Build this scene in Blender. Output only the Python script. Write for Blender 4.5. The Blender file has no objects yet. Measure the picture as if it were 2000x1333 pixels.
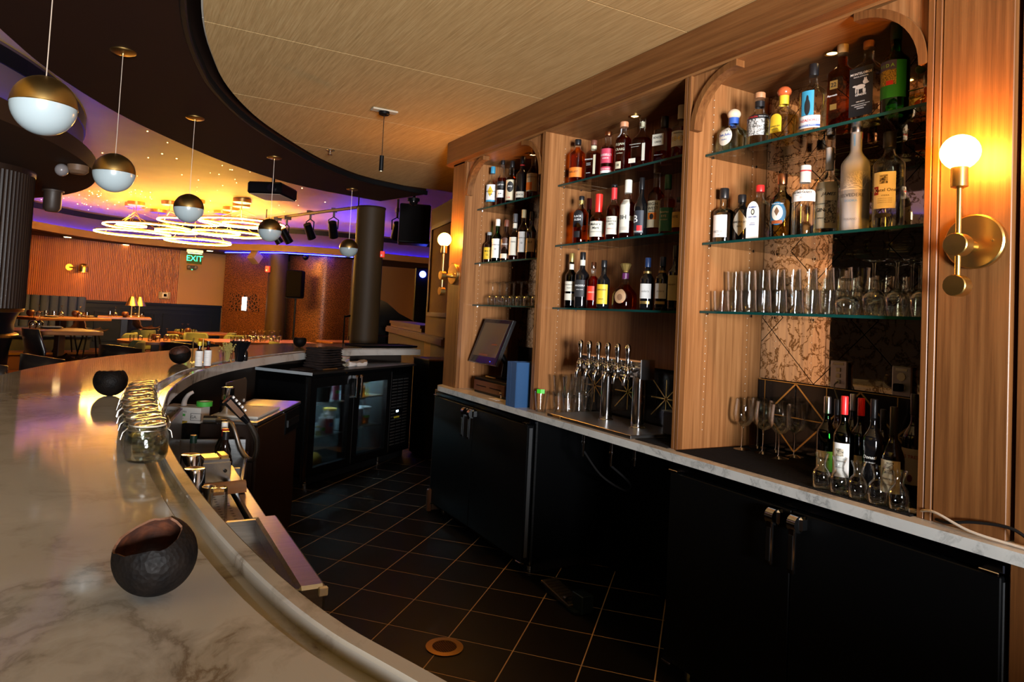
import bpy, bmesh, math, random
from mathutils import Vector, Matrix
random.seed(7)
sin, cos, pi, R = math.sin, math.cos, math.pi, math.radians

# ---------------------------------------------------------------- camera
scene = bpy.context.scene
col = scene.collection
F, CX, CY, CZ = 1324.48, 939.28, 556.12, 1.49        # focal length and principal point in a 2000x1333 frame
YAW, PITCH, ROLL = R(27.91986), R(2.411896), R(2.9548)
FW = Vector((sin(YAW)*cos(PITCH), cos(YAW)*cos(PITCH), sin(PITCH)))
_r0 = Vector((cos(YAW), -sin(YAW), 0)); _u0 = _r0.cross(FW)
CR = cos(ROLL)*_r0 + sin(ROLL)*_u0
CU = -sin(ROLL)*_r0 + cos(ROLL)*_u0
cam_data = bpy.data.cameras.new('camera'); cam = bpy.data.objects.new('camera', cam_data); col.objects.link(cam)
cam_data.sensor_width = 36.0; cam_data.sensor_fit = 'HORIZONTAL'
cam_data.lens = F/2000*36.0
cam_data.shift_x = (1000-CX)/2000; cam_data.shift_y = -(666.5-CY)/2000
cam_data.clip_start = 0.02; cam_data.clip_end = 100
cam.matrix_world = Matrix(((CR.x, CU.x, -FW.x, 0), (CR.y, CU.y, -FW.y, 0), (CR.z, CU.z, -FW.z, CZ), (0, 0, 0, 1)))
scene.camera = cam

# ---------------------------------------------------------------- world, daylight, exposure
world = bpy.data.worlds.new('world'); scene.world = world; world.use_nodes = True
world.node_tree.nodes['Background'].inputs[0].default_value = (1.0, 0.75, 0.5, 1)
world.node_tree.nodes['Background'].inputs[1].default_value = 0.0015
scene.view_settings.view_transform = 'Standard'; scene.view_settings.look = 'None'
scene.view_settings.gamma = 1.0; scene.view_settings.use_curve_mapping = False
scene.view_settings.exposure = 1.5

def area(name, loc, target, sx, sy, power, color):
    l = bpy.data.lights.new(name, 'AREA'); l.shape = 'RECTANGLE'; l.size = sx; l.size_y = sy
    l.energy = power; l.color = color
    o = bpy.data.objects.new(name, l); col.objects.link(o); o.location = loc
    o.rotation_euler = (Vector(target)-Vector(loc)).to_track_quat('-Z', 'Y').to_euler()
    return o
# daylight outside the window in the wall behind the guests' end of the bar
area('daylight', (-0.40, -4.25, 1.22), (0.0, 0, 1.22), 1.3, 1.5, 520, (0.96, 0.98, 1.0))

try:
    cy = scene.cycles
    cy.use_denoising = True; cy.use_light_tree = True
    cy.use_adaptive_sampling = True; cy.adaptive_threshold = .02
    cy.max_bounces = 7; cy.diffuse_bounces = 3; cy.glossy_bounces = 4; cy.transmission_bounces = 4
    cy.transparent_max_bounces = 32
    cy.caustics_reflective = False; cy.caustics_refractive = False
    cy.sample_clamp_indirect = 4.0; cy.blur_glossy = 0.5
except Exception: pass

# ---------------------------------------------------------------- pixel <-> place helpers (used to work out real positions)
def ray(x, y): return FW + CR*((x-CX)/F) - CU*((y-CY)/F)
def onz(x, y, z): d = ray(x, y); return d*((z-CZ)/d.z) + Vector((0, 0, CZ))
def onx(x, y, X): d = ray(x, y); return d*(X/d.x) + Vector((0, 0, CZ))
def ony(x, y, Y): d = ray(x, y); return d*(Y/d.y) + Vector((0, 0, CZ))
def at(x, y, depth): return ray(x, y)*depth + Vector((0, 0, CZ))
def pj(p):
    q = Vector(p)-Vector((0, 0, CZ)); w = q.dot(FW)
    return CX+F*q.dot(CR)/w, CY-F*q.dot(CU)/w, w
def zabove(X, Y, py):                               # height of the point over (X, Y) seen at image row py
    lo, hi = -1.0, 5.0
    for _ in range(40):
        m = (lo+hi)/2
        if pj((X, Y, m))[1] > py: lo = m
        else: hi = m
    return (lo+hi)/2

# ---------------------------------------------------------------- materials
MATS = {}
def newmat(name):
    m = bpy.data.materials.new(name); m.use_nodes = True; nt = m.node_tree
    return m, nt, nt.nodes['Principled BSDF']
def mat(name, c, rough=.5, metal=0., emit=None, es=0., spec=None, coat=0., alpha=1., trans=0.):
    if name in MATS: return MATS[name]
    m, nt, b = newmat(name)
    b.inputs['Base Color'].default_value = (*c, 1); b.inputs['Roughness'].default_value = rough
    b.inputs['Metallic'].default_value = metal
    if emit: b.inputs['Emission Color'].default_value = (*emit, 1); b.inputs['Emission Strength'].default_value = es
    if spec is not None: b.inputs['Specular IOR Level'].default_value = spec
    if coat: b.inputs['Coat Weight'].default_value = coat; b.inputs['Coat Roughness'].default_value = .08
    if trans: b.inputs['Transmission Weight'].default_value = trans
    MATS[name] = m; return m
def N(nt, t, **kw):
    n = nt.nodes.new(t)
    for k, v in kw.items(): setattr(n, k, v)
    return n
def ramp(nt, stops):
    r = N(nt, 'ShaderNodeValToRGB'); e = r.color_ramp.elements
    while len(e) < len(stops): e.new(.5)
    for i, (p, c) in enumerate(stops): e[i].position = p; e[i].color = (*c, 1)
    return r
def coords(nt, scale=(1, 1, 1), rot=(0, 0, 0), kind='Object'):
    t = N(nt, 'ShaderNodeTexCoord'); mp = N(nt, 'ShaderNodeMapping')
    mp.inputs['Scale'].default_value = scale; mp.inputs['Rotation'].default_value = rot
    nt.links.new(t.outputs[kind], mp.inputs['Vector']); return mp
def grain(name, c1, c2, scale, rough=.42, bump=.05, detail=6, c3=None, metal=0, spec=.4):
    """wood or brushed grain: noise stretched along one axis"""
    if name in MATS: return MATS[name]
    m, nt, b = newmat(name)
    mp = coords(nt, scale)
    n = N(nt, 'ShaderNodeTexNoise'); n.inputs['Scale'].default_value = 1; n.inputs['Detail'].default_value = detail
    n.inputs['Roughness'].default_value = .65
    nt.links.new(mp.outputs[0], n.inputs['Vector'])
    st = [(.30, c1), (.68, c2)] if c3 is None else [(.28, c1), (.5, c2), (.72, c3)]
    r = ramp(nt, st); nt.links.new(n.outputs[0], r.inputs[0]); nt.links.new(r.outputs[0], b.inputs['Base Color'])
    b.inputs['Roughness'].default_value = rough; b.inputs['Metallic'].default_value = metal
    b.inputs['Specular IOR Level'].default_value = spec
    if bump:
        bp = N(nt, 'ShaderNodeBump'); bp.inputs['Strength'].default_value = bump; bp.inputs['Distance'].default_value = .002
        nt.links.new(n.outputs[0], bp.inputs['Height']); nt.links.new(bp.outputs[0], b.inputs['Normal'])
    MATS[name] = m; return m
def glass(name, tint=(1, 1, 1), refl=1.0, rough=.0):
    """thin clear glass: tinted see-through plus a Fresnel sheen"""
    if name in MATS: return MATS[name]
    m = bpy.data.materials.new(name); m.use_nodes = True; nt = m.node_tree; nt.nodes.clear()
    out = N(nt, 'ShaderNodeOutputMaterial'); mix = N(nt, 'ShaderNodeMixShader')
    tr = N(nt, 'ShaderNodeBsdfTransparent'); tr.inputs[0].default_value = (*tint, 1)
    gl = N(nt, 'ShaderNodeBsdfGlossy'); gl.inputs['Roughness'].default_value = rough
    gl.inputs['Color'].default_value = (1, 1, 1, 1)
    lw = N(nt, 'ShaderNodeFresnel'); lw.inputs['IOR'].default_value = 1.5
    mu = N(nt, 'ShaderNodeMath', operation='MULTIPLY'); mu.inputs[1].default_value = refl; mu.use_clamp = True
    nt.links.new(lw.outputs[0], mu.inputs[0]); nt.links.new(mu.outputs[0], mix.inputs[0])
    nt.links.new(tr.outputs[0], mix.inputs[1]); nt.links.new(gl.outputs[0], mix.inputs[2]); nt.links.new(mix.outputs[0], out.inputs[0])
    MATS[name] = m; return m
def emis(name, c, s):
    if name in MATS: return MATS[name]
    m = bpy.data.materials.new(name); m.use_nodes = True; nt = m.node_tree; nt.nodes.clear()
    out = N(nt, 'ShaderNodeOutputMaterial'); e = N(nt, 'ShaderNodeEmission')
    e.inputs[0].default_value = (*c, 1); e.inputs[1].default_value = s
    nt.links.new(e.outputs[0], out.inputs[0]); MATS[name] = m; return m

W1, W2, W3 = (.155, .057, .0165), (.275, .113, .037), (.375, .170, .062)
wood_v = grain('walnut_upright_grain', W1, W2, (60, 60, 1.6), c3=W3)
wood_f = grain('walnut_frame_shaded', (.085, .029, .0075), (.155, .059, .0165), (60, 60, 1.6), c3=(.215, .092, .028))  # front frame walnut darkened to stand in for weaker light on front faces
wood_h = grain('walnut_level_shaded', (.085, .029, .0075), (.150, .057, .016), (60, 1.6, 60), c3=(.205, .087, .027))  # crown walnut carries the same painted shade
wood_top = grain('walnut_soffit_grain', (.14, .054, .016), (.25, .105, .033), (60, 1.6, 60), c3=(.34, .155, .052))
ceil_mat = grain('tan_woven_ceiling', (.32, .20, .080), (.44, .29, .125), (170, 5, 170), rough=.75, c3=(.54, .385, .185), bump=.1, spec=.2)
dark_soffit = mat('dark_brown_paint', (.022, .008, .004), .75, spec=.12)
black_trim = mat('black_trim', (.004, .004, .0045), .5, spec=.2)
black_lam = mat('black_laminate', (.0022, .0024, .0027), .38, spec=.18)
black_gloss = mat('black_gloss', (.004, .004, .005), .12)
black_matte = mat('black_rubber', (.008, .007, .007), .8, spec=.15)
chrome = mat('chrome', (.82, .83, .85), .08, 1)
steel = grain('brushed_steel', (.42, .43, .44), (.60, .60, .60), (4, 90, 90), rough=.28, bump=.03, metal=1)
steel_dark = mat('dark_steel', (.16, .165, .17), .3, 1)
brass = mat('brushed_brass', (.62, .40, .13), .30, 1)
brass_dk = mat('aged_brass', (.42, .26, .085), .34, 1)
gold_line = mat('gold_inlay', (.75, .50, .16), .25, 1)
copper = mat('copper_red', (.55, .22, .10), .3, 1)
paper = mat('cream_paper', (.72, .68, .57), .6)
white_p = mat('white_paper', (.82, .82, .80), .55)
ink = mat('black_ink', (.012, .012, .014), .6)
grey_p = mat('grey_print', (.33, .33, .32), .6)
red_p = mat('red_print', (.62, .03, .035), .45)
blue_p = mat('blue_print', (.03, .10, .42), .45)
cork = mat('cork', (.55, .36, .20), .7)
clear = glass('clear_glass', (.985, .992, .99), .55)
clear_thick = glass('clear_glass_heavy', (.955, .975, .965), .75)
mkdark = lambda n, t: glass(n, t, 1.25)
marble = None
def make_marble(name, base, vein, stain, scale, rough):
    m, nt, b = newmat(name)
    mp = coords(nt, (1, 1, 1))
    warp = N(nt, 'ShaderNodeTexNoise'); warp.inputs['Scale'].default_value = 1.3*scale; warp.inputs['Detail'].default_value = 5
    nt.links.new(mp.outputs[0], warp.inputs['Vector'])
    add = N(nt, 'ShaderNodeMixRGB', blend_type='ADD'); add.inputs[0].default_value = .55
    nt.links.new(mp.outputs[0], add.inputs[1]); nt.links.new(warp.outputs['Color'], add.inputs[2])
    n1 = N(nt, 'ShaderNodeTexNoise'); n1.inputs['Scale'].default_value = 1.6*scale; n1.inputs['Detail'].default_value = 9
    n1.inputs['Roughness'].default_value = .62
    nt.links.new(add.outputs[0], n1.inputs['Vector'])
    # thin veins where the noise crosses one half
    sub = N(nt, 'ShaderNodeMath', operation='SUBTRACT'); sub.inputs[1].default_value = .5
    ab = N(nt, 'ShaderNodeMath', operation='ABSOLUTE')
    nt.links.new(n1.outputs[0], sub.inputs[0]); nt.links.new(sub.outputs[0], ab.inputs[0])
    rv = ramp(nt, [(0, (1, 1, 1)), (.018, (.45, .45, .45)), (.06, (0, 0, 0))]); nt.links.new(ab.outputs[0], rv.inputs[0])
    # broad soft stains that gather the veins
    n2 = N(nt, 'ShaderNodeTexNoise'); n2.inputs['Scale'].default_value = .9*scale; n2.inputs['Detail'].default_value = 4
    nt.links.new(add.outputs[0], n2.inputs['Vector'])
    rs = ramp(nt, [(.42, (0, 0, 0)), (.66, (1, 1, 1))]); nt.links.new(n2.outputs[0], rs.inputs[0])
    mx1 = N(nt, 'ShaderNodeMixRGB'); mx1.inputs[1].default_value = (*base, 1); mx1.inputs[2].default_value = (*stain, 1)
    nt.links.new(rs.outputs[0], mx1.inputs[0])
    mul = N(nt, 'ShaderNodeMath', operation='MULTIPLY'); nt.links.new(rv.outputs[0], mul.inputs[0])
    ms = N(nt, 'ShaderNodeMath', operation='MULTIPLY_ADD'); ms.inputs[1].default_value = .75; ms.inputs[2].default_value = .15
    nt.links.new(rs.outputs[0], ms.inputs[0]); nt.links.new(ms.outputs[0], mul.inputs[1])
    mx2 = N(nt, 'ShaderNodeMixRGB'); mx2.inputs[2].default_value = (*vein, 1)
    nt.links.new(mul.outputs[0], mx2.inputs[0]); nt.links.new(mx1.outputs[0], mx2.inputs[1])
    nt.links.new(mx2.outputs[0], b.inputs['Base Color']); b.inputs['Roughness'].default_value = rough
    MATS[name] = m; return m
bar_marble = make_marble('bar_marble', (.44, .43, .41), (.10, .068, .04), (.32, .29, .245), 1.3, .07)
slab_marble = make_marble('counter_marble', (.64, .65, .63), (.26, .27, .27), (.56, .57, .56), 3.2, .22)

# ---------------------------------------------------------------- mesh builder
class MB:
    def __init__(s): s.v = []; s.f = []
    def add(s, vs, fs):
        k = len(s.v); s.v += [tuple(p) for p in vs]; s.f += [tuple(i+k for i in f) for f in fs]; return s
    def box(s, x0, y0, z0, x1, y1, z1):
        vs = [(x, y, z) for z in (z0, z1) for y in (y0, y1) for x in (x0, x1)]
        return s.add(vs, [(0, 2, 3, 1), (4, 5, 7, 6), (0, 1, 5, 4), (2, 6, 7, 3), (0, 4, 6, 2), (1, 3, 7, 5)])
    def bev(s, x0, y0, z0, x1, y1, z1, b=.004):
        """box with chamfered edges"""
        vs = []; 
        for z, i in ((z0, 1), (z0+b, 0), (z1-b, 0), (z1, 1)):
            a = b*i
            vs += [(x0+a+(b-a)*1, y0+a, z), (x1-b, y0+a, z), (x1-a, y0+b, z), (x1-a, y1-b, z), (x1-b, y1-a, z), (x0+b, y1-a, z), (x0+a, y1-b, z), (x0+a, y0+b, z)]
        fs = [tuple(range(7, -1, -1)), tuple(range(24, 32))]
        for r in range(3):
            for i in range(8):
                j = (i+1) % 8; fs.append((r*8+i, r*8+j, r*8+8+j, r*8+8+i))
        return s.add(vs, fs)
    def lathe(s, prof, seg=20, c=(0, 0, 0), pw=None, sx=1, sy=1, closed=True):
        """surface of revolution about z; pw(z) gives the squareness (2 round, 8 square)"""
        n = len(prof); vs = []; fs = []
        for r, z in prof:
            p = pw(z) if pw else 2
            for i in range(seg):
                a = 2*pi*(i+.5)/seg; ca, sa = cos(a), sin(a)
                k = 1 if p <= 2.01 else 1/((abs(ca)**p+abs(sa)**p)**(1/p))
                vs.append((c[0]+r*k*ca*sx, c[1]+r*k*sa*sy, c[2]+z))
        for j in range(n-1):
            for i in range(seg):
                i2 = (i+1) % seg; fs.append((j*seg+i, j*seg+i2, (j+1)*seg+i2, (j+1)*seg+i))
        if closed:
            if prof[0][0] > 1e-6: fs.append(tuple(range(seg-1, -1, -1)))
            if prof[-1][0] > 1e-6: fs.append(tuple(range((n-1)*seg, n*seg)))
        return s.add(vs, fs)
    def cyl(s, p0, p1, r0, r1=None, seg=14, caps=True):
        p0, p1 = Vector(p0), Vector(p1); r1 = r0 if r1 is None else r1
        d = (p1-p0).normalized(); a = d.orthogonal().normalized(); b = d.cross(a)
        vs = []
        for p, r in ((p0, r0), (p1, r1)):
            for i in range(seg):
                t = 2*pi*i/seg; vs.append(p+a*(r*cos(t))+b*(r*sin(t)))
        fs = [(i, (i+1) % seg, seg+(i+1) % seg, seg+i) for i in range(seg)]
        if caps: fs += [tuple(range(seg-1, -1, -1)), tuple(range(seg, 2*seg))]
        return s.add(vs, fs)
    def tube(s, pts, r, seg=8, closed=False):
        pts = [Vector(p) for p in pts]; n = len(pts); vs = []; up = None
        for i, p in enumerate(pts):
            if closed: t = pts[(i+1) % n]-pts[i-1]
            else: t = pts[min(i+1, n-1)]-pts[max(i-1, 0)]
            t.normalize()
            if up is None: up = t.orthogonal().normalized()
            up = (up-t*up.dot(t)).normalized(); b = t.cross(up)
            rr = r(i/(n-1)) if callable(r) else r
            for k in range(seg):
                a = 2*pi*k/seg; vs.append(p+up*(rr*cos(a))+b*(rr*sin(a)))
        fs = []
        for i in range(n if closed else n-1):
            j = (i+1) % n
            for k in range(seg): fs.append((i*seg+k, i*seg+(k+1) % seg, j*seg+(k+1) % seg, j*seg+k))
        if not closed: fs += [tuple(range(seg-1, -1, -1)), tuple(range((n-1)*seg, n*seg))]
        return s.add(vs, fs)
    def sphere(s, c, r, seg=20, rings=12, sz=1):
        prof = [(r*sin(pi*i/rings), -r*cos(pi*i/rings)*sz) for i in range(rings+1)]
        return s.lathe(prof, seg, c)
    def torus(s, c, R_, r, seg=40, ring=8):
        pts = [(c[0]+R_*cos(2*pi*i/seg), c[1]+R_*sin(2*pi*i/seg), c[2]) for i in range(seg)]
        return s.tube(pts, r, ring, True)
    def prism(s, poly, z0, z1):
        n = len(poly); vs = [(x, y, z0) for x, y in poly]+[(x, y, z1) for x, y in poly]
        return s.add(vs, [tuple(range(n-1, -1, -1)), tuple(range(n, 2*n))]+[(i, (i+1) % n, n+(i+1) % n, n+i) for i in range(n)])
    def sweep(s, path, prof, side):
        """closed cross-section prof [(offset, z)] carried along a plan path; side[i] is the offset direction"""
        m = len(prof); vs = []
        for p, n in zip(path, side):
            for o, z in prof: vs.append((p[0]+n[0]*o, p[1]+n[1]*o, z))
        fs = []
        for i in range(len(path)-1):
            for k in range(m):
                k2 = (k+1) % m; fs.append((i*m+k, (i+1)*m+k, (i+1)*m+k2, i*m+k2))
        fs += [tuple(range(m)), tuple(range(len(path)*m-1, (len(path)-1)*m-1, -1))]
        return s.add(vs, fs)
    def xf(s, M):
        s.v = [tuple(M @ Vector(p)) for p in s.v]; return s

def obj(name, mb, material, parent=None, loc=None, rz=0., smooth=None, M=None):
    me = bpy.data.meshes.new(name); me.from_pydata(mb.v, [], mb.f); me.validate()
    bm = bmesh.new(); bm.from_mesh(me); bmesh.ops.recalc_face_normals(bm, faces=bm.faces)
    if smooth is not None:
        ang = R(smooth)
        for f in bm.faces: f.smooth = True
        for e in bm.edges:
            if len(e.link_faces) == 2: e.smooth = e.calc_face_angle(0) < ang
    bm.to_mesh(me); bm.free()
    me.materials.append(material)
    o = bpy.data.objects.new(name, me); col.objects.link(o)
    if parent: o.parent = parent
    if loc is not None: o.location = loc
    if rz: o.rotation_euler = (0, 0, rz)
    if M is not None: o.matrix_local = M
    return o
def tag(o, label, cat, group=None, kind=None):
    if label: o['label'] = label
    if cat: o['category'] = cat
    if group: o['group'] = group
    if kind: o['kind'] = kind
    return o
def thing(name, label, cat, loc=(0, 0, 0), rz=0., group=None):
    o = bpy.data.objects.new(name, None); col.objects.link(o); o.empty_display_size = .05
    o.location = loc; o.rotation_euler = (0, 0, rz); tag(o, label, cat, group); return o
def struct(name, mb, m, smooth=None, kind='structure', label=None, parent=None):
    o = obj(name, mb, m, smooth=smooth, parent=parent); o['kind'] = kind
    if label: o['label'] = label
    return o
def dup(root, loc=None, rz=None, label=None):
    r = root.copy(); col.objects.link(r)
    if loc is not None: r.location = loc
    if rz is not None: r.rotation_euler = (0, 0, rz)
    if label: r['label'] = label
    for ch in root.children:
        c = ch.copy(); col.objects.link(c); c.parent = r
        for g in ch.children:
            d = g.copy(); col.objects.link(d); d.parent = c
    return r
FONT_CACHE = {}
def text_mb(s, size, shear=0., bold=0.):
    """flat lettering as triangles in the xy plane, centred on the origin"""
    key = (s, shear, bold)
    if key not in FONT_CACHE:
        cu = bpy.data.curves.new('lettering', 'FONT'); cu.body = s; cu.size = 1; cu.align_x = 'CENTER'; cu.align_y = 'CENTER'
        cu.resolution_u = 2; cu.shear = shear; cu.offset = bold
        o = bpy.data.objects.new('lettering', cu); col.objects.link(o)
        me = bpy.data.meshes.new_from_object(o)
        FONT_CACHE[key] = ([tuple(v.co) for v in me.vertices], [tuple(p.vertices) for p in me.polygons])
        bpy.data.objects.remove(o); bpy.data.curves.remove(cu); bpy.data.meshes.remove(me)
    vs, fs = FONT_CACHE[key]
    m = MB(); m.add([(x*size, y*size, 0) for x, y, z in vs], fs); return m
def catmull(pts, per=6):
    out = []; P = [Vector(p) for p in pts]; n = len(P)
    for i in range(n-1):
        a, b, c, d = P[max(i-1, 0)], P[i], P[i+1], P[min(i+2, n-1)]
        for k in range(per):
            t = k/per
            out.append(.5*((2*b)+(c-a)*t+(2*a-5*b+4*c-d)*t*t+(3*b-a-3*c+d)*t**3))
    out.append(P[-1]); return out
def normals(path, flip=1):
    o = []
    for i in range(len(path)):
        t = path[min(i+1, len(path)-1)]-path[max(i-1, 0)]; t.normalize(); o.append((-t.y*flip, t.x*flip))
    return o
def offset(path, d):
    return [Vector((p.x+n[0]*d, p.y+n[1]*d)) for p, n in zip(path, normals(path))]

# ================================================================ the setting
BAR_PTS = [(2.10, -2.0), (1.62, -1.52), (1.22, -1.05), (.84, -.35), (.592, .1), (.366, .70), (.285, .924), (.232, 1.194), (.189, 1.56), (.159, 2.004), (.153, 2.515), (.199, 3.149),  # first points: unseen bar behind the camera, added to block low daylight
           (.255, 3.558), (.339, 3.935), (.432, 4.271), (.601, 4.682), (.825, 5.099), (1.243, 5.702), (1.60, 6.12), (2.10, 6.52), (2.89, 6.76)]
BAR = [Vector((p.x, p.y)) for p in catmull([(x, y, 0) for x, y in BAR_PTS], 5)]
BN = normals(BAR)
def bar_pt(Y, s=0.):                                   # point at distance s from the bartender's edge at row Y
    for a, b, n in zip(BAR, BAR[1:], BN):
        if a.y <= Y <= b.y:
            t = (Y-a.y)/(b.y-a.y); return Vector((a.x+(b.x-a.x)*t+n[0]*s, Y+n[1]*s))
    return Vector((BAR[-1].x, BAR[-1].y))

# floors ------------------------------------------------------------
m, nt, b = newmat('dining_floor_wood')
mp = coords(nt, (3, .5, 1)); br = N(nt, 'ShaderNodeTexBrick'); br.inputs['Scale'].default_value = 1.4
br.inputs['Color1'].default_value = (.10, .028, .012, 1); br.inputs['Color2'].default_value = (.07, .02, .009, 1); br.inputs['Mortar'].default_value = (.02, .006, .003, 1)
br.inputs['Mortar Size'].default_value = .01
nt.links.new(mp.outputs[0], br.inputs['Vector']); nt.links.new(br.outputs[0], b.inputs['Base Color']); b.inputs['Roughness'].default_value = .32
struct('floor', MB().box(-12, -5, -.12, 14, 22, -.012), m)
grout = mat('tan_grout', (.50, .36, .22), .85)
bar_floor = struct('floor', MB().box(-.35, -2.2, -.012, 3.1, 6.9, .0006), grout, label='black tiled floor behind the bar')
m, nt, b = newmat('black_floor_tile')
mp = coords(nt, (5, 5, 5)); n = N(nt, 'ShaderNodeTexNoise'); n.inputs['Scale'].default_value = 3; n.inputs['Detail'].default_value = 8
r = ramp(nt, [(.3, (.0016, .0016, .0019)), (.75, (.004, .004, .0045))]); nt.links.new(mp.outputs[0], n.inputs['Vector'])
nt.links.new(n.outputs[0], r.inputs[0]); nt.links.new(r.outputs[0], b.inputs['Base Color']); b.inputs['Roughness'].default_value = .42
b.inputs['Specular IOR Level'].default_value = .3
tile_mat = m
G = R(46.2147); ga = Vector((cos(G), -sin(G))); gb = Vector((sin(G), cos(G))); TS = .3054
q = onz(907, 1208, 0); ph_a = (q.x*ga.x+q.y*ga.y) % TS
q = onz(829, 1236, 0); ph_b = (q.x*gb.x+q.y*gb.y) % TS
tile0 = None
for i in range(-30, 30):
    for j in range(-6, 40):
        c = ga*(ph_a+(i+.5)*TS)+gb*(ph_b+(j+.5)*TS)
        if not (-.9 < c.y < 6.85): continue
        xi = bar_pt(max(-1, min(6.7, c.y)), .25).x
        if not (xi < c.x < 2.95): continue
        if tile0 is None:
            h = TS/2-.0027
            tile0 = obj('floor_tile', MB().bev(-h, -h, -.004, h, h, .0016, .0006), tile_mat, bar_floor)
            t = tile0
        else:
            t = tile0.copy(); col.objects.link(t)
        t.location = (c.x, c.y, 0); t.rotation_euler = (0, 0, -G)

# walls around ----------------------------------------------------------
plaster = mat('brown_plaster', (.10, .055, .026), .8, spec=.2); dark_wall = mat('dark_room_paint', (.012, .008, .006), .8, spec=.1)
struct('wall_right', MB().box(2.76, -4.1, 0, 2.9, 4.9, 2.85), plaster)
wb = MB()                                               # wall behind the photographer, with its window opening
wb.box(-9, -4.1, 0, -1.1, -3.98, 3.3).box(.30, -4.1, 0, 3.0, -3.98, 3.3).box(-1.1, -4.1, 0, .30, -3.98, .40).box(-1.1, -4.1, 1.98, .30, -3.98, 3.3)
struct('wall_back', wb, dark_wall)
wf = MB().box(-1.1, -4.06, .40, -1.05, -4.0, 1.98).box(.25, -4.06, .40, .30, -4.0, 1.98).box(-1.05, -4.06, .40, .25, -4.0, .45).box(-1.05, -4.06, 1.93, .25, -4.0, 1.98).box(-.42, -4.06, .45, -.38, -4.0, 1.93)
struct('window_1', wf, black_trim)
struct('wall_left', MB().box(-9.1, -4.1, 0, -9, 20, 3.3), dark_wall)

# ceiling over the bar: woven tan panels with open joints ---------------
TRIM = offset(BAR, -.055)
def trim_x(Y):
    if Y <= TRIM[0].y: return TRIM[0].x
    for a, b in zip(TRIM, TRIM[1:]):
        if a.y <= Y <= b.y: return a.x+(b.x-a.x)*(Y-a.y)/max(1e-6, b.y-a.y)
    return TRIM[-1].x
ceil_root = struct('ceiling', MB().box(-9, -4.1, 2.80, 2.76, -.9, 2.9).box(2.2, -.9, 2.796, 2.76, 4.9, 2.9), mat('joint_white', (.55, .50, .42), .8))
back = MB()
ys = [-.95, -.05, 1.05, 2.208, 3.372, 4.44, 5.49, 6.62]
for a, b_ in zip(ys, ys[1:]):
    n_ = 10; yy = [a+.003+(b_-a-.006)*k/n_ for k in range(n_+1)]
    poly = [(trim_x(y)-.02, y) for y in yy]+[(4.2, b_-.003), (4.2, a+.003)]
    obj('ceiling_panel', MB().prism(poly[::-1], 2.78, 2.795), ceil_mat, ceil_root)
    back.prism(([(trim_x(y)-.03, y) for y in yy]+[(4.25, b_), (4.25, a)])[::-1], 2.7955, 2.80)
obj('panel_backing', back, mat('joint_white', (.55, .50, .42), .8), ceil_root)
obj('ceiling_panel', MB().box(1.2, -4.0, 2.78, 2.76, -.957, 2.795), ceil_mat, ceil_root)

# dark soffit that follows the bar, with a black bead against the tan panels
SOF = BAR
struct('trim_1', MB().sweep(SOF, [(.030, 2.752), (.036, 2.746), (.054, 2.746), (.060, 2.752), (.060, 2.79), (.030, 2.79)], BN), black_trim, smooth=40)
struct('ceiling', MB().sweep(SOF, [(.055, 2.755), (.93, 2.755), (.93, 3.24), (.055, 3.24)], BN), dark_soffit, smooth=40, label='dark brown curved soffit above the bar')
struct('ceiling', MB().box(-9, -4.1, 2.755, .3, -.9, 2.80), dark_soffit)

# golden coffer above the dining room
m, nt, b = newmat('gold_ceiling_paint')
mp = coords(nt, (1, 1, 1)); n = N(nt, 'ShaderNodeTexNoise'); n.inputs['Scale'].default_value = 1.1; n.inputs['Detail'].default_value = 3
r = ramp(nt, [(.3, (.78, .47, .075)), (.7, (.92, .60, .12))]); nt.links.new(mp.outputs[0], n.inputs['Vector']); nt.links.new(n.outputs[0], r.inputs[0])
nt.links.new(r.outputs[0], b.inputs['Base Color']); b.inputs['Roughness'].default_value = .6
coffer_mat = m
COF = 3.20
struct('ceiling', MB().box(-9, -1, COF, 14, 20, COF+.1), coffer_mat, label='golden coffered ceiling above the dining room')
stars = MB()
for k in range(150):
    if k < 90: p = onz(random.uniform(150, 640), random.uniform(225, 440), COF)
    else: p = onz(random.uniform(80, 300), random.uniform(370, 425), COF)
    if p.y > 19 or p.y < 3: continue
    s_ = random.choice((.0045, .006, .008, .010)); stars.lathe([(s_, -.004), (s_*.6, -.001)], 6, (p.x, p.y, COF))
o = struct('starlight_points', stars, emis('star_light', (1, .62, .20), 10), kind='stuff', label='tiny fibre optic star lights scattered over the golden ceiling'); o['category'] = 'star lights'

# cove ledge round the far side of the coffer
cove_wall = mat('cove_wall_paint', (.115, .068, .085), .8, spec=.1)
lip_mat = mat('cove_lip_paint', (.16, .085, .035), .7)
blue_led = emis('blue_led', (.001, .004, 1.0), 75); blue_led2 = emis('blue_led_soft', (.001, .004, 1.0), 16)
FAR_PTS = [(-4.6, 9.6), (-3.4, 11.6), (-2.4, 13.3), (-1.5, 14.9), (-.5, 16.2), (.7, 16.75), (2.0, 16.2), (3.0, 15.3), (4.0, 14.95), (4.8, 14.95), (6.5, 15.1), (9, 15.0)]
FAR = [Vector((p.x, p.y)) for p in catmull([(x, y, 0) for x, y in FAR_PTS], 5)]
FN = normals(FAR)
struct('trim_2', MB().sweep(FAR, [(0, 2.62), (0, 2.765), (.03, 2.765), (.03, 2.75), (.42, 2.75), (.42, 2.62)], FN), lip_mat, smooth=40)
struct('wall_cove', MB().sweep(FAR, [(.34, 2.75), (.34, COF), (.44, COF), (.44, 2.75)], FN), cove_wall, smooth=40)
struct('trim_3', MB().sweep(FAR, [(.325, 3.06), (.325, 3.17), (.34, 3.17), (.34, 3.06)], FN), black_trim)
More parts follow.
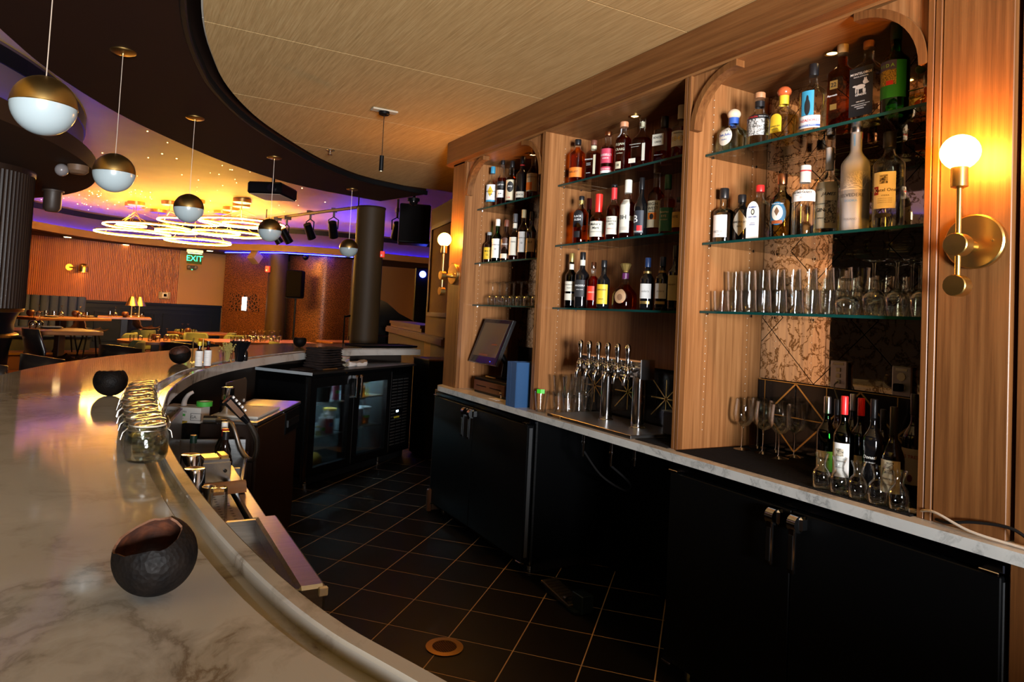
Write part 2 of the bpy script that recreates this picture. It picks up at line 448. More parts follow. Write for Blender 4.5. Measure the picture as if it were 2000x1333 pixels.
cove = thing('cove_light', 'thin blue LED strip lighting the cove ledge of the far ceiling', 'light strip')
obj('led_strip', MB().sweep(FAR, [(.305, 2.7505), (.305, 2.758), (.315, 2.758), (.315, 2.7505)], FN), blue_led, cove)
struct('ceiling', MB().sweep(FAR, [(.30, 2.62), (.30, 2.70), (3.5, 2.70), (3.5, 2.62)], FN), mat('low_ceiling_brown', (.05, .024, .012), .75), label='low brown ceiling over the banquettes')

# round bulkhead above the fluted column
DC = (-4.646, 7.527); DR = 4.36
def ring_path(r, a0, a1, n=48): return [Vector((DC[0]+r*cos(R(a0+(a1-a0)*k/n)), DC[1]+r*sin(R(a0+(a1-a0)*k/n)))) for k in range(n+1)]
DP = ring_path(DR, -75, 75); DN = [(-(p.x-DC[0])/DR, -(p.y-DC[1])/DR) for p in DP]
struct('ceiling', MB().sweep(DP, [(0, 2.62), (0, 2.765), (.03, 2.765), (.03, 2.75), (4.3, 2.75), (4.3, 2.62)], DN), mat('bulkhead_brown', (.035, .015, .006), .75, spec=.15), smooth=40, label='round brown bulkhead above the fluted column')
struct('wall_bulkhead', MB().sweep(DP, [(.13, 2.75), (.13, COF), (.25, COF), (.25, 2.75)], DN), cove_wall, smooth=40)
struct('trim_4', MB().sweep(DP, [(.115, 3.05), (.115, 3.17), (.13, 3.17), (.13, 3.05)], DN), black_trim)
cove = thing('cove_light', 'thin blue LED strip at the foot of the round bulkhead', 'light strip')
obj('led_strip', MB().sweep(DP, [(.10, 2.7505), (.10, 2.757), (.112, 2.757), (.112, 2.7505)], DN), blue_led2, cove)

# far walls --------------------------------------------------------------
def fr(p0, p1):
    """frame with x running from p0 to p1 in plan, z up; y points to the back of the surface (away from the viewer)"""
    d = Vector((p1[0]-p0[0], p1[1]-p0[1], 0)); L = d.length; d.normalize(); n = Vector((-d.y, d.x, 0))
    return Matrix(((d.x, n.x, 0, p0[0]), (d.y, n.y, 0, p0[1]), (0, 0, 1, 0), (0, 0, 0, 1))), L
WP0, WP1 = (-1.57, 16.6), (2.13, 17.97)
d_ = Vector((WP1[0]-WP0[0], WP1[1]-WP0[1])).normalized()
Mw, _ = fr(WP0, WP1); Lw = 3.94
def wmat_slat():
    m, nt, b = newmat('fluted_wood_wall')
    mp = coords(nt, (1, 1, 1)); wv = N(nt, 'ShaderNodeTexWave', wave_type='BANDS', bands_direction='X'); wv.inputs['Scale'].default_value = 9
    wv.inputs['Distortion'].default_value = 0; nz = N(nt, 'ShaderNodeTexNoise'); nz.inputs['Scale'].default_value = 1
    mp2 = coords(nt, (5, 5, .3)); nt.links.new(mp2.outputs[0], nz.inputs['Vector']); nt.links.new(mp.outputs[0], wv.inputs['Vector'])
    r = ramp(nt, [(.3, (.26, .058, .010)), (.7, (.44, .125, .024))]); nt.links.new(nz.outputs[0], r.inputs[0])
    mx = N(nt, 'ShaderNodeMixRGB', blend_type='MULTIPLY'); mx.inputs[0].default_value = .55
    nt.links.new(r.outputs[0], mx.inputs[1]); nt.links.new(wv.outputs[0], mx.inputs[2]); nt.links.new(mx.outputs[0], b.inputs['Base Color'])
    bp = N(nt, 'ShaderNodeBump'); bp.inputs['Strength'].default_value = .5; bp.inputs['Distance'].default_value = .02
    nt.links.new(wv.outputs[0], bp.inputs['Height']); nt.links.new(bp.outputs[0], b.inputs['Normal']); b.inputs['Roughness'].default_value = .45
    return m
slatwall = wmat_slat()
struct('wall_far', MB().box(-4, 0, 0, 2.95, .12, 2.62).xf(Mw), slatwall)
struct('wall_far', MB().box(2.95, .02, 0, Lw+8, .14, 2.62).xf(Mw), mat('tan_wall_cloth', (.34, .18, .07), .8), label='plain tan wall beside the fluted wood')
teal = mat('dark_teal_paint', (.004, .009, .030), .5, spec=.2)
wains = struct('wall_wainscot', MB().box(.95, -.05, .3, Lw+.1, 0, 1.33).xf(Mw), teal)
rail = MB().box(.95, -.09, 1.29, Lw+.1, -.05, 1.34).box(.95, -.07, 1.18, Lw+.1, -.05, 1.20).xf(Mw); obj('chair_rail', rail, teal, wains)
for x0, x1 in ((1.15, 2.45), (2.62, 3.85)):
    m_ = MB()
    for a in ((x0, .45, x1, .48), (x0, 1.07, x1, 1.10), (x0, .45, x0+.03, 1.1), (x1-.03, .45, x1, 1.1)): m_.box(a[0], -.07, a[1], a[2], -.05, a[3])
    obj('panel_moulding', m_.xf(Mw), teal, wains)
struct('floor', MB().box(-5, -1.25, -.01, Lw+.1, .05, .30).xf(Mw), mat('platform_carpet', (.055, .014, .008), .8), label='raised platform under the banquettes')
struct('trim_5', MB().box(-5, -1.28, .27, Lw+.1, -1.25, .31).xf(Mw), brass)

# partition with framed cloth panel at the end of the back bar
Mp, Lp = fr(at(838, 500, 8.7)[:2], at(915, 500, 7.0)[:2])
tanp = mat('partition_tan', (.15, .078, .026), .75); clothp = grain('woven_tan_cloth', (.24, .13, .05), (.34, .20, .085), (120, 120, 30), rough=.85, bump=.1)
pt = struct('wall_partition', MB().box(0, 0, 0, Lp+.25, .15, 2.78).xf(Mp), tanp)
fm = MB()
for a in ((.16, 1.42, 1.75, 1.47), (.16, 2.50, 1.75, 2.55), (.16, 1.42, .20, 2.55)): fm.box(a[0], -.03, a[1], a[2], 0, a[3])
obj('panel_frame', fm.xf(Mp), mat('frame_dark', (.10, .05, .02), .6), pt)
obj('cloth_panel', MB().box(.20, -.012, 1.47, 1.75, 0, 2.50).xf(Mp), clothp, pt)
# half wall with moulded oak caps in front of the stage
oak = grain('oak_cap', (.055, .026, .008), (.10, .05, .017), (40, 40, 3), rough=.5)
Mh, Lh = fr(at(762, 640, 11.6)[:2], at(875, 640, 7.6)[:2])
hw = struct('wall_stage', MB().box(0, -.02, 0, Lh, .25, 1.16).xf(Mh), mat('half_wall_brown', (.018, .009, .0035), .7))
obj('cap_moulding', MB().box(-.05, -.07, 1.10, Lh, .3, 1.17).box(-.08, -.05, 1.17, Lh, .3, 1.19).xf(Mh), oak, hw)
obj('upper_cap', MB().box(-.08, .02, 1.19, Lh*.62, .35, 1.24).box(-.10, 0, 1.24, Lh*.62, .37, 1.285).xf(Mh), oak, hw)
struct('wall_stage_back', MB().box(4.6, 17.4, 0, 14, 17.5, 2.9), mat('stage_wall_brown', (.30, .15, .055), .85))

# ================================================================ back bar
def wpart(name, mb, m, root, smooth=None):
    """part given in place; carried into its thing's own frame"""
    M = Matrix.Translation(root.location) @ Matrix.Rotation(root.rotation_euler[2], 4, 'Z')
    return obj(name, mb.xf(M.inverted()), m, root, smooth=smooth)
XP, ZC, ZT = 2.19, .935, 2.60
cab = thing('back_bar_cabinet', 'tall walnut back bar cabinet with three open bays and arched corners', 'cabinet', (XP, 2.83, ZC))
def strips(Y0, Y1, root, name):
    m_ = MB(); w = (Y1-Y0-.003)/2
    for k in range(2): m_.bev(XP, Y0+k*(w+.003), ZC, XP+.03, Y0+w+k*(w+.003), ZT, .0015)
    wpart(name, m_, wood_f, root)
for Y0, Y1 in ((2.225, 2.263), (3.40, 3.435)):
    strips(Y0, Y1, cab, 'post_face')
    wpart('divider_panel', MB().box(XP+.025, Y0+.003, ZC, 2.72, Y1-.003, ZT), wood_v, cab)
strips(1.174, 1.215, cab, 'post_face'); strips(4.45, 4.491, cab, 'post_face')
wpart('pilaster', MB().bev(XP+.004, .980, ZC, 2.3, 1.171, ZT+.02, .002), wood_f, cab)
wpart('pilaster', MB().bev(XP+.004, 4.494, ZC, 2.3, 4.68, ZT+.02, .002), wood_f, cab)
wpart('end_panel', MB().box(2.22, 1.0, ZC, 2.72, 1.212, ZT), wood_v, cab)
wpart('end_panel', MB().box(2.22, 4.453, ZC, 2.72, 4.66, ZT), wood_v, cab)
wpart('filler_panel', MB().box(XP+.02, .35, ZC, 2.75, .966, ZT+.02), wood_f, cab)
wpart('top_board', MB().box(XP+.004, .98, ZT, 2.74, 4.68, ZT+.018), wood_top, cab)
def plan(X0, Y1, r, Y0=.3):
    p = [(2.75, Y0), (X0, Y0)]
    if Y1 > 4: p += [(X0+r-r*cos(R(t)), Y1-r+r*sin(R(t))) for t in range(0, 91, 9)]+[(2.75, Y1)]
    else: p += [(X0, Y1), (2.75, Y1)]
    return p[::-1]
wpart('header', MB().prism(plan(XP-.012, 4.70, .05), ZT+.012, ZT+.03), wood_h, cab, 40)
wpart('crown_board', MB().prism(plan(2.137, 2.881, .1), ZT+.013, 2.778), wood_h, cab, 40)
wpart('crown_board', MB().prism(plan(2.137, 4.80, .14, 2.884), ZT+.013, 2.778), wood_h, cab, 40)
wpart('crown_cap', MB().prism(plan(2.142, 4.79, .14), 2.776, 2.7805), black_trim, cab, 40)
# arched corner brackets of the outer bays, with recessed spandrels
def arch(Yc, sgn):
    """quarter ring, Yc the side it springs from, sgn the way it curves into the bay"""
    r1, r0 = .25, .222; n = 12; m_ = MB(); sp = MB()
    cyc, czc = Yc+sgn*r1, ZT-r1
    pr = []
    for k in range(n+1):
        a = R(90*k/n); pr.append((cos(a), sin(a)))
    vs = []; fs = []
    for c, s in pr:
        for rr, X in ((r1, XP+.001), (r0, XP+.001), (r0, XP+.05), (r1, XP+.05)):
            vs.append((X, cyc-sgn*rr*c, czc+rr*s))
    for k in range(n):
        for q in range(4): fs.append((k*4+q, k*4+(q+1) % 4, k*4+4+(q+1) % 4, k*4+4+q))
    fs += [(0, 1, 2, 3), (n*4, n*4+1, n*4+2, n*4+3)]
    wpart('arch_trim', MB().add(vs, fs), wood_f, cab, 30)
    vs = [(XP+.018, Yc, ZT), (XP+.03, Yc, ZT)]; fs = []
    for c, s in pr: vs += [(XP+.018, cyc-sgn*(r1-.006)*c, czc+(r1-.006)*s), (XP+.03, cyc-sgn*(r1-.006)*c, czc+(r1-.006)*s)]
    for k in range(n): fs += [(0, 2+2*k, 4+2*k), (1, 3+2*k, 5+2*k), (2+2*k, 3+2*k, 5+2*k, 4+2*k)]
    wpart('spandrel', MB().add(vs, fs), wood_v, cab)
arch(2.225, -1); arch(1.215, 1); arch(4.45, -1); arch(3.435, 1)
wpart('back_board', MB().box(2.545, 2.263, ZC, 2.57, 3.40, ZT), wood_v, cab)
wpart('backing', MB().box(2.712, 1.215, ZC, 2.735, 2.225, ZT), black_gloss, cab); wpart('backing', MB().box(2.712, 3.435, ZC, 2.735, 4.45, ZT), black_gloss, cab)
# antique mirror cut into diamonds
m, nt, b = newmat('antique_mirror')
mp = coords(nt, (1, 1, 1)); n1 = N(nt, 'ShaderNodeTexNoise'); n1.inputs['Scale'].default_value = 15; n1.inputs['Detail'].default_value = 10; n1.inputs['Roughness'].default_value = .62; n1.inputs['Distortion'].default_value = .5
nt.links.new(mp.outputs[0], n1.inputs['Vector'])
sb = N(nt, 'ShaderNodeMath', operation='SUBTRACT'); sb.inputs[1].default_value = .52; ab = N(nt, 'ShaderNodeMath', operation='ABSOLUTE')
nt.links.new(n1.outputs[0], sb.inputs[0]); nt.links.new(sb.outputs[0], ab.inputs[0])
r1 = ramp(nt, [(0, (.20, .125, .05)), (.012, (.38, .26, .13)), (.036, (.95, .80, .56))]); nt.links.new(ab.outputs[0], r1.inputs[0])
r2 = ramp(nt, [(0, (.10, .10, .10)), (.02, (.06, .06, .06)), (.05, (.02, .02, .02))]); nt.links.new(ab.outputs[0], r2.inputs[0])
nt.links.new(r1.outputs[0], b.inputs['Base Color']); nt.links.new(r2.outputs[0], b.inputs['Roughness']); b.inputs['Metallic'].default_value = 1.0
mirror = m
def clip(poly, axis, lim, keep):
    out = []
    for i in range(len(poly)):
        a, b_ = poly[i-1], poly[i]; ia, ib = (a[axis]-lim)*keep >= 0, (b_[axis]-lim)*keep >= 0
        if ia != ib:
            t = (lim-a[axis])/(b_[axis]-a[axis]); out.append((a[0]+(b_[0]-a[0])*t, a[1]+(b_[1]-a[1])*t))
        if ib: out.append(b_)
    return out
dy, dz = .2235, .2280
for Y0, Y1, yc in ((1.216, 2.224, 1.943), (3.436, 4.449, 3.943)):
    for i in range(-6, 7):
        for j in range(-2, 8):
            if (i+j) % 2 == 0: continue
            cy_, cz_ = yc+i*dy, 1.254+j*dz; g = .0025
            p = [(cy_-dy+g, cz_), (cy_, cz_-dz+g), (cy_+dy-g, cz_), (cy_, cz_+dz-g)]
            for ax, lim, kp in ((0, Y0, 1), (0, Y1, -1), (1, 1.254, 1), (1, ZT-.001, -1)):
                if p: p = clip(p, ax, lim, kp)
            if len(p) < 3: continue
            n_ = len(p); vs = [(2.700, y, z) for y, z in p]+[(2.712, y, z) for y, z in p]
            wpart('mirror_tile', MB().add(vs, [tuple(range(n_)), tuple(range(2*n_-1, n_-1, -1))]+[(k, (k+1) % n_, n_+(k+1) % n_, n_+k) for k in range(n_)]), mirror, cab)
# black splash tiles with brass inlay under the mirrors and behind the taps
tile_blk = mat('black_glazed_tile', (.005, .005, .006), .12)
def splash(X, Y0, Y1, centres):
    k = 0; ys_ = [Y0]+[c for c in centres]+[Y1]
    for a, b_ in zip(ys_, ys_[1:]):
        if b_-a > .02: wpart('splash_tile', MB().bev(X, a+.001, ZC, X+.012, b_-.001, 1.246, .002), tile_blk, cab)
    inl = MB(); e = X-.0012
    def line(y0, z0, y1, z1, w=.0035):
        d = Vector((y1-y0, z1-z0)).normalized(); n = Vector((-d.y, d.x))*w
        pts = [(y0+n.x, z0+n.y), (y1+n.x, z1+n.y), (y1-n.x, z1-n.y), (y0-n.x, z0-n.y)]
        if all(Y0-.01 <= p[0] <= Y1+.01 and ZC <= p[1] <= 1.25 for p in pts):
            inl.add([(e, y, z) for y, z in pts]+[(X+.001, y, z) for y, z in pts], [(0, 1, 2, 3), (4, 7, 6, 5), (0, 4, 5, 1), (1, 5, 6, 2), (2, 6, 7, 3), (3, 7, 4, 0)])
    return inl, line
inl, line = splash(2.688, 1.216, 2.224, [1.42, 1.72, 2.02])
for c in (2.02, 1.72, 1.42):
    line(c, 1.246, c-.15, 1.095); line(c-.15, 1.095, c, .944); line(c, .944, c+.15, 1.095); line(c+.15, 1.095, c, 1.246); line(c-.15, 1.095, c+.15, 1.095, .002)
for c in (2.183, 1.87, 1.57): line(c, .945, c, 1.247, .002)
line(1.22, 1.248, 2.22, 1.248, .0018)
wpart('brass_inlay', inl, gold_line, cab)
inl, line = splash(2.531, 2.264, 3.399, [2.51, 2.81, 3.11])
for c in (2.362, 2.662, 2.962, 3.262):
    inl.v.clear(); inl.f.clear()
    for a in range(8):
        t = R(45*a); L_ = .12 if a % 2 == 0 else .165
        line(c-.008*cos(t), 1.094-.008*sin(t), c+L_*cos(t)*.92, 1.094+L_*sin(t)*.82, .003)
    mm_ = MB(); mm_.v = list(inl.v); mm_.f = list(inl.f); wpart('brass_star', mm_, gold_line, cab)
# shelf pins
pins = MB()
for Yp in (2.2245, 3.3995, 4.4495):
    for X in (2.335, 2.60):
        for k in range(46):
            z = 1.02+k*.034
            if z < 2.55: pins.cyl((X, Yp, z), (X, Yp-.002, z), .0019, seg=6)
o = wpart('shelf_pins', pins, mat('pin_metal', (.8, .72, .6), .4), cab); o['kind'] = 'stuff'
# glass shelves
shelf_glass = glass('shelf_glass', (.84, .93, .90), 1.0)
edge_glass = mat('green_glass_edge', (.005, .050, .044), .15)
def shelf(Y0, Y1, z, Xb):
    s = wpart('glass_shelf', MB().box(2.297, Y0, z-.010, Xb, Y1, z), shelf_glass, cab)
    e = MB().box(2.294, Y0, z-.0105, 2.2975, Y1, z+.0003)
    M = Matrix.Translation(cab.location); obj('green_edge', e.xf(M.inverted()), edge_glass, s)
    for X in (2.335, Xb-.08):
        for Y in (Y0+.006, Y1-.006): obj('shelf_clip', MB().cyl((X, Y, z-.016), (X, Y, z-.010), .0045, seg=8).xf(M.inverted()), chrome, s)
SZ = {1: (2.258, 1.857, 1.551), 2: (2.288, 1.922, 1.547), 3: (2.258, 1.857, 1.551)}
for z in SZ[1]: shelf(3.437, 4.448, z, 2.698)
for z in SZ[2]: shelf(2.265, 3.398, z, 2.543)
for z in SZ[3]: shelf(1.217, 2.223, z, 2.698)
# puck lights under the top board
for X, Y in ((2.392, 2.837), (2.441, 1.719), (2.441, 3.943)):
    pl = wpart('puck_light', MB().lathe([(.030, 0), (.030, -.004), (.022, -.006), (.020, -.002), (.020, 0)], 20, (X, Y, ZT)), brass, cab, 30)
    M = Matrix.Translation(cab.location); obj('lens', MB().lathe([(.0195, -.003), (0, -.0032)], 16, (X, Y, ZT)).xf(M.inverted()), emis('puck_glow', (1, .62, .25), 3.0), pl)

# marble counter ----------------------------------------------------------
ctop = thing('back_counter', 'long white marble back bar countertop with rounded end', 'countertop', (2.12, 2.7, .9))
p = [(2.74, .2), (2.12, .2)]+[(2.12+.12-.12*cos(R(t)), 4.70-.12+.12*sin(R(t))) for t in range(0, 91, 9)]+[(2.74, 4.70)]
wpart('slab', MB().prism(p[::-1], .900, ZC), slab_marble, ctop, 40)
for Y0, Y1, lab in ((1.225, 2.218, 'black ribbed bar mat under the wine glasses'), (2.27, 2.48, 'black ribbed bar mat beside the drip tray')):
    t = thing('bar_mat', lab, 'mat', (2.4, (Y0+Y1)/2, ZC))
    m_ = MB().box(2.175, Y0, ZC, 2.68 if Y0 < 2 else 2.52, Y1, ZC+.003)
    for k in range(int((Y1-Y0)/.012)): m_.box(2.177, Y0+.003+k*.012, ZC+.003, 2.678 if Y0 < 2 else 2.518, Y0+.007+k*.012, ZC+.0045)
    wpart('ribbed_sheet', m_, black_matte, t)

# under-counter coolers ------------------------------------------------------
XF = 2.124
def handle(root, door, Y):
    h = MB().bev(XF-.04, Y-.024, .800, XF, Y+.024, .852, .008).cyl((XF-.036, Y-.016, .826), (XF-.036, Y+.016, .826), .029, seg=18)
    h.bev(XF-.060, Y-.0135, .660, XF-.046, Y+.0135, .835, .004)
    M = Matrix.Translation(root.location); obj('handle', h.xf(M.inverted()), chrome, door, smooth=35)
    obj('handle_grip', MB().box(XF-.0615, Y-.008, .675, XF-.059, Y+.008, .79).xf(M.inverted()), steel_dark, door)
def cooler(Y0, Y1, seam, label):
    c = thing('bar_cooler', label, 'cooler', (2.4, (Y0+Y1)/2, 0))
    wpart('cabinet_body', MB().box(XF+.055, Y0, .07, 2.72, Y1, .885), black_lam, c)
    wpart('kick_plate', MB().box(XF+.09, Y0+.02, .004, 2.70, Y1-.02, .07), black_matte, c)
    wpart('top_rail', MB().bev(XF+.01, Y0, .862, XF+.06, Y1, .888, .003), mat('blue_black_steel', (.03, .032, .045), .25, 1), c)
    M = Matrix.Translation(c.location)
    for a, b_, hy in ((Y0+.003, seam-.002, seam-.045), (seam+.002, Y1-.003, seam+.045)):
        d = wpart('door', MB().bev(XF, a, .075, XF+.045, b_, .855, .003), black_lam, c)
        handle(c, d, hy)
        obj('gasket', MB().box(XF+.012, a-.0015, .10, XF+.034, a, .84).xf(M.inverted()), mat('grey_gasket', (.05, .052, .055), .5), d)
        for hz in (.862, .07): obj('hinge', MB().bev(XF-.012, (a if a < seam-.1 else b_-.05), hz-.004, XF+.03, (a if a < seam-.1 else b_-.05)+.05, hz+.006, .002).xf(M.inverted()), chrome, d)
    for Y in (Y0+.06, Y1-.06): wpart('foot', MB().lathe([(.022, .003), (.022, .03), (.012, .035), (.012, .08)], 12, (XF+.1, Y, 0)), chrome, c)
    return c
cl = cooler(3.337, 4.655, 4.024, 'black two-door under-counter cooler below the tablet and binders')
cr = cooler(.955, 2.195, 1.598, 'black two-door under-counter cooler below the wine glasses and carafes')
wpart('side_strip', MB().box(XF+.052, 3.331, .05, XF+.064, 3.337, .875), steel, cl)
t = thing('counter_end_panel', 'narrow brown wood panel closing the counter beside the tablet cooler', 'panel', (2.4, 4.68, 0))
wpart('board', MB().bev(2.14, 4.660, .004, 2.72, 4.69, .90, .003), mat('end_panel_brown', (.10, .045, .018), .5), t)
wpart('toe_block', MB().bev(2.10, 4.62, .004, 2.135, 4.66, .17, .008), mat('end_block_brown', (.10, .04, .015), .5), t)
t = thing('counter_end_panel', 'wood panel closing the counter below the brass sconce with the trailing cables', 'panel', (2.4, .6, 0))
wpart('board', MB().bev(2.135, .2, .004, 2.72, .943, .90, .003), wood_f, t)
# dark open bay with drain pipes
t = thing('drain_pipe_set', 'chrome drain pipes hanging under the tap counter', 'pipes', (2.3, 2.8, .8))
for X, Y, L_ in ((2.25, 2.97, .13), (2.22, 2.70, .12), (2.24, 2.55, .09)):
    wpart('drain_tail', MB().lathe([(.016, .02), (.016, 0), (.010, 0), (.010, -.05), (.014, -.05), (.014, -.06), (.008, -.06), (.006, -L_)], 14, (X, Y, .88)), chrome, t, 40)
wpart('hose', MB().tube(catmull([(2.25, 2.97, .78), (2.32, 2.9, .66), (2.4, 2.8, .6), (2.36, 2.72, .66), (2.22, 2.70, .76)]), .006, 8), black_matte, t, 60)
struct('wall_undercounter', MB().box(2.70, 2.2, 0, 2.75, 3.33, .9), black_lam)

# foot pedal
t = thing('foot_pedal', 'ribbed metal foot pedal with blue-grey bracket on the tiles', 'pedal', (2.16, 3.0, .004))
pm = MB().bev(-.05, -.14, .03, .05, .12, .045, .003)
for k in range(9): pm.box(-.042, -.128+k*.027, .045, .042, -.113+k*.027, .049)
obj('tread_plate', pm.xf(Matrix.Rotation(R(8), 4, 'X')), mat('dull_steel', (.10, .09, .075), .45, .8), t)
obj('bracket', MB().bev(-.02, -.22, 0, .05, -.13, .09, .004).box(-.05, -.2, 0, .0, -.12, .01), mat('blue_steel', (.035, .06, .075), .4, .8), t)
obj('pivot', MB().cyl((-.05, -.13, .05), (-.05, -.11, .05), .012).box(-.03, -.1, 0, .03, .1, .03), steel_dark, t)

# floor drain
p = onz(868, 1266, 0)
t = thing('floor_drain', 'round brass floor drain with black grate in the tiles', 'drain', (p.x, p.y, .003))
obj('rim', MB().lathe([(.055, 0), (.082, 0), (.084, .003), (.055, .004), (.055, 0)], 32, closed=False), brass_dk, t, smooth=30)
gm = MB()
for k in range(-5, 6):
    L_ = math.sqrt(max(0, .055**2-(k*.01)**2)); gm.box(-L_, k*.01-.0016, .001, L_, k*.01+.0016, .003); gm.box(k*.01-.0016, -L_, .001, k*.01+.0016, L_, .003)
obj('grate', gm, mat('dark_brass', (.16, .08, .03), .5, 1), t)
obj('sump', MB().lathe([(.055, 0), (0, .0005)], 24), black_matte, t)

# beer tap tower ------------------------------------------------------------
t = thing('drip_tray', 'brushed steel drip tray under the beer taps', 'tray', (2.3, 2.83, ZC))
tm = MB().bev(2.152, 2.487, ZC, 2.50, 3.185, ZC+.018, .003)
wpart('tray_plate', tm, mat('satin_steel', (.45, .44, .43), .33, 1), t)
wpart('front_lip', MB().box(2.150, 2.487, ZC+.002, 2.152, 3.185, ZC+.016), steel_dark, t)
wpart('name_badge', MB().box(2.1475, 3.06, ZC+.006, 2.150, 3.13, ZC+.013), brass, t)
t = thing('tap_tower', 'chrome beer tap tower with two columns and six faucets', 'beer taps', (2.335, 2.86, ZC+.018))
for Y in (2.902, 2.652):
    wpart('column', MB().lathe([(.040, 0), (.040, .006), (.032, .010), (.031, .262)], 28, (2.335, Y, ZC+.018)), chrome, t, 30)
wpart('cross_tube', MB().bev(2.305, 2.605, 1.205, 2.385, 3.105, 1.293, .008), chrome, t, 25)
wpart('end_flange', MB().bev(2.30, 2.600, 1.20, 2.39, 2.606, 1.30, .002), mat('light_steel', (.7, .7, .7), .25, 1), t)
tf = None
for k in range(6):
    Y = 3.055-k*.0795
    if tf is None:
        fm = MB().lathe([(.020, 0), (.020, .008), (.011, .010), (.011, .035)], 16).xf(Matrix.Translation((2.305, 0, 1.25)) @ Matrix.Rotation(R(-90), 4, 'Y'))
        fm.lathe([(.008, -.045), (.0165, -.03), (.0165, .012), (.010, .02), (.013, .026), (.008, .03)], 16, (2.262, 0, 1.24))
        fm.tube(catmull([(2.262, 0, 1.225), (2.245, 0, 1.20), (2.24, 0, 1.165)]), lambda u: .012-.004*u, 12)
        tf = obj('faucet', fm, chrome, t, smooth=40); tf.location = (-t.location[0], Y-t.location[1], -t.location[2])
        th = obj('tap_handle', MB().lathe([(.008, .03), (.012, .035), (.0085, .045), (.012, .09), (.0155, .122), (.0135, .138), (.006, .146), (0, .147)], 16, (2.262, 0, 1.225)), chrome, tf, smooth=50)
    else:
        c_ = tf.copy(); col.objects.link(c_); c_.location = (-t.location[0], Y-t.location[1], -t.location[2])
        d_2 = th.copy(); col.objects.link(d_2); d_2.parent = c_
t = thing('metal_box', 'dark grey flat metal box standing by the tap tower', 'box', (2.40, 2.46, ZC+.003))
wpart('case', MB().bev(2.36, 2.40, ZC+.018, 2.46, 2.50, ZC+.125, .004), mat('grey_box', (.06, .06, .075), .35, .6), t)
wpart('lid', MB().bev(2.355, 2.395, ZC+.125, 2.465, 2.505, ZC+.13, .001), steel_dark, t)
t = thing('counter_bell', 'small rounded chrome bell by the walnut divider', 'bell', (2.30, 2.315, ZC+.0045))
obj('dome', MB().lathe([(.030, 0), (.034, .01), (.03, .035), (.018, .055), (.008, .062), (.012, .068), (.010, .078), (0, .082)], 20), chrome, t, smooth=50)
obj('ring', MB().torus((0, 0, .066), .013, .003, 18, 6), steel_dark, t)

# tablet on its stand ---------------------------------------------------------
t = thing('tablet_terminal', 'black touch screen tablet tilted on a stand over the cash drawer', 'tablet', (2.40, 4.1, 1.04))
BL, BR_, TL, TR = Vector((2.27, 4.40, 1.14)), Vector((2.27, 4.01, 1.14)), Vector((2.36, 4.345, 1.447)), Vector((2.36, 3.955, 1.447))
ex = (BR_-BL); ez = (TL-BL); nn = ex.cross(ez).normalized()
if nn.x > 0: nn = -nn
def quadbox(u0, v0, u1, v1, o0, o1):
    P = lambda u, v, o: BL+ex*u+ez*v+nn*o
    vs = [P(u0, v0, o0), P(u1, v0, o0), P(u1, v1, o0), P(u0, v1, o0), P(u0, v0, o1), P(u1, v0, o1), P(u1, v1, o1), P(u0, v1, o1)]
    return MB().add(vs, [(0, 1, 2, 3), (7, 6, 5, 4), (0, 4, 5, 1), (1, 5, 6, 2), (2, 6, 7, 3), (3, 7, 4, 0)])
wpart('bezel', quadbox(0, 0, 1, 1, -.004, .008), black_gloss, t)
wpart('rim', quadbox(-.012, -.012, 1.012, 1.012, -.02, .002), mat('silver_rim', (.35, .35, .36), .3, 1), t)
m, nt, b = newmat('screen_reflection'); b.inputs['Base Color'].default_value = (.10, .072, .038, 1); b.inputs['Roughness'].default_value = .25  # brown base colour stands in for the ceiling reflected in the screen
wpart('screen', quadbox(.07, .15, .93, .92, .008, .0095), m, t)
wpart('screen_marks', quadbox(.30, .17, .62, .20, .0095, .010).add(*(lambda q_: (q_.v, q_.f))(quadbox(.62, .42, .82, .45, .0095, .010))), mat('screen_orange', (.14, .03, .01), .5, emit=(1, .3, .05), es=.01), t)
wpart('power_led', quadbox(.78, .05, .80, .065, .008, .0095), emis('blue_dot', (.05, .1, 1), 1.2), t)
wpart('stand', MB().tube([(2.42, 4.15, 1.045), (2.43, 4.15, 1.15), (2.33, 4.17, 1.29)], .022, 10).bev(2.34, 4.05, 1.040, 2.52, 4.25, 1.05, .004), black_lam, t)
wpart('cable', MB().tube(catmull([(2.34, 4.02, 1.15), (2.33, 3.98, 1.09), (2.36, 3.95, 1.05), (2.45, 3.93, 1.046)]), .003, 6), black_matte, t)
t = thing('cash_drawer', 'black cash drawer with a wood front and two slots', 'cash drawer', (2.4, 4.05, ZC))
wpart('case', MB().bev(2.255, 3.822, ZC, 2.60, 4.275, 1.04, .004), black_lam, t)
df = wpart('front', MB().bev(2.243, 3.835, ZC+.018, 2.256, 4.262, 1.022, .002), grain('drawer_wood', (.07, .022, .012), (.12, .04, .02), (60, 2, 60), rough=.35), t)
M = Matrix.Translation(t.location)
obj('slot', MB().box(2.2415, 4.08, .985, 2.2435, 4.22, .990).box(2.2415, 3.88, .985, 2.2435, 4.03, .990).xf(M.inverted()), black_gloss, df)
obj('key_ring', MB().torus((2.236, 3.86, .975), .008, .0015, 14, 5).bev(2.234, 3.853, .94, 2.238, 3.867, .968, .001).xf(M.inverted()), chrome, df)
t = thing('pen', 'orange pen lying on the cash drawer', 'pen', (2.33, 4.18, 1.044)); obj('barrel', MB().tube([(0, -.07, 0), (0, .07, 0)], .004, 8), mat('pen_orange', (.8, .35, .05), .4), t); obj('clip', MB().box(-.001, .03, .004, .001, .065, .006), brass, t)
t = thing('paper_slip', 'white paper slip lying in front of the cash drawer', 'paper', (2.20, 3.86, ZC)); obj('sheet', MB().box(-.03, -.05, 0, .03, .05, .001), white_p, t)
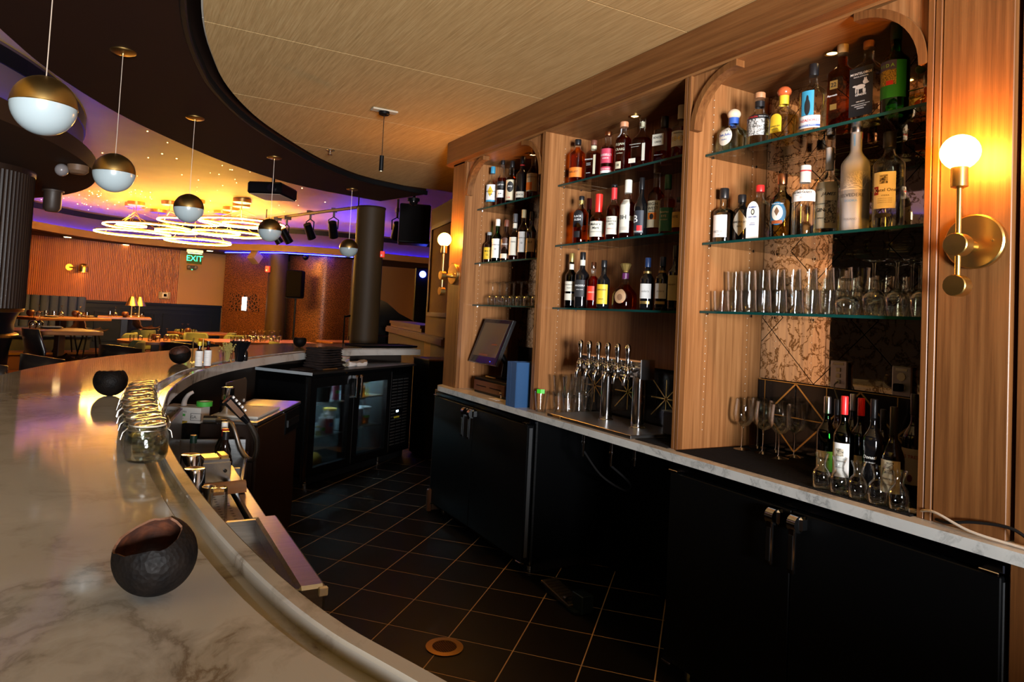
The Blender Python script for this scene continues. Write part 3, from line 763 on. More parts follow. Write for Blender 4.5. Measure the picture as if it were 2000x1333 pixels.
# binders
bl_b = mat('binder_blue', (.020, .075, .19), .5)
for k, (a, w, lab) in enumerate(((3.602, .022, 'slim blue binder standing nearest the cash drawer'), (3.578, .022, 'slim blue binder standing between two others'), (3.553, .058, 'thick blue binder standing against the walnut divider'))):
    t = thing('ring_binder', lab, 'binder', (2.28, a-w/2, ZC), group='blue binders by the cash drawer')
    wpart('cover', MB().box(2.125, a-.003, ZC, 2.40, a, 1.205).box(2.125, a-w, ZC, 2.40, a-w+.003, 1.205).box(2.122, a-w, ZC, 2.126, a, 1.205), bl_b, t)
    wpart('pages', MB().box(2.135, a-w+.004, ZC+.008, 2.39, a-.004, 1.197), white_p, t)
# wall sockets over the wine glasses
for Y, lab, kind in ((1.813, 'steel data socket plate with a plugged cable over the wine bottles', 0), (1.553, 'steel power socket plate with a black plug over the wine bottles', 1)):
    t = thing('wall_socket', lab, 'socket', (2.688, Y, 1.31))
    obj('plate', MB().bev(-.010, -.037, -.058, 0, .037, .058, .003), mat('satin_plate', (.42, .38, .35), .4, .9), t)
    obj('caption_strip', MB().box(-.0115, -.022, .040, -.010, .022, .050), white_p, t)
    if kind == 0:
        for z in (.02, -.005, -.03): obj('jack', MB().box(-.013, -.009, z-.008, -.010, .009, z+.008), white_p, t)
        obj('plug_cable', MB().tube(catmull([(-.012, 0, -.03), (-.05, -.01, -.05), (-.04, -.03, -.12), (-.02, -.05, -.2)]), .003, 6), mat('grey_cable', (.3, .3, .3), .5), t)
    else:
        for z in (.018, -.022): obj('receptacle', MB().lathe([(.016, 0), (.016, .003), (0, .0032)], 16).xf(Matrix.Translation((-.010, 0, z)) @ Matrix.Rotation(R(-90), 4, 'Y')), white_p, t)
        obj('plug', MB().bev(-.045, -.014, -.038, -.013, .014, -.008, .004), black_matte, t)
t = thing('power_cable', 'white cable trailing from the mat along the marble counter', 'cable', (2.2, 1.0, ZC))
wpart('cord', MB().tube(catmull([(2.215, 1.235, ZC+.006), (2.172, 1.16, ZC+.035), (2.155, 1.05, ZC+.012), (2.16, .93, ZC+.006), (2.158, .80, ZC+.006), (2.15, .6, ZC+.006)]), .0042, 8), mat('cream_cable', (.55, .47, .38), .5), t, 60)
wpart('plug_end', MB().bev(2.208, 1.228, ZC+.004, 2.228, 1.25, ZC+.016, .002), mat('cream_cable', (.55, .47, .38), .5), t)
t = thing('power_cable', 'black cable trailing from the mat along the marble counter', 'cable', (2.2, 1.0, ZC))
wpart('cord', MB().tube(catmull([(2.25, 1.225, ZC+.008), (2.178, 1.13, ZC+.012), (2.175, 1.05, ZC+.035), (2.175, .96, ZC+.045), (2.172, .90, ZC+.02), (2.165, .84, ZC+.008), (2.17, .6, ZC+.008)]), .0045, 8), black_matte, t, 60)
wpart('plug_end', MB().bev(2.155, .58, ZC+.001, 2.185, .66, ZC+.03, .004), black_matte, t)

# sconces -----------------------------------------------------------------------
def sconce(Y, label, k=1.0):
    t = thing('wall_sconce', label, 'sconce', (XP+.004, Y, 1.772))
    rx = -.095
    obj('wall_plate', MB().lathe([(.080, 0), (.080, .014), (.076, .018), (0, .019)], 36).xf(Matrix.Rotation(R(-90), 4, 'Y')), brass, t, smooth=30)
    obj('screw', MB().lathe([(.004, .018), (.004, .022), (0, .023)], 8, (0, -.05, 0)).xf(Matrix.Rotation(R(-90), 4, 'Y')), brass, t)
    obj('arm', MB().cyl((-.018, 0, -.015), (rx, 0, -.017), .016, .008), brass, t, smooth=40)
    obj('rod', MB().cyl((rx, 0, -.134), (rx, 0, .15), .0075, seg=12), brass, t, smooth=40)
    for z, r_ in ((-.017, .033), (-.134, .031)):
        obj('round_joint', MB().lathe([(r_*.93, 0), (r_, .003), (r_, .037), (r_*.93, .04), (0, .0405)], 28).xf(Matrix.Translation((rx+.02, 0, z)) @ Matrix.Rotation(R(-90), 4, 'Y')), brass, t, smooth=30)
    obj('socket_cup', MB().lathe([(.010, .145), (.022, .15), (.022, .206), (.019, .208)], 24, (rx, 0, 0)), brass, t, smooth=30)
    obj('bulb', MB().sphere((rx, 0, .250), .050, 20, 12), emis('warm_bulb', (1, .38, .04), 72), t, smooth=60)
    return t
sconce(1.068, 'brass wall sconce with glowing globe beside the wine bottles')
sconce(4.575, 'brass wall sconce with glowing globe beside the tablet bay')

# ================================================================ bottles on the shelves
def lq(name, t): return glass('liquid_'+name, t, .25)
AMB = lq('amber', (.92, .46, .09)); DAMB = lq('dark_amber', (.70, .26, .06)); DRED = lq('red_brown', (.66, .19, .06)); GOLD = lq('pale_gold', (.92, .80, .42))
REDL = lq('ruby', (.85, .10, .05)); CLR = lq('water', (.96, .985, .985)); TEA = lq('cognac', (.82, .32, .06))
BLUEG = glass('blue_tint_glass', (.80, .95, .97), .8); GREENG = glass('green_glass', (.10, .48, .12), 1.0); DGREEN = glass('dark_green_glass', (.07, .16, .06), 1.1)
FROST = mat('frosted_glass', (.44, .47, .50), .38, spec=.6); BLKG = mat('black_bottle_glass', (.006, .006, .007), .06, spec=.7)
BRNG = mat('brown_bottle_glass', (.014, .005, .003), .06, spec=.7)
pap2 = mat('aged_label', (.62, .55, .38), .6); yel = mat('yellow_label', (.80, .52, .03), .5); org = mat('orange_label', (.80, .20, .02), .5)
blk_l = mat('black_label', (.012, .012, .014), .5); grn_l = mat('green_label', (.02, .16, .09), .5); pink_l = mat('pink_label', (.55, .05, .10), .5)
gold_p = mat('gold_print', (.62, .42, .13), .35, .8); cyan_p = mat('cyan_print', (.04, .30, .50), .5); silver = mat('silver_foil', (.65, .64, .68), .3, 1)
capr = mat('red_cap', (.65, .02, .02), .35); capb = mat('black_cap', (.010, .010, .012), .35); capw = mat('white_cap', (.75, .75, .72), .4); capc = mat('cyan_cap', (.05, .28, .45), .35)
wax = mat('red_wax', (.70, .03, .02), .3); capg = mat('green_cap', (.02, .12, .07), .4); capn = mat('navy_cap', (.02, .05, .16), .35); capm = mat('maroon_cap', (.22, .015, .03), .4)
cream_c = mat('cream_cap', (.70, .58, .33), .5); woodc = mat('wood_stopper', (.42, .20, .09), .5); beige = mat('beige_stopper', (.72, .55, .38), .5); redball = mat('red_wood_ball', (.50, .10, .03), .25)
art = None
def art_mat(name, c1, c2, scale):
    m, nt, b = newmat(name); mp = coords(nt, (scale,)*3); v = N(nt, 'ShaderNodeTexNoise'); v.inputs['Detail'].default_value = 6; v.inputs['Scale'].default_value = 1
    r = ramp(nt, [(.38, c1), (.64, c2)]); v.inputs['Distortion'].default_value = 1.2; nt.links.new(mp.outputs[0], v.inputs['Vector']); nt.links.new(v.outputs[0], r.inputs[0]); nt.links.new(r.outputs[0], b.inputs['Base Color']); return m
sketch = art_mat('ink_sketch', (.02, .02, .02), (.75, .75, .72), 130)
dots = art_mat('bead_pattern', (.55, .40, .05), (.02, .02, .015), 260)
face_art = art_mat('portrait_print', (.03, .025, .02), (.62, .56, .42), 90)

BINFO = {}
class Surf:
    """maps label coordinates (u to the viewer's right, v up) onto the bottle's front"""
    def __init__(s, r, sq, prof=None): s.r = r; s.sq = sq; s.prof = prof
    def rad(s, v):
        if not s.prof: return s.r
        for (r0, z0), (r1, z1) in zip(s.prof, s.prof[1:]):
            if z0 <= v <= z1: return r0+(r1-r0)*(v-z0)/max(1e-6, z1-z0)
        return s.r
    def __call__(s, u, v, o=0.):
        r = s.r+o
        if s.sq: return (-(r*1.005), -u, v)
        r = s.rad(v)+o
        a = u/s.r; return (-r*cos(a), -r*sin(a), v)
def patch(S, u0, u1, v0, v1, o=.0006, n=8):
    m_ = MB(); vs = []; nv = 6
    for i in range(n+1):
        u = u0+(u1-u0)*i/n; vs += [S(u, v0+(v1-v0)*j/nv, o) for j in range(nv+1)]
    k = nv+1; return m_.add(vs, [(k*i+j, k*i+k+j, k*i+k+j+1, k*i+j+1) for i in range(n) for j in range(nv)])
def blob(S, cu, cv, ru, rv, o=.0006, n=24, kind='oval'):
    vs = [S(cu, cv, o)]
    if kind == 'diamond': P = [(cu+ru*a, cv+rv*b) for k in range(6) for a, b in [(-1+k/6, -k/6)]]+[(cu+ru*k/6, cv-rv*(1-k/6)) for k in range(6)]+[(cu+ru*(1-k/6), cv+rv*k/6) for k in range(6)]+[(cu-ru*k/6, cv+rv*(1-k/6)) for k in range(6)]
    elif kind == 'arch': P = [(cu-ru, cv-rv), (cu+ru, cv-rv)]+[(cu+ru*cos(R(180*k/10)), cv+rv*.4+rv*.6*sin(R(180*k/10))) for k in range(11)]
    else: P = [(cu+ru*cos(2*pi*k/n), cv+rv*sin(2*pi*k/n)) for k in range(n)]
    NR = 4
    for q in range(1, NR+1):
        f = q/NR; vs += [S(cu+(u-cu)*f, cv+(v-cv)*f, o) for u, v in P]
    k = len(P)
    fs = [(0, 1+i, 1+(i+1) % k) for i in range(k)]+[(1+q*k+i, 1+q*k+k+i, 1+q*k+k+(i+1) % k, 1+q*k+(i+1) % k) for q in range(NR-1) for i in range(k)]
    return MB().add(vs, fs)
def lettering(S, s, cu, cv, width, hmax, o=.0012, shear=0., bold=.0):
    t0 = text_mb(s, 1, shear, bold); xs = [p[0] for p in t0.v]; ysz = [p[1] for p in t0.v]
    if not xs: return MB()
    sc = min(width/(max(xs)-min(xs)), hmax/(max(ysz)-min(ysz))); mx = (max(xs)+min(xs))/2; my = (max(ysz)+min(ysz))/2
    return MB().add([S(cu+(x-mx)*sc, cv+(y-my)*sc, o) for x, y, z in t0.v], t0.f)

def bottle(label, cx, base, top, w, X, z, glassm, sh=.6, nk=.72, nr=.36, cap=(capb, .86, 1.12), liquid=None, fill=.5, sq=0, lab=(), txt=(), name='liquor_bottle', group=None, yaw=0., flat=1., bands=(), stop=None):
    P = onx(cx, base-4, X); Y = P.y; depth = pj((X, Y, z))[2]
    rad = w/2*depth/F/(1.17 if sq else 1.0)
    h = zabove(X, Y, top)-z
    if h < .1: h = .1
    th_ = math.atan2(Y, X)
    yaw += th_-R(30) if sq else th_-R(16)
    t = thing(name, label, 'bottle', (X, Y, z), yaw, group)
    H = h; c0 = cap[1]
    prof = [(rad*.80, 0), (rad*.97, .006), (rad, .016), (rad, sh*H*.5), (rad, sh*H)]
    for k in range(1, 7):
        u = k/6; prof.append((rad*(nr+(1-nr)*(.5+.5*cos(pi*u))), H*(sh+(nk-sh)*u)))
    prof += [(rad*nr, H*c0), (rad*nr*1.02, H*(c0+(1-c0)*.5))]
    pw = None
    if sq: pw = lambda zz: sq if zz <= sh*H else max(2., sq-(sq-2)*(zz-sh*H)/((nk-sh)*H+1e-6))
    g = obj('glass_body', MB().lathe(prof, 28 if sq else 22, pw=pw, sx=flat), glassm, t, smooth=40)
    if liquid:
        lp = []
        zt = fill*H
        for r_, z_ in prof:
            if z_ < zt: lp.append((max(.001, r_-.0025), max(z_, .006)))
        if zt > prof[-1][1]: zt = prof[-1][1]
        rr = [r_ for r_, z_ in prof if z_ <= zt][-1]
        if zt > sh*H:
            u = min(1, (zt-sh*H)/((nk-sh)*H)); rr = rad*(nr+(1-nr)*(.5+.5*cos(pi*u)))
        lp.append((max(.001, rr-.0025), zt))
        obj('liquid', MB().lathe(lp, 28 if sq else 22, pw=pw, sx=flat), liquid, t, smooth=40)
    if cap:
        cr_ = rad*nr*cap[2]
        if len(cap) > 3 and cap[3] == 'ball':
            obj('stopper', MB().sphere((0, 0, H-cr_*.8), cr_, 18, 10, .85), cap[0], t, smooth=60)
        elif len(cap) > 3 and cap[3] == 'gem':
            obj('stopper', MB().lathe([(rad*nr*.9, H*c0), (cr_*.6, H*(c0+.02)), (cr_*1.25, H*.965), (cr_, H*.99), (0, H)], 10), cap[0], t, smooth=25)
        else:
            obj('cap', MB().lathe([(cr_*.98, H*c0), (cr_, H*c0+.002), (cr_, H-.003), (cr_*.9, H), (0, H)], 18), cap[0], t, smooth=35)
    for zf0, zf1, mm, k in bands:                            # neck bands
        obj('neck_band', MB().lathe([(rad*nr*k, H*zf0), (rad*nr*k, H*zf1)], 18, closed=False), mm, t, smooth=60)
    S = Surf(rad*(flat if sq else 1.), bool(sq), None if sq else prof)
    for L in lab:
        kind, mm = L[0], L[1]
        if kind == 'wrap': obj('front_label', patch(S, L[2]*rad, L[3]*rad, L[4]*H, L[5]*H, o=.0006+(L[6] if len(L) > 6 else 0)), mm, t, smooth=60)
        else: obj('front_label', blob(S, L[2]*rad, L[3]*H, L[4]*rad, L[5]*H, kind=kind, o=.0007+(L[6] if len(L) > 6 else 0)), mm, t, smooth=60)
    groups = {}
    for T in txt:
        mm = T[0]; m_ = groups.setdefault(mm.name, (mm, MB()))[1]
        q_ = lettering(S, T[1], T[2]*rad, T[3]*H, T[4]*rad, T[5]*H, .0018, T[6] if len(T) > 6 else 0, T[7] if len(T) > 7 else .012)
        m_.add(q_.v, q_.f)
    for mm, m_ in groups.values():
        if m_.v: obj('lettering', m_, mm, t)
    BINFO[t.name] = (rad, H, S)
    return t
def lines(mm, zs, wd=1.0, h=.012, u=0.):                      # rows of fine print
    return [(mm, 'lorem est ipsum dolor'[:k], u, z_, wd, h) for k, z_ in zip((14, 18, 12, 16, 10), zs)]
def fine(mm, u0, u1, zs, t=.006):                              # fine print too small to read, as thin bars
    return [('wrap', mm, u0, u1, z_, z_+t, .0006) for z_ in zs]

z1, z2, z3 = SZ[3]
cg = 'bottles on the bay shelves'
# ---- bay by the big sconce, top shelf
bottle('squat pale blue tequila bottle with oval cream label and wooden ball stopper', 1431, 303, 214, 56, 2.37, z1, BLUEG, .42, .66, .34, (beige, .86, 1.35, 'ball'), None, .40,
       lab=[('oval', paper, -.35, .34, .55, .21)], txt=[(blue_p, 'Don Julio', -.35, .36, .95, .09, .3), (blue_p, 'TEQUILA', -.35, .26, .5, .03)], bands=[(.66, .80, blue_p, 1.04)])
bottle('clear bottle with inked skeleton label and cork stopper', 1481, 292, 182, 44, 2.38, z1, clear, .52, .68, .40, (woodc, .90, 1.15), CLR, .40,
       lab=[('wrap', blk_l, -1.25, 1.25, .49, .57), ('wrap', sketch, -1.25, 1.25, .20, .49)], txt=[(red_p, 'ESPOLÓN', -.35, .53, .95, .055), (white_p, 'TEQUILA · MEXICO', .62, .53, .8, .035)], bands=[(.74, .84, capb, 1.05)])
bottle('rounded pale gold tequila bottle with red wooden ball stopper and yellow label', 1529, 278, 170, 54, 2.39, z1, clear, .46, .66, .32, (redball, .84, 1.55, 'ball'), GOLD, .46,
       lab=[('arch', yel, -.30, .32, .45, .16)], txt=[(ink, 'CORRALEJO', -.30, .26, .7, .035), (ink, 'REPOSADO', -.30, .21, .5, .025)], bands=[(.68, .84, yel, 1.08)])
bottle('tall clear tequila bottle with blue deer label and black cap', 1586, 257, 126, 49, 2.40, z1, clear, .60, .74, .33, (capb, .84, 1.12), CLR, .42,
       lab=[('wrap', cyan_p, -.62, .35, .27, .60), ('wrap', white_p, -1.0, .85, .10, .265), ('wrap', blue_p, -1.0, .85, .12, .145, .0005), ('oval', ink, -.12, .38, .22, .11, .0006), ('oval', ink, -.12, .48, .10, .06, .0006)],
       txt=[(red_p, 'CAZADORES', -.05, .20, 1.65, .07), (white_p, 'TEQUILA BLANCO', -.05, .132, 1.3, .02)])
bottle('tall amber square bottle with cream capsule and white script', 1642, 255, 76, 52, 2.41, z1, clear, .62, .72, .42, (cream_c, .84, 1.1), AMB, .80, sq=5,
       lab=[('wrap', gold_p, -.45, .15, .22, .28), ('wrap', gold_p, -.5, .2, .44, .53)], txt=[(white_p, 'Reposado', -.25, .37, .9, .06, .4), (ink, '22', -.15, .485, .5, .07)])
wolf = bottle('square bottle with black wolf label and brown stopper', 1694, 232, 81, 56, 2.39, z1, clear, .66, .78, .38, (woodc, .92, 1.15), CLR, .30, sq=6,
       lab=[('wrap', blk_l, -.97, .97, .08, .66)], txt=[(white_p, 'MONTELOBOS', 0, .585, 1.75, .045), (white_p, 'MEZCAL ARTESANAL', 0, .548, 1.2, .016), (white_p, 'ESPADÍN', 0, .335, .9, .03), (white_p, '100% AGAVE', 0, .25, .7, .016), (white_p, 'ORGANIC & SUSTAINABLY GROWN', 0, .22, 1.5, .014), (white_p, 'HANDCRAFTED', 0, .195, 1.0, .014), (white_p, 'OAXACA', 0, .17, .6, .018)])
w_ = bottle('tall green bottle with blue and green label and beaded pattern', 1747, 215, 42, 50, 2.37, z1, GREENG, .56, .70, .38, (mat('dark_green_cap', (.005, .03, .02), .4), .80, 1.08), None, .5,
       lab=[('wrap', mat('bright_green_label', (.02, .30, .05), .5), -1.1, 1.1, .17, .555), ('wrap', mat('violet_label', (.07, .07, .22), .5), -1.05, .35, .46, .556, .0004), ('wrap', dots, -1.05, .35, .30, .46, .0004), ('wrap', red_p, -.35, .15, .30, .345, .0008)],
       txt=[(mat('lime_print', (.25, .65, .08), .5), 'V I D A', -.35, .505, 1.15, .045)])
bottle('squat clear bottle with frosted label panel half hidden by the pilaster', 1797, 212, 128, 46, 2.47, z1, clear, .50, .64, .36, (mat('lime_ball', (.20, .32, .03), .5), .80, 1.4, 'ball'), GOLD, .45, sq=4,
       lab=[('wrap', silver, -.9, .9, .50, .52), ('wrap', silver, -.9, .9, .10, .115)], txt=[(silver, 'PATRÓN', 0, .38, 1.3, .09)])
# ---- middle shelf
bottle('clear gin bottle with white label and black cap', 1411.6, 469, 368.5, 39, 2.37, z2, glass('smoke_glass', (.82, .80, .74), 1.), .56, .68, .36, (capb, .82, 1.25), CLR, .5,
       lab=[('wrap', white_p, -.92, .62, .10, .50)], txt=[(grey_p, 'RIETLING', -.1, .20, 1.3, .055), (grey_p, 'DRY GIN', .1, .14, .7, .025)])
bottle('short black apothecary bottle with cream diamond label', 1447, 467, 381, 31, 2.40, z2, BLKG, .66, .78, .44, (capb, .84, 1.15),
       lab=[('diamond', paper, 0, .40, 1.25, .27)], txt=[(ink, "HENDRICK'S", 0, .42, 1.9, .075), (ink, 'GIN', 0, .33, .5, .05)])
bottle('square clear gin bottle with arched white label and red cap', 1481.5, 465, 362.5, 45, 2.37, z2, clear, .62, .80, .34, (capr, .88, 1.25), CLR, .66, sq=5,
       lab=[('arch', white_p, -.12, .36, .68, .33), ('oval', ink, -.12, .50, .20, .055, .0006), ('oval', paper, -.12, .50, .12, .035, .0012)], txt=[(blue_p, 'BOMBAY', -.12, .585, .85, .045), (blue_p, 'DRY GIN', -.12, .41, .85, .045), (blue_p, 'LONDON', -.12, .30, .5, .02), (blue_p, 'DISTILLED', -.12, .27, .6, .02)])
bottle('rounded gin bottle with round blue label and copper cap', 1525, 462, 340, 43, 2.40, z2, glass('straw_glass', (.90, .92, .74), 1.), .58, .74, .36, (copper, .84, 1.15), GOLD, .60,
       lab=[('oval', mat('ship_blue', (.01, .13, .26), .5), -.12, .38, .78, .175), ('oval', paper, -.12, .39, .50, .115, .0006), ('wrap', mat('rust_print', (.30, .07, .02), .5), -.60, .36, .225, .275, .0012), ('diamond', mat('ship_brown', (.16, .09, .05), .5), -.12, .41, .22, .07, .0014)],
       txt=[(white_p, 'PLYMOUTH GIN', -.12, .525, 1.05, .035)])
bottle('clear ribbed gin bottle with white band label and white cap', 1569.5, 460, 324, 46, 2.38, z2, clear, .60, .72, .36, (capw, .76, 1.25), CLR, .60,
       lab=[('wrap', white_p, -1.2, 1.2, .48, .645)], txt=[(ink, 'THE BOTANIST', .0, .60, 1.7, .035), (red_p, '22', .0, .53, .2, .03), (grey_p, 'ISLAY DRY GIN', 0, .565, .9, .018)], bands=[(.91, .93, red_p, 1.28)])
bottle('long-necked clear gin bottle with parchment label and paper strip', 1616.6, 455, 270, 48, 2.47, z2, clear, .50, .66, .30, (woodc, .965, 1.1), CLR, .64,
       lab=[('wrap', pap2, -.95, .95, .09, .55), ('wrap', face_art, .0, .85, .14, .36, .0006), ('oval', blk_l, -.15, .62, .22, .045, -.0)], txt=[(ink, 'TWO', -.5, .47, .6, .045), (ink, 'JAMES', .25, .42, 1.1, .06, .4), (ink, 'OLD COCKNEY', -.30, .33, .9, .022), (ink, 'GIN', -.35, .27, .7, .06), (ink, 'DETROIT', -.3, .19, .6, .022)], bands=[(.68, .90, white_p, 1.06)])
bv = bottle('frosted vodka bottle with white branching tree drawing and silver cap', 1667.6, 459, 243, 51.6, 2.40, z2, FROST, .62, .76, .40, (silver, .92, 1.06), lab=[('wrap', mat('sky_blue', (.20, .42, .68), .5), -.15, .15, .79, .90, -.001*0)],
       txt=[(mat('slate_print', (.10, .11, .13), .5), 'BELVEDERE', 0, .335, 1.75, .05), (mat('sky_blue', (.20, .42, .68), .5), 'VODKA', 0, .285, .9, .025), (grey_p, 'POLAND', 0, .12, .9, .025)])
bottle('tall clear vodka bottle with white crest label and black cap', 1733.6, 446, 258.6, 55.5, 2.37, z2, clear, .66, .80, .33, (capb, .84, 1.25), CLR, .62,
       lab=[('wrap', white_p, -.80, .72, .20, .57), ('wrap', face_art, -.30, .22, .45, .54, .0005), ('wrap', mat('dark_red_print', (.35, .02, .02), .5), -.74, -.36, .34, .425, .0005), ('oval', blk_l, -.10, .13, .55, .025)],
       txt=[(ink, 'Ketel One', .08, .385, 1.3, .06), (ink, 'VODKA', .08, .33, .5, .022), (white_p, 'K', -.55, .385, .25, .06)] + [(grey_p, 'distilled from wheat', .05, z_, .9, .014) for z_ in (.30, .28, .26)])

# drawn marks: the bare tree and the wolf
rad_, H_, S_ = BINFO[bv.name]; tr = MB()
def twig(u, v, a, L_, w, d):
    u2, v2 = u+L_*cos(a), v+L_*sin(a); nu, nv = -sin(a)*w, cos(a)*w
    tr.add([S_(u+nu, v+nv, .0012), S_(u2+nu*.6, v2+nv*.6, .0012), S_(u2-nu*.6, v2-nv*.6, .0012), S_(u-nu, v-nv, .0012)], [(0, 1, 2, 3)])
    if d:
        twig(u2, v2, a+R(random.uniform(12, 34)), L_*random.uniform(.65, .85), w*.72, d-1); twig(u2, v2, a-R(random.uniform(12, 38)), L_*random.uniform(.6, .85), w*.72, d-1)
for a0, u0 in ((62, .85), (95, .75), (128, .80), (150, .85), (165, .55)): twig(u0*rad_, .40*H_, R(a0), .050*H_, .0022, 5)
tr.add(*(lambda q_: (q_.v, q_.f))(patch(S_, -.9*rad_, .95*rad_, .385*H_, .397*H_, .0012)))
obj('tree_drawing', tr, mat('white_print', (.80, .80, .78), .5), bv)
rad_, H_, S_ = BINFO[wolf.name]; wm = MB()
for cu, cv, ru, rv in ((-.05, .425, .42, .028), (.36, .475, .20, .030), (.50, .462, .16, .012), (-.40, .39, .06, .040), (-.22, .375, .05, .035), (.22, .385, .06, .042), (.34, .37, .06, .03), (-.50, .44, .18, .012), (.30, .51, .05, .016), (.42, .51, .05, .016)):
    q_ = blob(S_, cu*rad_, cv*H_, ru*rad_, rv*H_, o=.0016, n=14); wm.add(q_.v, q_.f)
obj('wolf_emblem', wm, mat('pale_print', (.55, .55, .52), .6), wolf)

# ---- middle bay
z1, z2, z3 = SZ[2]
bottle('orange whiskey bottle with slanted orange label and black cap', 1126, 351, 273, 31, 2.35, z1, clear, .66, .80, .36, (capb, .88, 1.15), AMB, .82, lab=[('wrap', org, -1.1, .95, .12, .34)], txt=[(ink, 'BULLEIT', -.2, .24, 1.2, .06, .2)])
bottle('flask-shaped dark whiskey bottle with white print and brown cap', 1157.7, 344, 274.7, 30, 2.36, z1, clear, .66, .80, .42, (mat('brown_cap', (.16, .05, .03), .5), .88, 1.1), DRED, .66, sq=4, lab=[('wrap', pap2, .55, .95, .12, .6)], txt=[(white_p, 'IRONSONS', -.2, .50, 1.3, .07)]+[(white_p, 'BOURBON', -.2, z_, .7, .03) for z_ in (.40, .36, .16)], bands=[(.76, .86, pap2, 1.05)])
bottle('dark whiskey bottle with red and white label and copper cap', 1185.6, 336, 257.7, 27, 2.36, z1, clear, .64, .74, .46, (copper, .91, 1.1), DRED, .64, lab=[('wrap', pink_l, -1.2, 1.1, .28, .60), ('wrap', white_p, -1.2, 1.1, .06, .12), ('wrap', pink_l, -1.2, 1.1, .12, .20)], txt=[(white_p, "RUSSELL'S", -.05, .46, 1.8, .09), (white_p, 'RESERVE', -.05, .385, .9, .035), (white_p, 'SINGLE BARREL', -.05, .15, 1.5, .03)])
bottle('rounded dark bourbon bottle with cream lettering and white neck tag', 1215.7, 333, 239, 32, 2.36, z1, clear, .62, .80, .34, (mat('wood_copper_cap', (.55, .24, .12), .4), .90, 1.55), DRED, .74, lab=[('wrap', pap2, -.75, .05, .06, .20), ('wrap', white_p, -.9, -.35, .68, .86, .004)], txt=[(pap2, 'ELIJAH', -.2, .53, 1.1, .085), (pap2, 'CRAIG', -.2, .435, 1.2, .085), (pap2, 'Small Batch', -.2, .36, .8, .04, .3), (ink, '18', -.35, .13, .4, .05)])
bottle('broad dark bourbon flask with clear neck and white base label', 1252, 327, 232, 44, 2.37, z1, clear, .52, .78, .26, (clear_thick, .80, 1.3), DRED, .60, lab=[('wrap', paper, -.9, -.1, .10, .19), ('wrap', paper, .60, .95, .12, .46)], txt=[(paper, 'WOODFORD RESERVE', -.2, .46, 1.3, .032), (paper, 'KENTUCKY BOURBON', -.2, .41, .9, .02)], sq=3, bands=[(.83, .93, pap2, 1.0)])
bottle('square dark bourbon bottle with cream label and black wax cap', 1295.6, 322, 228, 39, 2.37, z1, clear, .70, .80, .40, (capb, .76, 1.1), DRED, .70, sq=5, lab=[('wrap', paper, -.97, .50, .36, .60)], txt=[(ink, 'KNOB', -.25, .53, 1.1, .09), (ink, 'CREEK', -.2, .435, .9, .06), (white_p, 'KENTUCKY BOURBON', -.1, .16, 1.1, .03)])
bottle('tall whiskey bottle with white numbered label half hidden by the divider', 1328, 317, 206, 36, 2.37, z1, clear, .58, .72, .36, (paper, .74, 1.15), DRED, .58, lab=[('wrap', white_p, -1.0, .9, .22, .50)], txt=[(gold_p, '1843', -.1, .36, 1.3, .10), (ink, 'Nicholson', -.1, .46, 1.0, .03, .3)])
bottle('amber whiskey bottle with black arched label and gold ring cap', 1132.5, 474, 383.7, 30, 2.34, z2, clear, .62, .80, .34, (capb, .91, 1.05), AMB, .72, lab=[('arch', blk_l, -.2, .52, .75, .18), ('wrap', blk_l, -.6, .2, .12, .25)], txt=[(white_p, 'BLACK', -.2, .56, 1.1, .06), (white_p, 'BUSH', -.2, .49, .9, .06)], bands=[(.84, .91, gold_p, 1.05)])
bottle('black sherry bottle with yellow label and maroon capsule', 1147.6, 471, 388, 25, 2.44, z2, DGREEN, .56, .70, .38, (capm, .76, 1.1), DRED, .5, lab=[('wrap', yel, -1.1, .9, .12, .42)], txt=[(ink, 'SHERRY', -.1, .3, 1.2, .06)])
bottle('amber bourbon bottle dripping red wax with cream label', 1166.8, 471, 379.6, 32, 2.35, z2, clear, .48, .64, .38, (wax, .62, 1.22), AMB, .48, lab=[('wrap', paper, -1.1, 1.1, .10, .42)], txt=[(ink, "Maker's", -.1, .36, 1.3, .06, .2), (ink, 'Mark', 0, .28, .9, .06, .2), (ink, 'KENTUCKY STRAIGHT', 0, .2, 1.4, .025)])
bottle('dark bourbon bottle with cream label and black and red capsule', 1196, 468, 361, 28, 2.35, z2, clear, .54, .72, .38, (capb, .96, 1.1), DAMB, .62, lab=[('wrap', paper, -1.0, .9, .10, .42)], txt=[(ink, 'OLD', -.25, .375, .6, .045), (ink, 'FORESTER', -.05, .33, 1.5, .045), (ink, '1870', .0, .28, .7, .04), (red_p, 'ORIGINAL BATCH', 0, .2, 1.2, .03)], bands=[(.74, .94, red_p, 1.08)])
bottle('whiskey bottle wrapped in a cream paper drape with belt label', 1223.4, 465, 352, 30, 2.36, z2, clear, .56, .72, .44, (paper, .78, 1.1), DAMB, .62, lab=[('wrap', paper, -1.15, .55, .10, .66), ('wrap', mat('drape_shadow_print', (.55, .50, .42), .6), -.9, .3, .14, .2, .0005), ('wrap', paper, .4, 1.2, .30, .38)], txt=[(ink, 'BH', -.3, .36, .9, .08)])
bottle('black wine-shaped bourbon bottle with white initial and dripping cap', 1250, 462, 347.5, 26, 2.35, z2, BLKG, .50, .72, .36, (capb, .80, 1.1), lab=[('wrap', mat('dark_slate_label', (.03, .035, .05), .5), -1.0, .7, .06, .44), ('wrap', red_p, -.3, .5, .10, .19, .0005)], txt=[(white_p, 'B', -.55, .30, .8, .16), (white_p, "BOOKER'S", -.1, .09, 1.4, .045)])
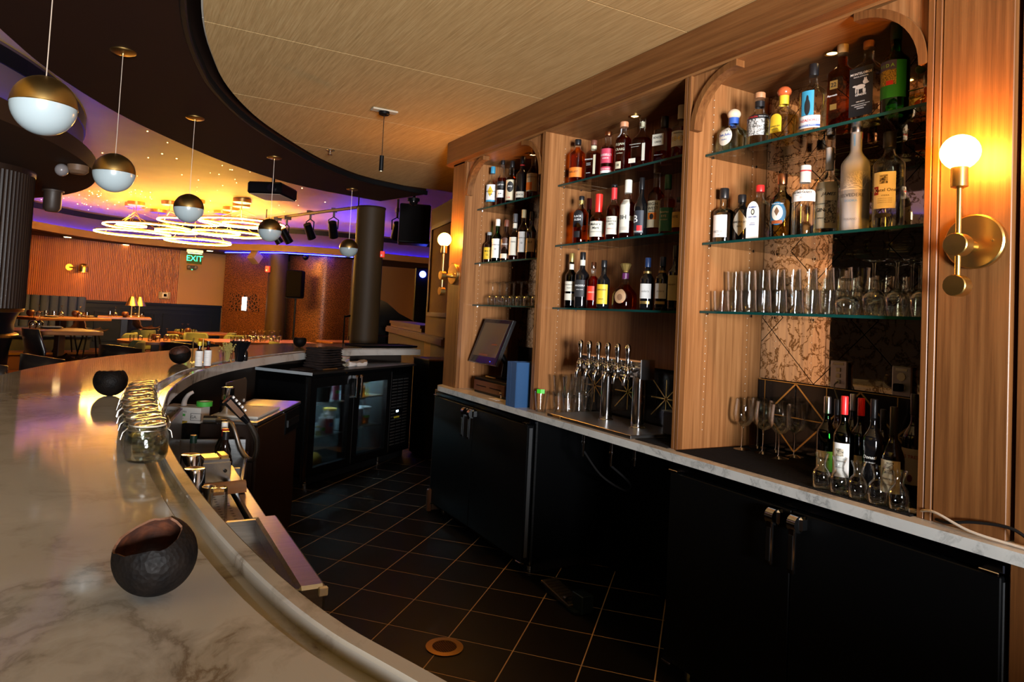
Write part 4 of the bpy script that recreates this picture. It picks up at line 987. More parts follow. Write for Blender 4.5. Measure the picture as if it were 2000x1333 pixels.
bottle('tall whiskey bottle with cream western label and cork', 1279, 457, 324.5, 33, 2.40, z2, clear, .58, .70, .40, (cork, .90, 1.05), DAMB, .70, lab=[('wrap', pap2, -1.0, .75, .13, .50), ('wrap', org, -.75, .35, .24, .335, .0005), ('oval', ink, -.2, .28, .25, .04, .001)], txt=[(ink, 'HIGH', -.15, .455, 1.2, .055), (ink, 'WEST', -.1, .395, 1.3, .055), (ink, 'WHISKEY', -.1, .35, .9, .025)])
bottle('rye bottle with green label and tall green cap', 1301.6, 454, 341.8, 30, 2.36, z2, clear, .58, .66, .42, (capg, .76, 1.1), DAMB, .58, lab=[('wrap', grn_l, -1.1, 1.1, .05, .44)], txt=[(pap2, 'Sazerac', -.15, .37, 1.2, .05, .2), (pap2, 'RYE', -.15, .30, .7, .04), (pap2, 'WHISKEY', -.15, .24, 1.0, .035)])
bottle('whiskey bottle with mustard label half hidden by the divider', 1325, 452, 386, 26, 2.36, z2, clear, .66, .82, .44, (capb, .88, 1.05), DAMB, .66, lab=[('wrap', mat('mustard_label', (.55, .35, .08), .5), -1.1, 1.1, .16, .58)], txt=[(ink, 'RYE', -.3, .45, .9, .1)])
Xb = 2.35
bottle('black wine bottle with white and black label and gold cap', 1113, 600, 495, 23, Xb, z3, DGREEN, .58, .72, .38, (mat('gold_cap', (.60, .45, .14), .35, .8), .84, 1.1), DRED, .5, lab=[('wrap', paper, -1.1, 1.0, .30, .48), ('wrap', paper, -1.1, 1.0, .14, .26)], txt=[(ink, "COCKBURN'S", 0, .42, 1.7, .04), (ink, 'PORT', 0, .36, .7, .035)], bands=[(.70, .80, paper, 1.1)])
bottle('black madeira bottle with black label', 1134.4, 600, 493, 28, Xb, z3, BLKG, .58, .72, .36, (capb, .86, 1.1), lab=[('wrap', mat('charcoal_label', (.03, .03, .033), .6), -1.1, .9, .20, .50)], txt=[(white_p, 'MADEIRA', 0, .40, 1.5, .05), (white_p, 'AGED 5 YEARS', 0, .33, 1.0, .025)], bands=[(.76, .86, paper, 1.06)])
bottle('slim red aperitif bottle with bright red label', 1156.4, 601, 512.6, 23, Xb, z3, clear, .60, .74, .38, (glass('pinkish_cap', (.85, .7, .7), 1.), .86, 1.1), REDL, .70, lab=[('wrap', mat('bright_red_label', (.85, .05, .02), .5), -1.1, 1.0, .18, .48)], txt=[(pap2, 'AMARO', 0, .35, 1.4, .07, .4)])
bottle('black vermouth bottle with yellow label and black cap', 1176.6, 601, 508.8, 25, Xb, z3, BLKG, .58, .72, .40, (capb, .86, 1.15), lab=[('wrap', yel, -1.1, 1.0, .10, .50)], txt=[(ink, 'LANGARO', 0, .39, 1.5, .05), (ink, 'quinado', 0, .2, .8, .04)])
bottle('round cognac decanter with gold fan stopper and oval label', 1219, 604, 514, 48, 2.40, z3, clear, .30, .62, .26, (gold_p, .80, 1.45, 'gem'), TEA, .54, lab=[('oval', mat('kraft_label', (.42, .24, .12), .6), -.12, .28, .50, .15), ('oval', mat('kraft_print', (.20, .10, .05), .6), -.12, .26, .22, .07, .0006)], bands=[(.66, .78, mat('purple_band', (.12, .02, .10), .4), 1.08)])
for cx_, tp_, wh_ in ((1262, 504, 'nearer the round decanter'), (1291.6, 502, 'nearer the olive-labelled bottle')):
    bottle('navy-capped black bottle with white label and gold neck band, '+wh_, cx_, 605, tp_, 27, Xb, z3, BLKG, .58, .74, .38, (capn, .82, 1.15), lab=[('wrap', white_p, -1.0, .9, .22, .50), ('wrap', gold_p, -.8, .7, .12, .17)], txt=[(grey_p, 'solera', 0, .36, 1.1, .06, .3)], bands=[(.70, .74, gold_p, 1.5)], group='navy-capped sherry bottles')
bottle('black wine bottle with olive label half hidden by the divider', 1316, 606, 480, 26, Xb, z3, BLKG, .58, .72, .38, (capb, .82, 1.1), lab=[('wrap', mat('olive_label', (.48, .42, .22), .6), -1.1, 1.1, .16, .54)], txt=[(ink, 'BRANDY', -.2, .4, 1.2, .05)])

# ---- tablet bay
z1, z2, z3 = SZ[1]
bottle('clear rum bottle with yellow island label and blue cap', 959.7, 403, 326, 23, 2.37, z1, clear, .58, .72, .36, (capc, .84, 1.15), CLR, .5, lab=[('wrap', white_p, -1.1, 1.0, .20, .56), ('diamond', yel, -.05, .40, .5, .13, .0006), ('wrap', cyan_p, -1.1, 1.0, .16, .20)], txt=[(ink, 'MOUNT GAY', 0, .40, 1.8, .06), (ink, 'RUM', 0, .33, .6, .04)])
bottle('tall dark rum bottle with black and white labels', 978.5, 400, 314, 19, 2.38, z1, clear, .60, .72, .38, (capb, .92, 1.1), DRED, .62, lab=[('wrap', blk_l, -1.1, 1.0, .38, .54), ('wrap', white_p, -1.1, .8, .20, .36)], txt=[(white_p, 'LOST BAY', 0, .47, 1.6, .06), (ink, 'RUM', -.1, .28, .7, .05)])
bottle('dark rum bottle with cream label and round black emblem', 997, 396, 315, 21, 2.38, z1, clear, .58, .70, .40, (capb, .86, 1.1), DRED, .62, lab=[('wrap', pap2, -1.1, 1.0, .10, .56), ('oval', ink, .05, .40, .65, .12, .0006)], txt=[(white_p, 'Jerry', .05, .41, .9, .08, .3), (red_p, 'RUM', -.2, .16, .8, .03)])
bottle('tall black rum bottle with low cream label', 1017.5, 392, 307, 23, 2.38, z1, BLKG, .60, .76, .36, (capb, .86, 1.1), lab=[('wrap', paper, -1.1, 1.0, .10, .23)], bands=[(.80, .83, red_p, 1.12)], txt=[(ink, 'BLACK', 0, .165, 1.2, .05)])
bottle('brown rum bottle with cream and orange label and long neck', 1039, 384, 289.7, 24, 2.38, z1, clear, .50, .66, .36, (mat('bronze_cap', (.40, .24, .12), .4), .88, 1.1), DAMB, .66, lab=[('wrap', pap2, -1.1, 1.1, .16, .50), ('wrap', org, -1.0, .2, .18, .33, .0006)], txt=[(ink, 'PLANTATION', 0, .43, 1.7, .045)])
bottle('short brown whisky bottle with yellow label', 953.6, 511, 454, 20, 2.36, z2, BRNG, .58, .72, .42, (mat('grey_cap', (.3, .32, .33), .4), .90, 1.1), lab=[('wrap', yel, -1.1, 1.0, .12, .50)], txt=[(ink, 'MALT', 0, .38, 1.1, .07), (ink, '12', 0, .26, .5, .06)])
bottle('green single malt bottle with white label and white cap', 969, 511, 428.5, 20, 2.36, z2, GREENG, .56, .70, .40, (capw, .84, 1.15), DAMB, .4, lab=[('wrap', white_p, -1.1, 1.0, .10, .54)], txt=[(ink, 'LAPHROAIG', -.05, .40, 1.8, .07), (ink, '10', -.05, .30, .4, .05)])
bottle('dark whisky bottle with brown shield label', 986.5, 509, 430, 20, 2.37, z2, BRNG, .56, .72, .42, (mat('brown_cap', (.16, .05, .03), .5), .84, 1.15), lab=[('arch', mat('brown_shield', (.10, .04, .025), .5), 0, .40, .95, .17), ('wrap', paper, -1.1, .9, .08, .19)], txt=[(white_p, 'Scotch', 0, .42, 1.4, .06, .3)])
bottle('tall amber whisky bottle with plain cream label and grey cap', 1003, 508, 418, 20, 2.37, z2, clear, .52, .64, .40, (mat('dark_grey_cap', (.10, .10, .11), .5), .82, 1.15), DAMB, .52, lab=[('wrap', paper, -1.1, 1.0, .12, .50)], txt=[(ink, 'OBAN', 0, .40, 1.0, .05)], bands=[(.70, .80, paper, 1.1)])
bottle('tall dark whisky bottle with white label and cream cap', 1019.5, 507, 410, 19, 2.37, z2, clear, .60, .76, .44, (cream_c, .84, 1.12), DAMB, .60, lab=[('wrap', white_p, -1.1, 1.0, .16, .56)], txt=[(ink, 'MACALLAN', 0, .44, 1.7, .05), (ink, '12', 0, .34, .4, .04)])
bottle('black whisky bottle with cream label and black cap', 1036, 506, 414, 20, 2.37, z2, BLKG, .56, .72, .42, (capb, .82, 1.12), lab=[('wrap', pap2, -1.1, 1.0, .16, .44)], txt=[(ink, 'ISLE', 0, .36, .9, .06)])

# ================================================================ glassware
def rev(name, prof, m, parent, seg=20, loc=None): return obj(name, MB().lathe(prof, seg, closed=False), m, parent, smooth=45)
def wall(prof, t):                                          # open vessel: outer profile up, rim, inner profile down to a floor
    outer = list(prof); inner = [(max(.0005, r-t), z) for r, z in prof[1:]][::-1]
    zf = prof[0][1]+t*2.2; inner = [(r, max(z, zf)) for r, z in inner]+[(.0005, zf)]
    return [(.0005, prof[0][1])]+outer+inner
def proto_tumbler(h, r0, r1, label, group, cat='glass', name='tumbler'):
    t = thing(name, label, cat, (0, 0, 0), 0, group)
    obj('bowl', MB().lathe(wall([(r0*.92, 0), (r0, .004), (r0+(r1-r0)*.5, h*.5), (r1, h)], .0022), 18, closed=False), clear, t, smooth=45)
    obj('heavy_base', MB().lathe([(.0005, .001), (r0*.93, .001), (r0*.93, .009), (.0005, .010)], 18, closed=False), clear_thick, t, smooth=40)
    return t
def proto_stem(h, rb, hb, foot, label, group, bulge=.5, inv=False, name='wine_glass'):
    """stemmed glass standing on its foot, or upside down on its rim"""
    t = thing(name, label, 'glass', (0, 0, 0), 0, group)
    zb = h-hb
    bowl = [(.004, zb), (rb*.55, zb+hb*.07), (rb*.90, zb+hb*.22), (rb, zb+hb*.42), (rb*.93, zb+hb*.72), (rb*(1-bulge*.42), h)]
    inner = [(max(.001, r-.0012), z+.0012) for r, z in bowl[1:]][::-1]+[(.001, zb+.004)]
    stem = [(foot, .0012), (foot*.7, .0035), (foot*.2, .008), (.0048, .016), (.0036, zb*.55), (.0045, zb-.006), (.007, zb+.002)]
    flip = (lambda L: [(r, h-z) for r, z in L]) if inv else (lambda L: L)
    obj('bowl', MB().lathe(flip(bowl+inner), 20, closed=False), clear, t, smooth=50)
    st = obj('stem', MB().lathe(flip([(.001, 0), (foot, 0)]+stem), 18, closed=False), clear_thick, t, smooth=50)
    return t
def scatter(proto, spots, labels=None):
    first = True
    for k, s in enumerate(spots):
        o = proto if first else dup(proto)
        first = False; o.location = s[:3]; o.rotation_euler = (0, 0, random.uniform(0, 6))
        if labels: o['label'] = labels[k]
ORD = ['first', 'second', 'third', 'fourth', 'fifth', 'sixth', 'seventh', 'eighth', 'ninth', 'tenth', 'eleventh', 'twelfth', 'thirteenth', 'fourteenth']
# rocks glasses on the low shelf: a front row and a back row stacked two high
zs = SZ[3][2]
rk = proto_tumbler(.092, .030, .036, 'clear rocks glass standing on the shelf in the rows below the gin', 'rocks glasses below the gin')
sp = [(2.37, 2.175-k*.074, zs) for k in range(8)]+[(2.455, 2.18-k*.074, zs) for k in range(9)]+[(2.545, 2.18-k*.074, zs) for k in range(9)]
scatter(rk, sp, ['rocks glass in the %s row below the gin, %s from the walnut divider' % (rn, ORD[k]) for rn, n_ in (('front', 8), ('middle', 9), ('back', 9)) for k in range(n_)])
rk2 = proto_tumbler(.092, .030, .036, 'clear rocks glass stacked on top of the rocks glasses below the gin', 'upper tier of rocks glasses')
scatter(rk2, [(2.455, 2.18-k*.074, zs+.0925) for k in range(9)]+[(2.545, 2.18-k*.074, zs+.0925) for k in range(7)], ['rocks glass stacked on the %s row below the gin, %s from the walnut divider' % (rn, ORD[k]) for rn, n_ in (('middle', 9), ('back', 7)) for k in range(n_)])
# upturned stemware next to them
cp = proto_stem(.135, .046, .075, .034, 'short upturned stemmed glass beside the rocks glasses', 'short upturned stemmed glasses', .35, True, 'stemmed_glass')
scatter(cp, [(2.365, 1.575, zs), (2.462, 1.512, zs)], ['short upturned stemmed glass touching the front row of rocks glasses', 'short upturned stemmed glass behind its twin by the rocks glasses'])
cp = proto_stem(.20, .040, .10, .036, 'tall upturned stemmed glass beside the rocks glasses', 'tall upturned stemmed glasses', .45, True, 'stemmed_glass')
scatter(cp, [(2.37, 1.48-k*.083, zs) for k in range(3)]+[(2.455, 1.395-k*.083, zs) for k in range(2)]+[(2.54, 1.50-k*.083, zs) for k in range(4)]+[(2.62, 1.46-k*.083, zs) for k in range(3)], ['tall upturned stemmed glass in the %s row, %s from the rocks glasses' % (rn, ORD[k]) for rn, n_ in (('front', 3), ('second', 2), ('third', 4), ('back', 3)) for k in range(n_)])
# upturned stemware in the tablet bay
z3 = SZ[1][2]
cp = proto_stem(.165, .036, .075, .034, 'upturned stemmed glass on the low shelf above the tablet', 'upturned glasses above the tablet', .4, True, 'stemmed_glass')
scatter(cp, [(2.36, 4.27-k*.098, z3) for k in range(8)]+[(2.46, 4.33-k*.098, z3) for k in range(6)], ['upturned stemmed glass above the tablet in the %s row, %s from the sconce side' % (rn, ORD[k]) for rn, n_ in (('front', 8), ('back', 6)) for k in range(n_)])
# wine glasses on the mat
wgp = proto_stem(.225, .043, .125, .038, 'tall wine glass standing on the black mat by the walnut divider', 'wine glasses on the black mat', .45)
scatter(wgp, [(2.508, 2.148, ZC+.0045), (2.623, 2.160, ZC+.0045), (2.535, 2.058, ZC+.0045), (2.515, 1.960, ZC+.0045), (2.618, 1.963, ZC+.0045), (2.630, 2.066, ZC+.0045)], ['wine glass on the black mat, front one next to the walnut divider', 'wine glass on the black mat, back one next to the walnut divider', 'wine glass on the black mat, middle of the front row', 'wine glass on the black mat, front one next to the wine bottles', 'wine glass on the black mat, back one next to the wine bottles', 'wine glass on the black mat, middle of the back row'])
# carafes
cf = thing('carafe', 'small clear glass carafe in the row before the wine bottles', 'carafe', group='small carafes before the wine bottles')
obj('bowl', MB().lathe(wall([(.027, 0), (.030, .004), (.031, .045), (.026, .062), (.0145, .078), (.0135, .092), (.022, .118), (.0235, .122)], .0018), 22, closed=False), clear, cf, smooth=50)
obj('heavy_base', MB().lathe([(.001, .001), (.027, .001), (.028, .006), (.001, .007)], 20, closed=False), clear_thick, cf, smooth=40)
scatter(cf, [(2.207, 1.546-k*.0667, ZC+.0045) for k in range(5)], ['small glass carafe, %s of the row counted from the wine glasses' % ORD[k] for k in range(5)])
# pint glasses by the taps
pg = proto_tumbler(.118, .030, .043, 'clear pint glass at the foot of a stack beside the taps', 'bottom pint glasses beside the taps', name='pint_glass')
ps = [(2.295, 3.285), (2.30, 3.195), (2.385, 3.30), (2.39, 3.21), (2.478, 3.262), (2.478, 3.352)]
PL = ['front one by the binders', 'front one by the tap tower', 'middle one by the binders', 'middle one by the tap tower', 'back one', 'back one nearest the binders']
scatter(pg, [(x, y, ZC+.001) for x, y in ps], ['bottom pint glass of a stack by the taps, '+q for q in PL])
pg = proto_tumbler(.118, .030, .043, 'clear pint glass stacked inside another beside the taps', 'upper pint glasses beside the taps', name='pint_glass')
scatter(pg, [(x, y, ZC+.096) for x, y in ps], ['top pint glass of a stack by the taps, '+q for q in PL])
pg = proto_tumbler(.118, .032, .043, 'single pint glass with green tape on its rim', None, name='pint_glass')
pg.location = (2.212, 3.345, ZC); pg.rotation_euler = (0, 0, R(48))
obj('green_tape', MB().add([(-.045*cos(a), -.045*sin(a), z) for a in (R(-30), R(0), R(30)) for z in (.108, .132)], [(0, 2, 3, 1), (2, 4, 5, 3)]), mat('green_tape', (.05, .55, .02), .5), pg)
# wine bottles behind the carafes
zw = ZC+.0045
def wine(label, cx, top, w, X, capm_, gl, lab=(), txt=(), capz=.80, sh=.56, nk=.74):
    P = onx(cx, 900, X); Y = P.y; depth = pj((X, Y, zw))[2]
    bs = pj((X, Y, zw))[1]+4
    return bottle(label, cx, bs, top, w, X, zw, gl, sh, nk, .34, (capm_, capz, 1.06), None, .5, lab=lab, txt=txt, name='wine_bottle')
wine('dark wine bottle with silver capsule and cream label', 1612, 775, 36, 2.34, silver, DGREEN, [('wrap', paper, -.9, .9, .12, .36)], [(ink, 'VIENNE', 0, .27, 1.2, .04)])
wine('brown wine bottle with gold ring on a black capsule', 1632, 780, 34, 2.42, capb, BRNG, [('wrap', pap2, -.9, .9, .12, .36)], [(ink, 'RHONE', 0, .26, 1.0, .04)])
wine('green wine bottle with red capsule and white chateau label', 1645, 774, 37, 2.28, capr, GREENG, [('wrap', white_p, -.98, .85, .14, .50), ('wrap', face_art, -.45, .30, .36, .44, .0005)], [(grey_p, 'Chateau', -.05, .31, .9, .03, .3), (grey_p, 'GRAND VIN', -.05, .24, .9, .025)])
wine('dark wine bottle with red capsule between green and black bottles', 1678, 778, 36, 2.38, capr, DGREEN, [('wrap', paper, -.9, .9, .12, .36)], [(ink, 'ROUGE', 0, .27, 1.0, .04)])
wine('black wine bottle with white script printed on the glass', 1703, 780, 38, 2.31, capb, BLKG, (), [(white_p, 'Donati', -.05, .40, 1.3, .07, .35), (white_p, 'Family Vineyard', -.05, .345, 1.1, .03, .35)])
wine('slender black wine bottle with cream estate label', 1742, 795, 40, 2.29, capb, BLKG, [('wrap', pap2, -1.1, .95, .10, .44), ('wrap', face_art, -.5, .35, .30, .42, .0005)], [(ink, 'BAROLO', -.08, .245, .9, .035), (ink, 'denominazione', -.08, .19, 1.1, .02)], .70, .44, .70)
wine('black wine bottle with grey label and dark red seal beside the pilaster', 1782, 770, 40, 2.41, capb, BLKG, [('wrap', mat('grey_wine_label', (.42, .38, .33), .6), -1.1, 1.1, .14, .48), ('oval', mat('seal_red', (.12, .01, .01), .5), .0, .20, .22, .035, .0006)], [(mat('wine_red_print', (.25, .02, .02), .5), 'LES TRES', -.1, .405, 1.6, .04)])
wine('dark wine bottle in the back row with black capsule near the sockets', 1722, 800, 32, 2.50, capb, BLKG)
wine('dark wine bottle in the back row between two red capsules', 1662, 770, 30, 2.50, silver, DGREEN)

# ================================================================ the bar
bar = thing('bar_counter', 'long curved marble-topped bar with recessed drink rail', 'bar', (.3, 2.5, 0))
Z1 = 1.07
CU0, CU1, ME = .032, .078, .83                      # curb, rail floor and main slab, measured in from the bartender's edge
pn = BN
wpart('edge_curb', MB().sweep(BAR, [(0, 1.006), (0, 1.064), (.004, 1.067), (CU0-.004, 1.067), (CU0, 1.063), (CU0, 1.006)], pn), bar_marble, bar, 25)
wpart('drink_rail', MB().sweep(BAR, [(CU0, 1.008), (CU0, 1.045), (CU1, 1.045), (CU1, 1.008)], pn), bar_marble, bar, 25)
wpart('top_slab', MB().sweep(BAR, [(CU1, 1.006), (CU1, Z1-.004), (CU1+.004, Z1), (ME-.01, Z1), (ME, Z1-.01), (ME, 1.016), (ME-.01, 1.006)], pn), bar_marble, bar, 25)
wpart('die_wall', MB().sweep(BAR, [(.34, 0), (.34, 1.006), (.50, 1.006), (.50, 0)], pn), mat('die_wall_dark', (.02, .012, .008), .6), bar, 30)
# coconut bowls
m, nt, b = newmat('coconut_shell'); mp = coords(nt, (1, 1, 1)); v = N(nt, 'ShaderNodeTexVoronoi'); v.inputs['Scale'].default_value = 150
n = N(nt, 'ShaderNodeTexNoise'); n.inputs['Scale'].default_value = 30; n.inputs['Detail'].default_value = 6
nt.links.new(mp.outputs[0], v.inputs['Vector']); nt.links.new(mp.outputs[0], n.inputs['Vector'])
r = ramp(nt, [(.35, (.0018, .0014, .0014)), (.7, (.006, .004, .003))]); nt.links.new(n.outputs[0], r.inputs[0]); nt.links.new(r.outputs[0], b.inputs['Base Color'])
bp = N(nt, 'ShaderNodeBump'); bp.inputs['Strength'].default_value = .35; bp.inputs['Distance'].default_value = .003; nt.links.new(v.outputs['Distance'], bp.inputs['Height'])
nt.links.new(bp.outputs[0], b.inputs['Normal']); b.inputs['Roughness'].default_value = .6; b.inputs['Specular IOR Level'].default_value = .08
coco_out = m
m, nt, b = newmat('coconut_inside'); mp = coords(nt, (1, 1, 1)); n = N(nt, 'ShaderNodeTexNoise'); n.inputs['Scale'].default_value = 60; n.inputs['Detail'].default_value = 6
nt.links.new(mp.outputs[0], n.inputs['Vector']); r = ramp(nt, [(.35, (.022, .005, .0012)), (.7, (.075, .018, .004))]); nt.links.new(n.outputs[0], r.inputs[0]); nt.links.new(r.outputs[0], b.inputs['Base Color'])
bp = N(nt, 'ShaderNodeBump'); bp.inputs['Strength'].default_value = .5; bp.inputs['Distance'].default_value = .004; nt.links.new(n.outputs[0], bp.inputs['Height']); nt.links.new(bp.outputs[0], b.inputs['Normal']); b.inputs['Roughness'].default_value = .6
coco_in = m
def coconut(label, loc, Rr, rz, tilt, seed, cut=.42, amp=.26):
    """hollow shell with a ragged slanting mouth"""
    rnd = random.Random(seed); t = thing('coconut_bowl', label, 'bowl', loc, rz, 'coconut shell bowls')
    seg, rings = 36, 18; ph = [rnd.uniform(0, 6) for _ in range(4)]
    def rim(a): return cut+amp*cos(a)+.05*cos(3*a+ph[0])+.025*cos(7*a+ph[1])+.012*cos(13*a+ph[2])
    def P(a, u, rr):
        zt = rim(a); th = u*math.acos(max(-.98, min(.98, -zt))); zc = -cos(th)
        w = 1+.03*cos(2*a+ph[3]); return Vector((rr*w*sin(th)*cos(a), rr*w*sin(th)*sin(a), rr*.94*zc))
    M = Matrix.Translation((0, 0, Rr*.90)) @ Matrix.Rotation(tilt, 4, 'Y')
    for nm, k, mm in (('shell', 1., coco_out), ('inside', .94, coco_in)):
        vs = []; fs = []
        for i in range(rings+1):
            for j in range(seg): vs.append(P(2*pi*j/seg, max(i/rings, .02), Rr*k))
        for i in range(rings):
            for j in range(seg): fs.append((i*seg+j, i*seg+(j+1) % seg, (i+1)*seg+(j+1) % seg, (i+1)*seg+j))
        fs.append(tuple(range(seg-1, -1, -1))); o = obj(nm, MB().add(vs, fs).xf(M), mm, t, smooth=60)
    vs = []
    for j in range(seg): vs += [P(2*pi*j/seg, 1, Rr), P(2*pi*j/seg, 1, Rr*.94)]
    obj('rim', MB().add(vs, [(2*j, 2*((j+1) % seg), 2*((j+1) % seg)+1, 2*j+1) for j in range(seg)]).xf(M), mat('coconut_rim', (.09, .035, .015), .7), t)
    # rest the shell on the counter
    zmin = min((o_.matrix_local @ Vector(c.co)).z for o_ in t.children for c in o_.data.vertices)
    t.location.z -= zmin
    return t
coconut('large dark coconut shell bowl with orange inside, alone on the open marble', (onz(298, 1160, Z1).x, onz(298, 1160, Z1).y, Z1), .0575, R(22), R(0), 3, .58, .34)
coconut('dark coconut shell bowl standing beside the row of jars', (-.012, 3.20, Z1), .066, R(-80), R(4), 5, .62, .16)
coconut('coconut shell bowl half hidden behind the bitters bottles', (.36, 4.70, Z1), .066, R(60), R(-8), 8, .45, .3)
coconut('coconut shell bowl on the far end of the bar by the dark napkins', (1.56, 6.62, Z1), .066, R(-20), R(20), 11, .5, .28)
# swing-top jars
jr = thing('swing_top_jar', 'clear glass swing-top jar in the row along the drink rail', 'jar', group='swing-top jars along the drink rail')
obj('jar_body', MB().lathe(wall([(.042, 0), (.048, .004), (.053, .02), (.053, .062), (.048, .075), (.043, .080), (.045, .084), (.045, .090)], .003), 26, closed=False), clear_thick, jr, smooth=45)
lidm = MB().lathe([(.0005, .104), (.030, .106), (.044, .100), (.045, .094), (.040, .093), (.0005, .097)], 26, closed=False)
obj('lid', lidm.xf(Matrix.Translation((0, 0, .09)) @ Matrix.Rotation(R(7), 4, 'X') @ Matrix.Translation((0, 0, -.09))), clear_thick, jr, smooth=45)
wire = mat('zinc_wire', (.50, .48, .45), .3, 1)
wm = MB().torus((0, 0, .080), .0455, .0013, 32, 6)
for s in (-1, 1):
    wm.tube([(0, s*.046, .080), (.004, s*.056, .072), (.004, s*.060, .055), (-.004, s*.060, .055), (-.004, s*.056, .072), (0, s*.046, .082)], .0013, 6)
wm.tube(catmull([(.0, .05, .078), (.02, .052, .095), (.01, .047, .108), (-.01, .047, .108), (-.02, .052, .095), (0, .05, .078)]), .0013, 6)
obj('wire_bail', wm, wire, jr, smooth=60)
obj('rubber_seal', MB().torus((0, 0, .091), .042, .0022, 28, 6), mat('pale_seal', (.45, .38, .30), .6), jr, smooth=60)
for k in range(8):
    o = jr if k == 0 else dup(jr)
    Y = 1.945+k*.122; e = bar_pt(Y, .078)
    o['label'] = 'glass swing-top jar, %s of the row counted from the lone coconut bowl' % ORD[k]
    o.location = (e.x, Y, Z1); o.rotation_euler = (0, 0, R(-90+random.uniform(-14, 14)))
# bitters, garnish glass, straw cone and syrup bottle on the rail
def small_bottle(label, loc, r_, h, body, capmat, labm, texts, tm=ink):
    t = thing('bitters_bottle', label, 'bottle', loc, R(-25)+R(90)*0)
    prof = [(r_*.9, 0), (r_, .004), (r_, h*.58), (r_*.9, h*.63), (r_*.42, h*.70), (r_*.40, h*.86)]
    obj('glass_body', MB().lathe(prof, 20), body, t, smooth=40)
    obj('cap', MB().lathe([(r_*.46, h*.84), (r_*.50, h*.85), (r_*.50, h*.99), (0, h)], 16), capmat, t, smooth=30)
    S = Surf(r_, False)
    # oversized paper label, turned to the aisle
    A = []; n_ = 14
    for i in range(n_+1):
        a = -2.2+4.4*i/n_; A += [(r_*1.03*sin(a), -r_*1.03*cos(a), .006), (r_*1.03*sin(a), -r_*1.03*cos(a), h*.64)]
    obj('paper_label', MB().add(A, [(2*i, 2*i+2, 2*i+3, 2*i+1) for i in range(n_)]), labm, t, smooth=60)
    m_ = MB()
    for s_, z_, wd, hh in texts:
        t0 = text_mb(s_, 1); xs = [p[0] for p in t0.v]; yz = [p[1] for p in t0.v]
        sc = min(wd*r_/(max(xs)-min(xs)), hh*h/(max(yz)-min(yz))); mx, my = (max(xs)+min(xs))/2, (max(yz)+min(yz))/2
        m_.add([(r_*1.045*sin((x-mx)*sc/r_), -r_*1.045*cos((x-mx)*sc/r_), z_*h+(y-my)*sc) for x, y, z in t0.v], t0.f)
    obj('lettering', m_, tm, t)
    return t
def on_bar(px, py, z=Z1): p = onz(px, py, z); return (p.x, p.y, z)
ZR = 1.0455
small_bottle('bitters bottle with yellow cap and oversized white label', (.452, 4.50, Z1), .022, .155, BRNG, mat('yellow_cap', (.62, .45, .03), .4), mat('pale_label', (.62, .60, .58), .6), [('AROMATIC', .52, 1.5, .06), ('BITTERS', .44, 1.2, .06), ('trinidad & tobago', .3, 1.4, .03), ('by appointment', .2, 1.2, .03), ('44.7% vol', .12, .8, .03)], grey_p)
small_bottle('red bitters bottle with black cap and white label', (.505, 4.53, Z1), .022, .160, glass('red_bitters', (.75, .05, .03), 1.), capb, mat('pale_label', (.62, .60, .58), .6), [("PEYCHAUD'S", .52, 1.5, .07), ('AROMATIC COCKTAIL', .44, 1.6, .03), ('BITTERS', .36, 1.0, .06), ('new orleans', .2, 1.0, .03)], grey_p)
t = thing('garnish_glass', 'rocks glass stuffed with dried herb sprigs', 'garnish glass', (.66, 4.82, Z1))
obj('glass', MB().lathe(wall([(.030, 0), (.032, .004), (.037, .085)], .002), 20, closed=False), clear, t, smooth=45)
hb = MB()
for k in range(34):
    a, rr = random.uniform(0, 6.28), random.uniform(.0, .022); tip = (2.1*rr*cos(a)+random.uniform(-.012, .012), 2.1*rr*sin(a), random.uniform(.10, .135))
    hb.tube([(rr*.6*cos(a), rr*.6*sin(a), .012), (rr*cos(a), rr*sin(a), .07), tip], .0016, 4)
    for q_ in range(3): hb.sphere((tip[0]+random.uniform(-.008, .008), tip[1]+random.uniform(-.008, .008), tip[2]-.014*q_), .0055, 6, 4)
o = obj('herb_sprigs', hb, mat('dry_herb', (.26, .20, .05), .8), t); o['kind'] = 'stuff'
t = thing('straw_cone', 'black flared holder for straws between the herbs and the syrup bottle', 'holder', (.755, 4.93, Z1), R(20))
obj('cone', MB().lathe([(.024, 0), (.028, .004), (.036, .06), (.072, .135), (.070, .137), (.032, .06), (.001, .01)], 24, closed=False), black_gloss, t, smooth=45)
sm = MB()
for k in range(14): a = random.uniform(0, 6.28); sm.tube([(.012*cos(a), .012*sin(a), .02), (.05*cos(a), .05*sin(a), .145)], .0025, 6)
o = obj('straws', sm, black_matte, t); o['kind'] = 'stuff'
t = thing('syrup_bottle', 'small dark syrup bottle with a gold-ringed cap', 'bottle', (.80, 5.00, Z1))
obj('glass_body', MB().lathe([(.020, 0), (.022, .004), (.022, .055), (.014, .07), (.013, .075)], 18), BLKG, t, smooth=40)
obj('cap', MB().lathe([(.016, .074), (.016, .094), (0, .095)], 16), mat('grey_lid', (.35, .33, .30), .4), t, smooth=30)
# small upright frame behind the bitters
t = thing('menu_stand', 'thin bronze wire menu stand behind the bitters', 'stand', (.47, 4.78, Z1))
obj('frame', MB().tube([(-.03, 0, 0), (-.03, 0, .16), (.03, 0, .16), (.03, 0, 0)], .004, 8), brass_dk, t); obj('foot', MB().bev(-.04, -.03, 0, .04, .03, .006, .002), brass_dk, t)

